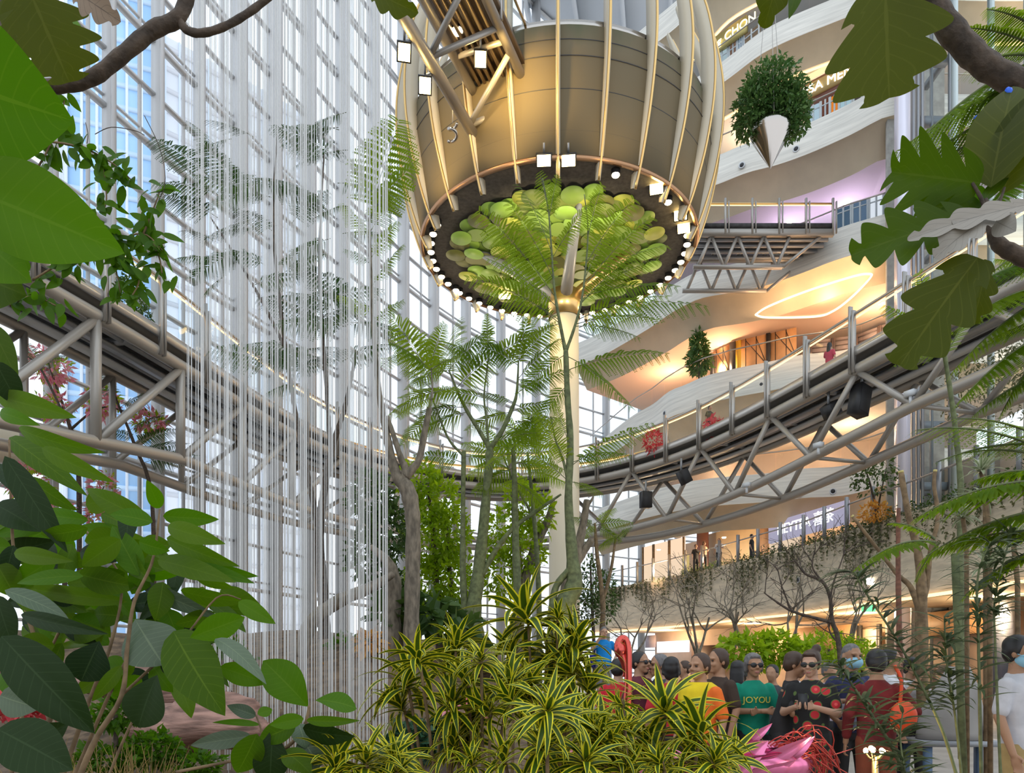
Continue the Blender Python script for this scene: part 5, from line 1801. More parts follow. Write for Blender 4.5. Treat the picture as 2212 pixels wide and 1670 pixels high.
leaf_plant('large_leaved_shrub', 'large shrub with big pointed green leaves filling the lower left', 'shrub', (-1.6, 2.8, .3), L1,
           [([(155, 1720), (205, 1600), (262, 1505), (275, 1400), (290, 1300), (330, 1210), (345, 1100)], 2.8, [16, 13, 11, 9, 8, 6, 4]), ([(265, 1500), (340, 1430), (400, 1375), (470, 1290), (520, 1295)], 2.9, [7, 6, 5, 4, 3]), ([(120, 1720), (190, 1520), (240, 1390), (260, 1250), (180, 1140)], 3.0, [11, 9, 7, 5, 4]),
            ([(60, 1720), (110, 1520), (60, 1330), (30, 1200), (20, 950)], 3.0, [14, 11, 9, 7, 4]), ([(150, 1700), (260, 1450), (340, 1330)], 3.1, [9, 7, 4]), ([(20, 1700), (60, 1500), (130, 1360), (170, 1240)], 3.2, [9, 7, 6, 4]), ([(225, 1700), (280, 1570), (345, 1455)], 3.0, [7, 6, 4])], 2.8, 'tanbark')
L2 = [(666, 1527, 568, 1427, 84, 'bright', {'roll': .15, 'prof': obov, 'droop': .5}), (681, 1513, 770, 1533, 62, 'bright', {'prof': obov}), (662, 1556, 780, 1556, 24, 'shrub'), (656, 1552, 583, 1566, 34, 'bright'), (645, 1564, 660, 1618, 48, 'pale'), (654, 1573, 768, 1590, 56, 'shrub_dark'), (650, 1590, 690, 1658, 96, 'pale', {'prof': obov}),
      (590, 1573, 583, 1690, 74, 'shrub_dark', {'prof': obov}), (555, 1585, 512, 1668, 66, 'shrub'), (545, 1590, 413, 1610, 40, 'pale'), (562, 1566, 458, 1562, 16, 'bright'), (553, 1547, 490, 1524, 30, 'pale'), (556, 1543, 588, 1533, 24, 'bright'), (612, 1622, 674, 1676, 56, 'shrub'), (640, 1566, 560, 1600, 50, 'shrub')]
leaf_plant('seedling', 'young big leaved plant in front of the string curtain at bottom', 'plant', P(650, 1670, 2.9), L2, [([(668, 1524), (662, 1555), (650, 1580), (612, 1618), (520, 1640), (380, 1668)], 2.9, [6, 7, 8, 8, 7, 7]), ([(553, 1545), (563, 1572), (570, 1600), (600, 1626)], 2.9, [4, 4, 5, 5])], 2.9, 'tanbark')

# ------------------------------------------------------------ huge leaves and branch at the top left
tl = leaf_plant('breadfruit_branch', 'dark branch with huge leaves hanging in at the top left', 'tree branch', P(60, 200, 1.7),
                [(-200, 140, 160, 262, 290, 'bright', {'d': 1.5, 'dd': .05, 'prof': ovate, 'roll': .1, 'droop': .3, 'n': 24}), (-100, 395, 270, 548, 190, 'bright', {'d': 1.5, 'dd': .1, 'prof': ovate, 'roll': -.1, 'droop': .35, 'n': 24}), (-60, 490, 72, 612, 140, 'bright', {'d': 1.6}), (-60, 590, 60, 640, 130, 'bread2', {'d': 1.7}),
                 (60, -30, 150, 178, 210, 'bread', {'d': 2.1, 'prof': lobed(4, .5), 'n': 60, 'sweep': .35, 'roll': .1, 'droop': .3}), (30, -10, 40, 110, 60, 'bread', {'d': 2.2}), (160, -20, 262, 48, 70, 'drybrown', {'d': 2.0, 'prof': lobed(3, .5), 'n': 40}), (150, 30, 178, 60, 20, 'bright', {'d': 2.6}), (800, -25, 905, 28, 60, 'bread', {'d': 2.6, 'prof': lobed(3, .4), 'n': 30})],
                [([(60, 182), (130, 186), (200, 168), (265, 118), (330, 65), (385, 38), (412, -30)], 2.4, [26, 28, 29, 30, 32, 30, 30]), ([(385, 42), (405, 66), (440, 71), (490, 55), (545, 22), (590, -14)], 2.4, [18, 17, 16, 15, 15, 14]), ([(10, -20), (5, 60), (-10, 110)], 2.4, [34, 30, 26])], 1.6, 'darkbark')

# leafy vine below it
vt = thing('leafy_vine', 'twining vine with small oval leaves in front of the left facade', 'vine', P(200, 420, 3.6))
vb = MB()
vs_ = [[(95, 305), (150, 312), (200, 328), (250, 358), (290, 395)], [(215, 335), (225, 380), (230, 430), (222, 460)], [(75, 372), (100, 330), (130, 260), (140, 210)], [(120, 570), (190, 535), (250, 520), (310, 505), (350, 540)], [(310, 505), (330, 455), (345, 415)], [(240, 525), (250, 580), (262, 640)], [(70, 605), (120, 575), (150, 560)], [(330, 520), (345, 560), (350, 590)], [(20, 660), (70, 640), (120, 660)], [(260, 560), (300, 600), (285, 640)]]
pts_ = []
sm = MB()
for q in vs_:
    c = ptube(sm, q, 3.6, [5, 3.5, 2.5])
    pts_.append(resample(c, .035))
sm.build('twigs', M['tanbark'], vt)
for w_ in ([(205, 290), (240, 275), (290, 282), (312, 292)], [(312, 250), (345, 320), (357, 390), (340, 440), (310, 510)], [(185, 265), (190, 290), (188, 310)]):
    m_ = MB()
    ptube(m_, w_, 3.6, 1.6)
    m_.build('tendril', M['darkbark'], vt)
pts_ = np.concatenate(pts_)
pts_ = np.concatenate([pts_ + rng.normal(0, .025, pts_.shape) for _ in range(3)])
for p in pts_[rng.permutation(len(pts_))[:300]]:
    d = unit(rng.normal(0, .8, 3) + (0, 0, -.45))
    V, q, luv = leaf_arr(rng.uniform(.075, .11), .042, ovate, 6, 1, .2, .4, rnd=float(rng.random()))
    R = frame(d, (rng.normal(0, .5), -1, rng.normal(.4, .4)))
    vb.add(V @ R.T + p, q, luv=luv)
vb.build('foliage', G['vine'], vt, True)

# ------------------------------------------------------------ breadfruit branches at the right
lb8 = lobed(3, .66)
leaf_plant('breadfruit_branch', 'thick brown branch with lobed leaves at the top right corner', 'tree branch', P(2100, 100, 2.6),
           [(1912, -40, 1921, 212, 250, 'bread', {'d': 2.6, 'prof': lobed(3, .42), 'n': 70, 'sweep': .6, 'roll': .05, 'droop': .25}), (1690, -70, 1650, 62, 70, 'bread', {'d': 2.6, 'prof': lobed(2, .4), 'n': 40, 'sweep': .3}), (1720, -60, 1702, 44, 40, 'bread2', {'d': 2.6})],
           [([(1960, -60), (2005, -5), (2052, 62), (2110, 125), (2170, 165), (2260, 200)], 2.6, [44, 46, 52, 52, 50, 52])], 2.6, 'darkbark')
leaf_plant('breadfruit_sprig', 'breadfruit sprig with lobed green and grey dry leaves at the right edge', 'tree branch', P(2180, 520, 2.4),
           [(2118, 396, 1926, 372, 165, 'bread2', {'d': 2.4, 'prof': lobed(4, .6), 'n': 80, 'sweep': .9, 'roll': .1, 'droop': .3}), (2140, 405, 2188, 190, 130, 'bread', {'d': 2.4, 'n': 24, 'roll': -.1}), (2165, 420, 2235, 200, 110, 'bread', {'d': 2.45}), (2092, 470, 1838, 552, 130, 'bread2', {'d': 2.4, 'prof': lobed(4, .6), 'n': 80, 'sweep': .8, 'roll': .35, 'droop': .35}),
            (2120, 460, 1975, 445, 90, 'bread2', {'d': 2.45, 'prof': lobed(3, .45), 'n': 60, 'sweep': .65, 'roll': .6}), (2112, 556, 1944, 790, 165, 'bread', {'d': 2.35, 'prof': lobed(3, .5), 'n': 80, 'sweep': .8, 'roll': .15, 'droop': .4}), (2128, 560, 2098, 700, 70, 'bread', {'d': 2.4, 'prof': lobed(3, .5), 'n': 40, 'sweep': .65, 'roll': -.6}),
            (2230, 440, 1960, 520, 60, 'dry', {'d': 2.3, 'prof': lobed(4, .5), 'n': 60, 'sweep': .65, 'roll': .7, 'droop': .3}), (2140, 470, 2020, 560, 80, 'dry', {'d': 2.33, 'prof': lobed(3, .5), 'n': 50, 'sweep': .65, 'roll': .5}), (2150, 478, 2195, 500, 50, 'dry', {'d': 2.33}), (2112, 400, 2100, 470, 40, 'bright', {'d': 2.45}), (2120, 440, 2180, 380, 30, 'bread2', {'d': 2.4})],
           [([(2250, 575), (2200, 552), (2160, 530), (2142, 500), (2138, 470), (2128, 430)], 2.4, [34, 34, 30, 20, 14, 10]), ([(2138, 480), (2120, 430), (2100, 395)], 2.4, [12, 8, 6]), ([(2138, 480), (2158, 440), (2170, 405)], 2.4, [10, 7, 5])], 2.4, 'darkbark')
rb_ = thing('blue_ribbon', 'small bright blue ribbon tied at the right edge', 'ribbon', P(2180, 215, 2.5))
m_ = MB()
q = [P(2176, 190, 2.5), P(2182, 212, 2.5), P(2186, 245, 2.5), P(2190, 262, 2.5)]
m_.tube(spline(q, 12), [.006, .012, .013, .01, .006, .005, .008, .009, .01, .01, .008, .003], 6)
m_.build('strip', mat('blue_plastic', (.01, .12, .75), .4), rb_)
rb_ = thing('blue_ribbon', 'second blue ribbon lower left of the first beside a big leaf', 'ribbon', P(2118, 255, 2.5))
m_ = MB()
m_.tube(spline([P(2106, 252, 2.5), P(2114, 258, 2.5), P(2120, 252, 2.5), P(2132, 258, 2.5)], 10), .006, 6)
m_.build('strip', bpy.data.materials['blue_plastic'], rb_)

# ------------------------------------------------------------ palms and ferns at the right edge
def frond_plant(name, label, cat, loc, d, fr, leaf, single, stems=(), npin=22, plen=.3, lw=.16, bark='greenbark', nleaf=10, sag=.12, droop=.35):
    t = thing(name, label, cat, loc)
    lb, sb_ = MB(), MB()
    for f in fr:
        bx, by, tx, ty = f[:4]
        dd = f[4] if len(f) > 4 else rng.normal(0, .2)
        a, b = P(bx, by, d), P(tx, ty, d + dd)
        frond(lb, sb_, a, b, sag, npin, plen * np.linalg.norm(b - a), nleaf, lw, start=.08, r=.012, droop=droop, single=single)
    lb.build('foliage', G[leaf], t)
    sb_.build('leaf_stalks', M['greenbark'], t)
    if not stems:
        b_ = np.mean([P(f[0], f[1], d) for f in fr], axis=0) + (.15, 0, -.1)
        MB().tube([(b_[0] + .1, b_[1], 0), b_ * (1, 1, .5) + (.05, 0, 0), b_], .03, 8).build('trunk', M[bark], t, True)
    for pts, w in stems:
        m_ = MB()
        ptube(m_, pts, d, w)
        m_.build('trunk', M[bark], t, True)
    return t


frond_plant('tree_fern', 'fine feathery fern hanging behind the breadfruit leaves at the upper right', 'fern', P(2200, 250, 4.5), 4.5,
            [(2250, 130, 1990, 300), (2260, 160, 1935, 330), (2250, 210, 1950, 380), (2240, 190, 2060, 240), (2250, 260, 2010, 360), (2240, 320, 2070, 420), (2230, 120, 2090, 150), (2240, 100, 2080, 60), (2240, 60, 2130, 20), (2240, 350, 2130, 470)], 'fern', False, npin=24, plen=.2, lw=.6, nleaf=14)
frond_plant('slender_palm', 'slender green stemmed palm left of the right edge under the breadfruit sprig', 'palm', P(2075, 1440, 9), 9,
            [(2040, 760, 1910, 660), (2040, 760, 1985, 590), (2042, 770, 2120, 650), (2040, 760, 1930, 790)], 'fern', False, [([(2078, 1640), (2074, 1200), (2076, 1060), (2064, 930), (2052, 840), (2036, 740)], [16, 14, 13, 11, 10, 8])], npin=14, plen=.2, lw=.8)
frond_plant('feather_palm', 'bright green feathery fronds reaching in at the right edge above the truss tube', 'palm', P(2230, 700, 6), 6,
            [(2260, 620, 2080, 700), (2260, 640, 2060, 800), (2260, 720, 2080, 860), (2260, 560, 2070, 640), (2270, 800, 2100, 900), (2260, 690, 2130, 740), (2250, 760, 2160, 900), (2270, 600, 2150, 560), (2260, 520, 2130, 600)], 'fern', False, npin=20, plen=.24, lw=.7, nleaf=12)
frond_plant('fine_fern', 'thin flat feathery sprays in front of the lower truss tube at right', 'fern', P(2230, 960, 5.5), 5.5,
            [(2250, 970, 1975, 930), (2250, 960, 2020, 1000), (2240, 940, 2060, 905), (2250, 985, 2080, 980)], 'fern', False, npin=18, plen=.14, lw=.7, nleaf=8)
frond_plant('big_fern', 'broad arching green fern fronds at the right above the bamboo stems', 'fern', P(2240, 1100, 5), 5,
            [(2270, 1040, 1985, 1115), (2270, 1100, 1995, 1205), (2270, 1150, 2030, 1190), (2270, 1020, 2100, 1040), (2260, 1180, 2080, 1290)], 'fern', True, npin=26, plen=.3, lw=.2, sag=.16)
frond_plant('bright_fern', 'single bright green arching fern frond in front of the cut trunks', 'fern', P(2015, 1165, 6), 6,
            [(2020, 1172, 1852, 1228), (2030, 1172, 1975, 1260), (2020, 1165, 1920, 1130)], 'fern', True, npin=22, plen=.24, lw=.22, sag=.2)
# variegated white green rosettes
for k, (x, y, d, r, lab) in enumerate(((2130, 1085, 6.5, 60, 'upper ivory and green striped rosette plant at the right edge'), (2080, 1120, 6.8, 50, 'ivory striped plant left of the upper rosette behind the fern fronds'), (2130, 1230, 6.0, 80, 'large ivory and green striped plant under the fern fronds at right'), (2190, 1180, 6.2, 70, 'ivory striped plant cut by the right edge of the photo'), (2120, 1020, 7.0, 46, 'small ivory striped plant beside the green palm stem'))):
    t = thing('striped_plant', lab, 'plant', P(x, y + r, d))
    m_ = MB()
    for q in range(34):
        a = rng.uniform(0, 2 * PI)
        el = rng.uniform(.05, 1.3)
        dd = unit((math.cos(a) * math.cos(el), math.sin(a) * math.cos(el), math.sin(el)))
        V, qq, luv = leaf_arr(r / F * d * rng.uniform(.9, 1.35), .035, strap, 8, 1, .2, rng.uniform(.4, 1.2), rnd=float(rng.random()))
        m_.add(V @ frame(dd, (0, 0, 1)).T + P(x, y, d), qq, luv=luv)
    m_.build('leaf_rosette', G['ivory'], t)
    m_ = MB()
    m_.tube([P(x, y, d), P(x + 8, y + r * 1.1, d), P(x + 10, HY + (EYE - .1) * F / d, d)], .02, 6)
    m_.build('stem', M['tanbark'], t)
# cut trunks
t = thing('cut_tree', 'tan trunk with sawn off upright limbs in front of the planted wall at right', 'tree', P(1985, 1440, 8))
for pts, w in (([(1995, 1640), (1990, 1330), (1990, 1260), (1982, 1190), (1962, 1110), (1946, 1020)], [26, 26, 22, 16, 13, 12]), ([(1990, 1320), (2002, 1260), (2010, 1190), (2026, 1120), (2018, 1050), (2020, 1018)], [14, 13, 10, 9, 8, 8]), ([(1988, 1330), (1968, 1270), (1938, 1240), (1895, 1185), (1842, 1116)], [14, 12, 10, 8, 7])):
    m_ = MB()
    q = ptube(m_, pts, 8, w)
    o = m_.build('limb', M['tanbark'], t, True)
    e = q[-1]
    dr = unit(q[-1] - q[-2])
    MB().tube([e - dr * .01, e + dr * .015], w[-1] / 2 / F * 8 * .98, 10).build('sawn_end', mat('sawn_wood', (.55, .45, .16), .7) if 'sawn_wood' not in bpy.data.materials else bpy.data.materials['sawn_wood'], o)
t = thing('cut_sapling', 'single reddish brown cut upright stem between the tan limbs', 'tree', P(1940, 1440, 7.5))
m_ = MB()
ptube(m_, [(1950, 1700), (1942, 1340), (1940, 1200), (1941, 1098)], 7.5, [14, 12, 10, 9])
m_.build('stem', mat('red_bark', (.20, .08, .045), .7, noise=.4, scale=20), t, True)

# ------------------------------------------------------------ narrow leaved stems at the right
def bamboo(lab, d, path, w, a0, a1, dens=1.0, L=(55, 95)):
    t = thing('narrow_leaved_shrub', lab, 'shrub', P(path[0][0], path[0][1], d))
    m_ = MB()
    q = ptube(m_, path, d, w, sm=40)
    m_.build('stem', M['greenbark'], t, True)
    m_ = MB()
    n = int(105 * dens)
    for k in range(n):
        f = a0 + (a1 - a0) * rng.random()
        i = min(len(q) - 2, int(f * (len(q) - 1)))
        T = unit(q[i + 1] - q[i])
        a = rng.uniform(0, 2 * PI)
        out = unit(np.array((math.cos(a), .7 * math.sin(a), 0)))
        dd = unit(out * 1.0 + T * rng.uniform(.2, .9))
        V, qq, luv = leaf_arr(rng.uniform(*L) / F * d, 8.5 / F * d, lance, 7, 1, .15, rng.uniform(.5, 1.5), rnd=float(rng.random()))
        m_.add(V @ frame(dd, (0, -.3, 1)).T + q[i] + T * .0, qq, luv=luv)
    m_.build('foliage', G['narrow'], t)


bamboo('narrow leaved shrub with a tall straight green stem near the right edge', 4.2, [(2122, 1760), (2118, 1600), (2114, 1400), (2112, 1250), (2140, 1170)], [8, 7, 5, 3], .38, 1, 1.2)
bamboo('narrow leaved shrub leaning left across the masked man', 4.3, [(2090, 1760), (2040, 1590), (1985, 1470), (1930, 1370), (1870, 1280), (1845, 1235)], [8, 6, 5, 3], .3, 1, 1.3)
bamboo('short narrow leaved shrub in front of the maroon top person', 4.0, [(1985, 1760), (1935, 1630), (1880, 1540), (1835, 1470), (1815, 1435)], [10, 8, 6, 3], .2, 1, 1.1)
bamboo('narrow leaved shrub between the tall stem and the leaning one', 4.5, [(2085, 1760), (2065, 1560), (2045, 1430), (2040, 1330)], [7, 5, 4, 3], .4, 1, .9)
bamboo('narrow leaved shrub high behind the tall stem at the right edge', 5.0, [(2165, 1760), (2150, 1400), (2150, 1290), (2185, 1150)], [7, 5, 4, 3], .5, 1, 1.0)
bamboo('narrow leaved shrub low beside the glowing lamp', 3.9, [(1990, 1780), (1960, 1690), (1945, 1600), (1950, 1540)], [7, 5, 4, 3], .1, 1, .7)

# ------------------------------------------------------------ variegated plants in front
rosm = []
for k in range(5):
    m_ = MB()
    r2_ = np.random.default_rng(30 + k)
    for q in range(26):
        a = q * 2.4 + r2_.normal(0, .25)
        el = 1.35 - q * .06 + r2_.normal(0, .1)
        dd = unit((math.cos(a) * math.cos(el), math.sin(a) * math.cos(el), math.sin(el)))
        L = (.62 + .38 * min(1, q / 8)) * r2_.uniform(.85, 1.12)
        V, qq, luv = leaf_arr(L, .145, strap, 10, 4, .22, r2_.uniform(.9, 1.9) * (1 if q > 4 else .5), rnd=float(r2_.random()))
        m_.add(V @ frame(dd, (0, 0, 1)).T + np.array((0, 0, .12 - q * .008)), qq, luv=luv)
    rosm.append(m_.mesh('leaf_rosette', G['drac'], True))


rd_ = np.random.default_rng(77)


def dracaena(lab, ros, d, stem, extra=3):
    ros = list(ros)
    xs, ys = [q[0] for q in ros], [q[1] for q in ros]
    for k in range(extra):
        ros.append((rd_.uniform(min(xs) - 30, max(xs) + 30), rd_.uniform(min(min(ys) + 60, 1640), 1670), rd_.uniform(75, 105)))
    t = thing('variegated_dracaena', lab, 'plant', P(stem[0], HY + (EYE - .25) * F / d, d), 'yellow edged variegated plants in front')
    b_ = P(stem[0], HY + (EYE - .25) * F / d, d)
    for (x, y, r) in ros:
        dd = d + rng.normal(0, .15)
        p = P(x, y, dd)
        o = bpy.data.objects.new('leaf_rosette', rosm[rng.integers(0, 5)])
        C.objects.link(o)
        o.parent = t
        o.matrix_parent_inverse = t.matrix_basis.inverted()
        tilt = Matrix.Rotation(rng.normal(0, .35), 4, 'X') @ Matrix.Rotation(rng.normal(0, .35) + (x - stem[0]) * .002, 4, 'Y')
        o.matrix_basis = Matrix.Translation(Vector(p)) @ tilt @ Matrix.Rotation(rng.uniform(0, 6), 4, 'Z') @ Matrix.Scale(r * 1.14 / F * dd, 4)
        m_ = MB()
        mid = (p + b_) / 2 + rng.normal(0, .06, 3) + np.array((0, 0, -.1))
        m_.tube(bez(p + (0, 0, .03), mid, b_, 10), np.linspace(.008, .013, 10), 6)
        m_.build('stem', M['tanbark'], t, True)


dracaena('tallest variegated plant in the middle, its top below the forked green trunk', [(1140, 1345, 135), (1235, 1400, 115), (1205, 1340, 60), (1180, 1420, 115), (1240, 1460, 105), (1110, 1420, 95)], 4.2, (1180, 0))
dracaena('variegated plant at the left end with a long drooping head against the strings', [(880, 1482, 135), (905, 1430, 95), (985, 1400, 90), (960, 1450, 95)], 4.0, (960, 0))
dracaena('variegated plant left of the middle behind the dark ground cover', [(1010, 1480, 100), (1060, 1540, 100), (980, 1530, 100), (1100, 1490, 105), (1040, 1430, 80)], 3.7, (1060, 0))
dracaena('variegated plant at right in front of the red metal flamingo neck', [(1440, 1545, 125), (1345, 1525, 62), (1300, 1590, 110), (1395, 1615, 105)], 3.5, (1380, 0))
dracaena('rightmost variegated plant reaching over the pink metal sculpture', [(1515, 1590, 125), (1490, 1645, 105), (1430, 1660, 90), (1545, 1660, 80)], 3.3, (1490, 0))
dracaena('low variegated plant at the bottom edge beside the seedling', [(790, 1655, 115), (860, 1675, 80), (740, 1680, 70)], 2.9, (790, 0))
dracaena('variegated plant low in the middle at the bottom edge', [(1170, 1620, 115), (1265, 1655, 105), (1090, 1650, 105), (1180, 1545, 105), (1225, 1560, 95), (1020, 1655, 80), (1340, 1670, 90)], 3.2, (1180, 0))
dracaena('variegated plant filling the gap behind the lowest middle one', [(1270, 1500, 100), (1140, 1490, 95), (1260, 1560, 95), (1330, 1600, 80)], 3.9, (1230, 0))

# warm garden uplights in the grove
for k, (x, y, d, e, lab) in enumerate(((1040, 1425, 14.3, 170, 'small warm garden uplight at the foot of the Y fork tree'), (925, 1420, 16.5, 220, 'small warm garden uplight under the yellow green tree'), (1240, 1420, 13.2, 130, 'small warm garden uplight at the foot of the column tree'))):
    p = P(x, y, d)
    p[2] = .62
    t = thing('garden_uplight', lab, 'lamp', p)
    MB().tube([p + (0, 0, -.4), p, p + (0, 0, .12)], [.02, .05, .06], 10).build('housing', M['black'], t, True)
    MB().ell(p + (0, 0, .12), (.05, .05, .02), 10, 6).build('lens', M['lamp'], t, True)
    spot('uplight', p + (0, 0, .2), p + (0, .3, 4), e, (1, .72, .34), 110, .9, .06)
# ------------------------------------------------------------ people
def remesh(o, vox, it=3, disp=0.0):
    m = o.modifiers.new('r', 'REMESH')
    m.mode = 'VOXEL'
    m.voxel_size = vox
    m.use_smooth_shade = True
    if it:
        s = o.modifiers.new('s', 'SMOOTH')
        s.factor = .5
        s.iterations = it
    dg = bpy.context.evaluated_depsgraph_get()
    me = bpy.data.meshes.new_from_object(o.evaluated_get(dg))
    mats = list(o.data.materials)
    o.modifiers.clear()
    old = o.data
    o.data = me
    me.materials.clear()
    for k in mats:
        me.materials.append(k)
    bpy.data.meshes.remove(old)
    return o


def cap(mb, pts, r, n=10):
    """tapered limb with round ends"""
    pts = [np.asarray(p, float) for p in pts]
    rr = list(r)
    q = spline(np.array(pts), max(8, len(pts) * 4)) if len(pts) > 2 else np.linspace(pts[0], pts[1], 5)
    r2 = np.interp(np.linspace(0, 1, len(q)), np.linspace(0, 1, len(rr)), rr)
    mb.tube(q, r2, n)
    mb.ell(q[0], (r2[0],) * 3, 10, 6)
    mb.ell(q[-1], (r2[-1],) * 3, 10, 6)


def loft(mb, rings, n=20):
    """rings: (cx, cy, z, rx, ry)"""
    a = np.arange(n) * 2 * PI / n
    rails = []
    R = np.asarray(rings, float)
    t = np.linspace(0, 1, len(R))
    tt = np.linspace(0, 1, len(R) * 3)
    R = np.stack([np.interp(tt, t, R[:, k]) for k in range(5)], -1)
    V = np.concatenate([np.stack((c[0] + c[3] * np.cos(a), c[1] + c[4] * np.sin(a), np.full(n, c[2])), -1) for c in R])
    m = len(R)
    i, j = np.meshgrid(np.arange(m - 1), np.arange(n), indexing='ij')
    k = (j + 1) % n
    q = np.stack((i * n + j, i * n + k, (i + 1) * n + k, (i + 1) * n + j), -1).reshape(-1, 4)
    up = R[-1][2] > R[0][2]
    if not up:
        q = q[:, ::-1]
    b, t_ = list(range(n)), list(range((m - 1) * n, m * n))
    mb.add(V, q, ngons=[b[::-1], t_] if up else [b, t_[::-1]])


SKIN = [mat('skin_light', (.52, .31, .21), .5, spec=.35), mat('skin_tan', (.40, .22, .13), .5, spec=.35), mat('skin_deep', (.30, .16, .095), .5, spec=.35)]
HAIRM = {'black': mat('hair_black', (.014, .012, .012), .45), 'brown': mat('hair_brown', (.055, .028, .016), .5), 'grey': mat('hair_grey', (.16, .15, .15), .55, noise=.3, scale=40)}
CL = {}


def cloth(key, col, **kw):
    if key not in CL:
        CL[key] = mat('cloth_' + key, col, .85, noise=kw.get('noise', .12), scale=kw.get('scale', 9), bump=.15, col2=kw.get('col2'))
    return CL[key]


HANG = (((.215, .03, 1.09), (.225, -.05, .84)),)
DOWN = ((.225, .03, 1.09), (.235, -.06, .84))
PHONE = ((.23, -.03, 1.09), (.07, -.30, 1.16))
FOLD = ((.24, -.03, 1.09), (-.04, -.22, 1.10))
REACH = ((.22, -.22, 1.17), (.12, -.46, 1.20))
HIP = ((.30, .02, 1.12), (.19, -.09, .97))
LIFT = ((.25, -.10, 1.20), (.10, -.22, 1.45))


def person(label, x, ytop, d, H=1.63, yaw=0.0, skin=0, hair='black', hstyle='short', top=None, bottom=None, sleeve=.5, armL=DOWN, armR=DOWN, lean=(0, 0), head=(0, 0), dress=False, acc=(), foot=None, group=None, near=True, shoe=None, stride=.06, belly=0.0, letters=None):
    """x, ytop: where the top of the head shows; stands on foot height or where that puts the feet"""
    s = H / 1.65
    pt = P(x, ytop, d)
    z0 = foot if foot is not None else pt[2] - H
    t = thing('person', label, 'person', (0, 0, 0), group)
    lx, ly = lean
    hc = np.array((lx * 1.15, ly * 1.15 - .015, 1.535))
    nk = np.array((lx * .95, ly * .95 + .01, 1.40))
    hy, hp = head
    Rh = np.array(Matrix.Rotation(hy, 3, 'Z') @ Matrix.Rotation(hp, 3, 'X'))

    def H_(p):
        return hc + Rh @ np.asarray(p, float)

    mb = MB()
    # head
    mb.ell(H_((0, .012, .025)), (.074, .092, .092), 18, 12, Rh)
    mb.ell(H_((0, -.022, -.035)), (.058, .066, .080), 16, 10, Rh)
    mb.ell(H_((0, -.058, -.092)), (.028, .028, .022), 10, 8, Rh)
    cap(mb, [H_((0, -.088, .012)), H_((0, -.106, -.022))], [.008, .013], 8)
    for sg in (-1, 1):
        mb.ell(H_((sg * .012, -.094, -.028)), (.009, .010, .008), 8, 6, Rh)
        mb.ell(H_((sg * .076, .014, -.008)), (.010, .021, .033), 8, 6, Rh)
        mb.ell(H_((sg * .036, -.064, -.032)), (.024, .024, .022), 8, 6, Rh)
        cap(mb, [H_((sg * .014, -.085, .026)), H_((sg * .046, -.075, .024))], [.010, .009], 8)
    mb.ell(H_((0, -.083, -.062)), (.024, .012, .0075), 10, 6, Rh)
    mb.ell(H_((0, -.081, -.074)), (.020, .012, .008), 10, 6, Rh)
    # neck, chest
    cap(mb, [nk + (0, .0, -.04), H_((0, .022, -.07))], [.058, .052], 12)
    loft(mb, [(lx * .9, ly * .9 + .01, 1.28, .145, .088), (lx * .95, ly * .95 + .01, 1.345, .105, .07), (nk[0], nk[1], 1.41, .052, .05)])
    # arms and hands
    sh = {}
    arms = {}
    for sg, arm in ((1, armL), (-1, armR)):
        S = np.array((lx + sg * .158, ly + .01, 1.315))
        E = np.array((arm[0][0] * sg + lx, arm[0][1] + ly, arm[0][2]))
        Wr = np.array((arm[1][0] * sg + lx, arm[1][1] + ly, arm[1][2]))
        arms[sg] = (S, E, Wr)
        cap(mb, [S, E], [.046, .037])
        cap(mb, [E, Wr], [.037, .024])
        hd = unit(Wr - E)
        if abs(hd[2]) < .8:
            hd = unit(hd + np.array((0, 0, -.1)))
        pn = np.cross(hd, (0, 0, 1.0)) if abs(hd[2]) < .9 else np.array((sg * 1.0, 0, 0))
        pn = unit(pn)
        sd = unit(np.cross(hd, pn))
        if sd[2] < 0:
            sd = -sd
        pal = Wr + hd * .045
        mb.ell(pal, (.013, .034, .046), 10, 8, np.stack((pn, sd, hd), -1))
        inward = -pn * sg if True else pn
        for q in range(4):
            b_ = Wr + hd * .075 + sd * (.027 - q * .018)
            ln = (.062, .07, .066, .052)[q]
            curl = .45 + .12 * q
            k1 = b_ + hd * ln * .45
            k2 = k1 + unit(hd * math.cos(curl) + inward * math.sin(curl)) * ln * .32
            k3 = k2 + unit(hd * math.cos(curl * 2) + inward * math.sin(curl * 2)) * ln * .28
            cap(mb, [b_ - hd * .02, k1, k2, k3], [.0095, .009, .0082, .007], 6)
        tb = Wr + hd * .025 + sd * .028
        cap(mb, [tb, tb + unit(hd + sd * .8 + inward * .5) * .034, tb + unit(hd + sd * .45 + inward * .8) * .058], [.012, .0095, .008], 6)
    hip = np.array((0, 0, .90))
    # legs
    for sg in (-1, 1):
        st = stride * sg
        cap(mb, [(sg * .085, 0, .88), (sg * .088, -st * .6 - .015, .47), (sg * .09, st * .3 - st + .0, .09)], [.075, .05, .034])
        cap(mb, [(sg * .09, -st * .7 + .02, .05), (sg * .1, -st * .7 - .13, .035)], [.036, .032])
    loft(mb, [(0, 0, .82, .13, .09), (0, 0, .95, .145, .1), (lx * .4, ly * .4, 1.12, .125, .088), (lx * .9, ly * .9, 1.30, .155, .095)])
    vox = .0085 if near else .02
    Mw = Matrix.Translation(Vector((pt[0], pt[1], z0))) @ Matrix.Rotation(yaw, 4, 'Z') @ Matrix.Scale(s, 4)

    def put(mb_, name, m_, par, v=None, it=3):
        o = mb_.build(name, m_, None, True)
        if v:
            remesh(o, v, it)
        o.data.transform(Mw)
        o.parent = par
        return o

    t.location = (pt[0], pt[1], z0)
    inv = Matrix.Translation(-t.location)

    def fin(o):
        o.matrix_parent_inverse = inv.copy()
        return o

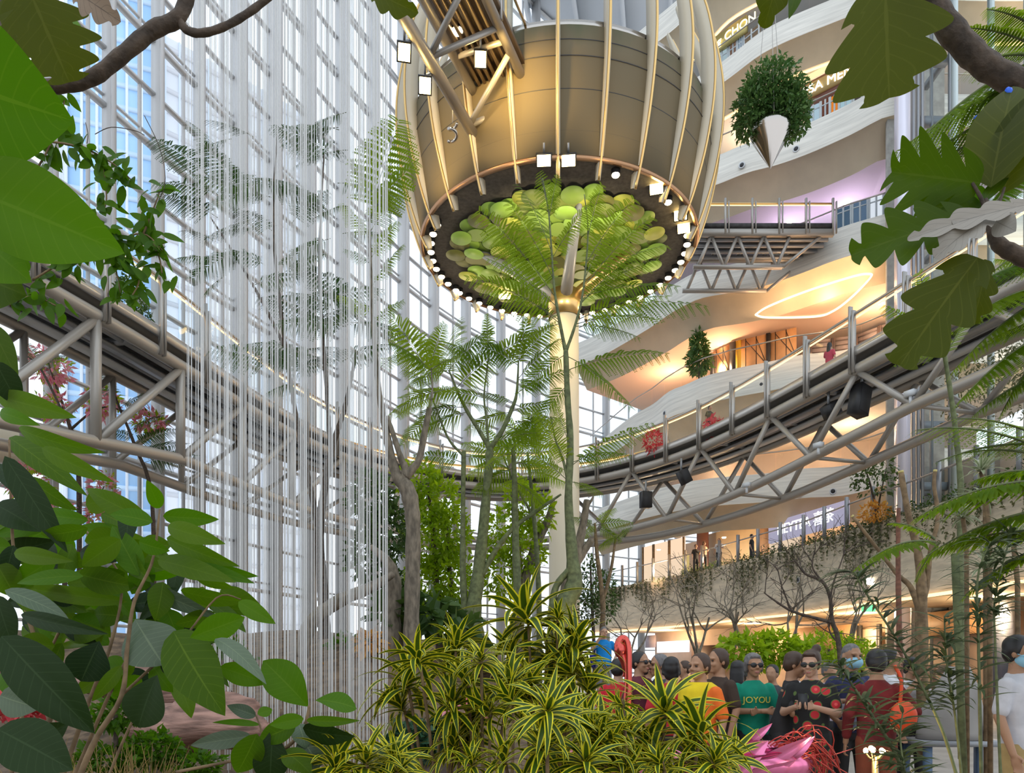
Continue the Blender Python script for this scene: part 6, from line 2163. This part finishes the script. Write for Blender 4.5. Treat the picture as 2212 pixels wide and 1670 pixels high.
    body = fin(put(mb, 'body', SKIN[skin], t, vox, 2))
    # clothes
    c = .014
    mt = MB()
    if top:
        z_lo = .86 if not dress else .84
        loft(mt, [(0, -belly * .4, z_lo, .158, .118 + belly * .6), (0, -belly * .5, .98, .156, .116 + belly), (lx * .45, ly * .45 - belly * .3, 1.12, .145 + c, .104 + belly * .6), (lx * .85, ly * .85, 1.25, .165, .112), (lx, ly, 1.315, .145, .094), (lx, ly + .01, 1.36, .10, .078), (lx, ly + .012, 1.392, .066, .064)])
        for sg in (-1, 1):
            S, E, Wr = arms[sg]
            if sleeve > 0:
                e1 = S + (E - S) * min(1, sleeve * 1.6)
                cap(mt, [S + (E - S) * .02, e1], [.058, .056])
            if sleeve > .65:
                cap(mt, [E, E + (Wr - E) * min(1, (sleeve - .6) * 2.4)], [.052, .042])
        if dress:
            loft(mt, [(0, 0, .45, .2, .17), (0, 0, .7, .18, .145), (0, 0, .9, .165, .13)])
        o = fin(put(mt, 'dress' if dress else 'shirt', top, t, .012 if near else .025, 3))
    if bottom is not None:
        m2 = MB()
        loft(m2, [(0, 0, .80, .145, .105), (0, 0, .90, .158, .114), (0, 0, .97, .146, .105)])
        for sg in (-1, 1):
            st = stride * sg
            cap(m2, [(sg * .085, 0, .86), (sg * .088, -st * .6 - .012, .47), (sg * .09, -st * .7, .10 if bottom[1] else .52)], [.088, .066, .056])
        fin(put(m2, 'trousers' if bottom[1] else 'shorts', bottom[0], t, .016 if near else .028, 3))
    ms = MB()
    for sg in (-1, 1):
        st = stride * sg
        m_ = MB()
        cap(m_, [(sg * .09, -st * .7 + .03, .05), (sg * .1, -st * .7 - .15, .04)], [.046, .042])
        fin(put(m_, 'shoe', shoe or M['black'], t, .02, 2))
    # hair
    if hstyle != 'bald':
        mh_ = MB()
        mh_.ell(H_((0, .026, .048)), (.084, .092, .080), 16, 12, Rh)
        mh_.ell(H_((0, .05, .0)), (.080, .068, .085), 16, 12, Rh)
        for sg in (-1, 1):
            mh_.ell(H_((sg * .066, .02, .02)), (.022, .05, .052), 10, 8, Rh)
        if hstyle in ('bob', 'long'):
            for sg in (-1, 1):
                cap(mh_, [H_((sg * .07, .0, .03)), H_((sg * .078, .02, -.05))], [.026, .022])
            mh_.ell(H_((0, .055, -.05)), (.08, .045, .08), 14, 10, Rh)
            mh_.ell(H_((.0, -.05, .085)), (.055, .03, .022), 12, 8, Rh)
        if hstyle == 'long':
            loft(mh_, [(hc[0], hc[1] + .08, 1.18, .07, .03), (hc[0], hc[1] + .08, 1.4, .085, .045), (hc[0], hc[1] + .06, 1.52, .08, .06)])
        if hstyle == 'bun':
            mh_.ell(H_((.035, .075, .125)), (.042, .042, .042), 12, 10, Rh)
            mh_.ell(H_((.0, -.045, .09)), (.058, .034, .02), 12, 8, Rh)
        fin(put(mh_, 'hair', HAIRM[hair], t, .011 if near else .022, 2))
    elif hair:
        mh_ = MB()
        mh_.ell(H_((0, .045, -.005)), (.078, .065, .05), 14, 10, Rh)
        mh_.ell(H_((0, .016, .035)), (.0755, .0925, .088), 14, 10, Rh)
        fin(put(mh_, 'hair', HAIRM['grey'], t, .011, 2))
    if near:
        for sg in (-1, 1):
            if 'glasses' not in acc:
                m_ = MB().ell(H_((sg * .031, -.076, .004)), (.0125, .010, .008), 10, 8, Rh)
                fin(put(m_, 'eye', EYEM, t))
        if 'mask' not in acc:
            m_ = MB().ell(H_((0, -.088, -.067)), (.023, .012, .008), 12, 6, Rh)
            fin(put(m_, 'lips', LIPM, t))
    if 'glasses' in acc:
        m_ = MB()
        for sg in (-1, 1):
            m_.ell(H_((sg * .034, -.088, .003)), (.031, .012, .024), 14, 8, Rh)
            cap(m_, [H_((sg * .062, -.078, .008)), H_((sg * .08, .015, .008))], [.005, .004], 6)
        cap(m_, [H_((-.02, -.098, .008)), H_((.02, -.098, .008))], [.004, .004], 6)
        fin(put(m_, 'sunglasses', M['black'], t))
    if 'mask' in acc:
        m_ = MB()
        m_.ell(H_((0, -.035, -.052)), (.068, .082, .060), 18, 12, Rh)
        o = put(m_, 'face_mask', MASKM, t)
        fin(o)
        for sg in (-1, 1):
            m_ = MB()
            cap(m_, [H_((sg * .064, -.045, -.03)), H_((sg * .078, .02, .0))], [.003, .003], 5)
            fin(put(m_, 'ear_loop', MASKM, t))
    if letters:
        tx_, sz_, mm, zz, yy = letters
        o = text_obj(tx_, sz_, .004, mm, None, (0, 0, 0), (1, 0, 0), 'lettering')
        o.data.transform(o.matrix_basis)
        o.matrix_basis = Matrix()
        V = [v for v in o.data.vertices]
        for v in V:
            v.co.z += zz
            v.co.y = v.co.y + yy + (v.co.x / .17) ** 2 * .045
        o.data.transform(Mw)
        o.parent = t
        fin(o)
    return t, Mw, arms


EYEM = mat('eye_dark', (.03, .02, .015), .2)
LIPM = mat('lips', (.42, .15, .13), .5)
MASKM = mat('mask_blue', (.30, .58, .75), .8)
WHITEC = cloth('white', (.72, .71, .74))
DARK = cloth('dark', (.025, .024, .026))
NAVY = cloth('navy', (.03, .035, .10))
JEANS = cloth('jeans', (.10, .16, .26))
floral = mat('cloth_floral', (.02, .02, .02), .85)
n_, l_ = nt(floral)
tc_ = n_.new('ShaderNodeTexCoord')
v1 = n_.new('ShaderNodeTexVoronoi')
v1.inputs['Scale'].default_value = 9
l_.new(tc_.outputs['Object'], v1.inputs['Vector'])
r1 = n_.new('ShaderNodeValToRGB')
r1.color_ramp.interpolation = 'CONSTANT'
r1.color_ramp.elements[0].color = (.75, .10, .10, 1)
r1.color_ramp.elements[1].position = .40
r1.color_ramp.elements[1].color = (.012, .012, .012, 1)
e_ = r1.color_ramp.elements.new(.33)
e_.color = (.10, .16, .04, 1)
e_ = r1.color_ramp.elements.new(.12)
e_.color = (.55, .03, .04, 1)
l_.new(v1.outputs['Distance'], r1.inputs['Fac'])
l_.new(r1.outputs['Color'], n_['Principled BSDF'].inputs['Base Color'])

TEAL = cloth('teal', (.0, .27, .17))
person('woman in a green tee with yellow lettering and sunglasses, grey bob hair, forearms crossed', 1627, 1412, 7.1, 1.64, .05, 1, 'grey', 'bob', TEAL, (DARK, True), .5, FOLD, FOLD, acc=('glasses',), letters=('JOYOU', .085, mat('yellow_print', (.70, .62, .10), .6), 1.20, -.118))
pt_, Mw_, ar_ = person('woman in a black tee turned right towards the phone of the woman in floral dress', 1690, 1410, 6.8, 1.62, 1.1, 1, 'brown', 'short', DARK, (DARK, True), .5, REACH, PHONE, lean=(0, -.09), head=(.1, .2))
pt_, Mw_, ar_ = person('woman in a black dress with red flowers, wearing sunglasses and a hair bun', 1752, 1406, 6.5, 1.63, -.55, 0, 'brown', 'bun', floral, None, .42, PHONE, PHONE, head=(-.1, .15), dress=True, acc=('glasses',))
w_ = np.array(Mw_ @ Vector((0, -.40, 1.20)))
o = MB().box(w_, (.075, .012, .15), -.5).build('phone', M['black'])
tag(o, 'dark phone held up by the woman in the floral dress', 'phone')
person('man in a navy and white polo with a pale blue face mask, thin grey hair', 1838, 1391, 6.9, 1.74, .15, 1, 'grey', 'bald', NAVY, (DARK, True), .5, DOWN, HIP, acc=('mask',))
bx_ = P(1838, 1500, 6.9)
m_ = MB()
a = np.linspace(-1.15, 1.15, 13)
rails = [np.stack((bx_[0] + .03 + .185 * np.sin(a), bx_[1] - .155 * np.cos(a) + .0, np.full(13, z)), -1) for z in (1.02, 1.28)]
m_.sweep(rails)
bib = m_.build('shirt_panel', cloth('white_panel', (.55, .56, .62), noise=.5, scale=14, col2=(.12, .13, .25)))
bib.parent = [o for o in bpy.data.objects if o.get('label', '').startswith('man in a navy')][0]
bib.matrix_parent_inverse = bib.parent.matrix_basis.inverted()
MAROON = cloth('maroon', (.16, .012, .012), noise=.4, scale=7)
person('dark haired person in a maroon top seen from behind beside the masked man', 1893, 1404, 6.2, 1.62, 2.9, 1, 'black', 'short', MAROON, (cloth('rust', (.22, .05, .02)), True), .9, DOWN, HIP)
person('dark haired person looking left just behind the maroon top', 1922, 1402, 7.4, 1.64, 1.2, 1, 'black', 'short', WHITEC, (DARK, True), .5)
person('person in a white shirt half hidden by the narrow leaved stems', 1968, 1420, 8.2, 1.62, .4, 1, 'black', 'short', WHITEC, (DARK, True), .5, LIFT, LIFT)
KH = cloth('khaki', (.46, .32, .13))
person('person with a blue face mask, grey white tee and khaki trousers at the right edge', 2200, 1374, 5.4, 1.74, .6, 1, 'black', 'short', cloth('greywhite', (.58, .57, .60)), (KH, True), .5, HIP, DOWN, acc=('mask',))
ORG = cloth('orange', (.85, .16, .015))
person('person in a bright orange tee with yellow shoulders facing left', 1512, 1412, 6.4, 1.64, -.9, 1, 'brown', 'short', ORG, (cloth('darkred', (.2, .03, .02)), True), .55, DOWN, DOWN)
o5 = [o for o in bpy.data.objects if o.get('label', '').startswith('person in a bright orange')][0]
q_ = P(1512, 1470, 6.4)
zt_ = P(1512, 1412, 6.4)[2]
m_ = MB()
loft(m_, [(q_[0], q_[1], zt_ - .42, .195, .14), (q_[0], q_[1], zt_ - .31, .188, .12), (q_[0], q_[1], zt_ - .25, .10, .085)])
yk = m_.build('yellow_yoke', cloth('yellow', (.80, .58, .01)), None, True)
yk.parent = o5
yk.matrix_parent_inverse = o5.matrix_basis.inverted()
person('brown haired person in a dark tee behind the orange tee', 1552, 1402, 7.0, 1.68, -1.2, 1, 'brown', 'short', cloth('umber', (.05, .03, .02)), (DARK, True), .5)
person('woman with long black hair and lilac top seen from behind beside the green tee', 1594, 1428, 8.2, 1.58, 2.6, 0, 'black', 'long', cloth('lilac', (.55, .48, .60)), (DARK, True), .6)
person('woman in sunglasses and a maroon blouse behind the red metal neck', 1382, 1408, 7.8, 1.64, .8, 1, 'black', 'short', cloth('plum', (.12, .02, .035)), (DARK, True), .6, acc=('glasses',))
person('person in a red top seen from behind left of the red metal neck', 1336, 1424, 8.0, 1.6, 2.7, 0, 'black', 'short', cloth('red', (.60, .015, .03)), (DARK, True), .5)
person('grey haired person in a dark jacket facing left beside the orange tee', 1424, 1414, 7.8, 1.64, -1.3, 1, 'grey', 'short', cloth('slate', (.045, .055, .06)), (DARK, True), .9)
person('black haired person seen from behind next to the dark jacket', 1450, 1420, 7.2, 1.6, 3.0, 1, 'black', 'bob', cloth('redtop', (.5, .02, .03)), (DARK, True), .5)
for x, y, d, lab, hc_, col in ((1668, 1436, 9.4, 'dark haired head far behind between the green tee and the black tee', 'black', 'slate'), (1790, 1432, 9.6, 'grey haired person in the back right of the floral dress', 'grey', 'lilac'), (1720, 1430, 10, 'dark haired person in the back behind the black tee', 'brown', 'white'), (1400, 1432, 11, 'dark haired person far behind right of the red metal neck', 'black', 'dark'), (1478, 1428, 10.4, 'brown haired person far back behind the orange tee', 'brown', 'plum')):
    person(lab, x, y, d, 1.6, rng.uniform(-2, 2), 1, hc_, 'short', CL[col], (DARK, True), .5, near=False)
BL = cloth('azure', (.0, .22, .60))
person('grey haired man in a bright blue tee and grey shorts standing on the raised path', 1304, 1354, 15.2, 1.70, .1, 0, 'grey', 'bald', BL, (cloth('greyshort', (.2, .2, .24)), False), .5, HIP, LIFT, belly=.03)
zf = P(1304, 1354, 15.2)[2] - 1.70
st_ = MB().prism([(1.2, 14.2), (3.4, 14.2), (3.6, 16.4), (1.0, 16.4)], 0, zf)
struct('raised_path', st_, M['floor'])
p = P(1283, 1428, 15.3)
t = thing('blue_bag', 'dark blue shoulder bag at the side of the man in blue', 'bag', p)
MB().box(p, (.17, .12, .28)).build('pouch', mat('royal_blue', (.01, .02, .35), .6), t)
MB().tube(spline([p + (0, 0, .17), p + (.05, 0, .3), p + (.1, .04, .45)], 8), .012, 6).build('strap', bpy.data.materials['royal_blue'], t)
# people on the upper levels
s_ = s_of(1722)
q = bp(s_, 1.4, ZK)
pxx = CX + q[0] / q[1] * F
person('long haired woman in a pink top and jeans standing on the ring walkway', pxx, HY - (ZK + 1.55 - EYE) * F / q[1], q[1], 1.55, 2.2, 0, 'black', 'long', cloth('rose', (.50, .06, .10)), (JEANS, True), .5, LIFT, DOWN, foot=ZK + .01, near=False)
q = bp(s_of(1490), 1.2, ZK)
person('person in a dark patterned top standing on the walkway right of the column', CX + q[0] / q[1] * F, HY - (ZK + 1.55 - EYE) * F / q[1], q[1], 1.55, 0.5, 1, 'black', 'short', cloth('olivepat', (.10, .08, .03), noise=.6, scale=10), (DARK, True), .5, foot=ZK + .01, near=False)
for x, yt, lab, hc_, top_, yw in ((1503, 1176, 'dark haired woman in black leaning on the terrace rail, leftmost of three', 'black', DARK, .3), (1521, 1169, 'woman in a beige top at the terrace rail, middle of three', 'brown', cloth('beige', (.5, .38, .28)), .5), (1553, 1163, 'man in a white shirt and black trousers at the terrace rail, rightmost of three', 'black', WHITEC, -.6), (1624, 1154, 'dark dressed person alone on the terrace left of the tea shop sign', 'black', DARK, 1.0)):
    i0 = np.argmin(abs(CX + CUR['A'][:, 0] / CUR['A'][:, 1] * F - x))
    c = off2(CUR['A'], 1.0)[i0]
    dd = c[1]
    person(lab, x, yt, dd, 1.68, yw, 0, hc_, 'long' if hc_ != 'black' else 'short', top_, (DARK, True), .5, PHONE if x < 1600 else DOWN, DOWN, near=False)
# orange bag by the maroon top
p = P(1952, 1548, 6.0)
t = thing('orange_bag', 'bright orange red bag hanging behind the maroon top', 'bag', p)
m_ = MB().ell(p, (.11, .07, .13), 16, 12)
m_.build('pouch', mat('orange_red', (.75, .07, .01), .5), t, True)
m_ = MB().tube(spline([p + (-.03, 0, .1), p + (-.02, 0, .3), p + (-.06, .03, .42)], 10), .014, 6)
m_.build('strap', bpy.data.materials['orange_red'], t)
# ------------------------------------------------------------ pink metal flamingos
pink = mat('pink_metal', (.80, .22, .42), .22, metal=.85)
redm = mat('red_metal', (.62, .10, .08), .2, metal=.85)
fl = thing('flamingo_sculpture', 'red shiny metal flamingo neck with hooked head rising from the variegated plants', 'sculpture', P(1352, 1600, 4.8))
d = 4.8
nk = spline([P(1335, 1640, d), P(1348, 1580, d), P(1356, 1500, d), P(1357, 1440, d), P(1356, 1400, d), P(1350, 1381, d), P(1341, 1381, d), P(1336, 1392, d), P(1338, 1402, d)], 48)
MB().tube(nk, np.interp(np.linspace(0, 1, 48), [0, .3, .7, .85, 1], [.034, .026, .024, .026, .036]), 12).build('neck', redm, fl, True)
MB().ell(P(1339, 1404, d), (.038, .04, .055), 14, 10).build('head', redm, fl, True)
m_ = MB()
m_.tube(spline([P(1340, 1412, d), P(1347, 1430, d), P(1350, 1452, d), P(1346, 1462, d)], 12), np.linspace(.03, .006, 12), 10)
m_.build('beak', redm, fl, True)
MB().ell(P(1330, 1650, d), (.26, .18, .13), 20, 12).build('body', pink, fl, True)
for k in range(14):
    a = k / 13 * PI
    m_ = MB()
    p = P(1330 + 60 * math.cos(a), 1640, d) + np.array((0, -.05, .02 * k % .05))
    V, q, luv = leaf_arr(.3, .08, lance, 10, 2, .3, .8)
    m_.add(V @ frame((math.cos(a), -.4, .35), (0, -.3, 1)).T + p, q)
    m_.build('feather', pink, fl, True)
t = thing('flamingo_sculpture', 'large pink metallic bird sculpture with wire plumes at the bottom right', 'sculpture', P(1650, 1660, 5.0))
d = 5.0
MB().ell(P(1650, 1650, d), (.33, .22, .16), 24, 14).build('body', pink, t, True)
rf = np.random.default_rng(8)
for (bx, by, tx, ty, w, ro) in ((1600, 1612, 1668, 1562, 24, .3), (1560, 1625, 1640, 1600, 26, .5), (1590, 1660, 1660, 1600, 40, .2), (1640, 1650, 1752, 1590, 34, .4), (1570, 1640, 1690, 1625, 30, .8), (1700, 1640, 1760, 1590, 26, .2), (1600, 1680, 1720, 1640, 34, .6), (1560, 1600, 1600, 1650, 28, .3), (1650, 1620, 1720, 1612, 26, .9), (1560, 1680, 1640, 1640, 36, .4)):
    m_ = MB()
    px_leaf(m_, bx, by, d - .15, tx, ty, d - .2, w, lance, 14, 3, .35, .6, ro)
    m_.build('feather', pink, t, True)
for k in range(34):
    m_ = MB()
    x0, y0 = rf.uniform(1650, 1720), rf.uniform(1600, 1660)
    q = spline([P(x0, y0, d - .1), P(x0 + 40, y0 - 30 + rf.uniform(-10, 20), d - .15), P(x0 + 75 + rf.uniform(-20, 40), y0 + rf.uniform(-30, 40), d - .1), P(x0 + 90 + rf.uniform(-20, 60), y0 + rf.uniform(10, 80), d)], 12)
    m_.tube(q, .0045, 5)
    m_.build('plume_wire', redm, t, True)
for x in (1610, 1660):
    MB().tube([P(x, 1660, d), P(x - 6, HY + EYE * F / d, d)], .02, 8).build('leg', redm, t, True)
MB().tube([P(1335, 1650, 4.8), P(1333, HY + EYE * F / 4.8, 4.8)], .02, 8).build('leg', redm, fl, True)

# candelabra garden lamp
p = P(1890, 1640, 4.4)
t = thing('garden_lamp', 'small golden garden lamp with five glowing bulbs at the bottom right', 'lamp', (p[0], p[1], 0))
MB().tube([(p[0], p[1], 0), (p[0], p[1], p[2] + .02)], .018, 10).build('post', M['gold'], t, True)
bulb = emis('candle_bulb', (1, .66, .28), 40)
for k in range(5):
    a = k * 2 * PI / 5 + .3
    e = p + np.array((.05 * math.cos(a), .05 * math.sin(a), .035 + .012 * (k % 2)))
    MB().tube(spline([p, p + (e - p) * (.6, .6, .2), e], 8), .006, 6).build('arm', M['gold'], t, True)
    MB().ell(e + (0, 0, .014), (.014, .014, .018), 10, 8).build('bulb', bulb, t, True)
point('garden_lamp_light', p + (0, -.05, .12), 5, (1, .66, .3), .04)

# grey stand at right
p = P(2060, 1440, 7.2)
t = thing('grey_table', 'pale grey covered stand on blue legs behind the narrow leaved stems', 'table', (p[0], p[1], 0))
MB().box((p[0], p[1], .86), (.85, .5, .05)).build('tabletop', mat('grey_top', (.30, .31, .33), .5), t)
mb = MB()
loft(mb, [(p[0], p[1], .89, .36, .22), (p[0] - .02, p[1], 1.15, .30, .2), (p[0] + .03, p[1], 1.4, .20, .15), (p[0] + .05, p[1], 1.6, .10, .08)])
mb.build('grey_cover', mat('grey_cloth', (.34, .32, .30), .85, noise=.15, scale=3), t, True)
for sx_ in (-1, 1):
    for sy_ in (-1, 1):
        MB().box((p[0] + sx_ * .37, p[1] + sy_ * .2, .42), (.06, .06, .84)).build('leg', mat('blue_leg', (.10, .16, .26), .5) if 'blue_leg' not in bpy.data.materials else bpy.data.materials['blue_leg'], t)

# ground level shops at the back right
gs = off2(CUR['A'], 4.4)
gx_ = CX + gs[:, 0] / gs[:, 1] * F


def shop_piece(x0, x1, z0, z1, m_, name, label, cat, inset=0.0, thick=.15):
    o_ = np.argsort(gx_)
    a = np.array([np.interp(x0, gx_[o_], gs[o_, i]) for i in (0, 1)])
    b = np.array([np.interp(x1, gx_[o_], gs[o_, i]) for i in (0, 1)])
    n = unit(np.array((b[1] - a[1], -(b[0] - a[0]))))
    n = n if n @ np.array((-1, -.6)) > 0 else -n
    mb = MB().prism(np.array((a + n * inset, b + n * inset, b + n * (inset + thick), a + n * (inset + thick))), z0, z1)
    o = mb.build(name, m_)
    tag(o, label, cat)
    return o


whs = emis('white_display', (.95, .92, 1), 1.1)
shop_piece(1425, 1492, 2.6, 3.4, whs, 'lit_display', 'white lit display band in the ground floor shop behind the crowd', 'display', .1)
shop_piece(1340, 1420, 3.0, 3.9, mat('lilac_wall', (.55, .46, .50), .6), 'shop_wall_panel', 'pale lilac shop wall behind the red metal neck', 'wall panel', .1)
shop_piece(1365, 1460, 1.5, 2.0, whs, 'lit_counter', 'white lit counter low in the ground floor shop', 'counter', .5, .4)
shop_piece(1500, 1560, 1.2, 3.0, mat('dark_shop', (.10, .06, .05), .6), 'dark_shop', 'dark brown shop front behind the orange tee', 'shop front', .1)
shop_piece(1700, 1860, 2.5, 3.7, mat('orange_wood', (.60, .36, .18), .5), 'shop_wall_panel', 'orange wood shop wall under the planted wall', 'wall panel', .1)
shop_piece(1866, 1874, 0, 3.6, M['black'], 'door_frame', 'left black post of the tall framed opening at right', 'door post', .3)
shop_piece(1912, 1918, 0, 3.6, M['black'], 'door_frame', 'right black post of the tall framed opening at right', 'door post', .3)
shop_piece(1874, 1912, 0, 3.4, mat('beige_screen', (.55, .47, .32), .7), 'screen_panel', 'beige panel between the two black posts at right', 'wall panel', .15)
shop_piece(2196, 2230, 0, 4.0, mat('blue_grey_pillar', (.10, .12, .17), .5), 'pillar', 'blue grey pillar at the far right edge behind the masked person', 'pillar', .6, .4)
shop_piece(2185, 2192, 0, 4.0, M['black'], 'pillar', 'thin black post left of the blue grey pillar', 'post', .6, .2)
shop_piece(1960, 2170, 2.9, 3.9, mat('orange_glow_wall', (.72, .42, .2), .6), 'shop_wall_panel', 'orange lit upper shop wall behind the narrow leaved stems', 'wall panel', .1)
p = P(1876, 1314, 25)
o = MB().box(p, (.45, .06, .24)).build('exit_light', emis('green_light', (.15, .9, .3), 1.6))
tag(o, 'small green lit box sign hanging under the planted wall', 'sign')
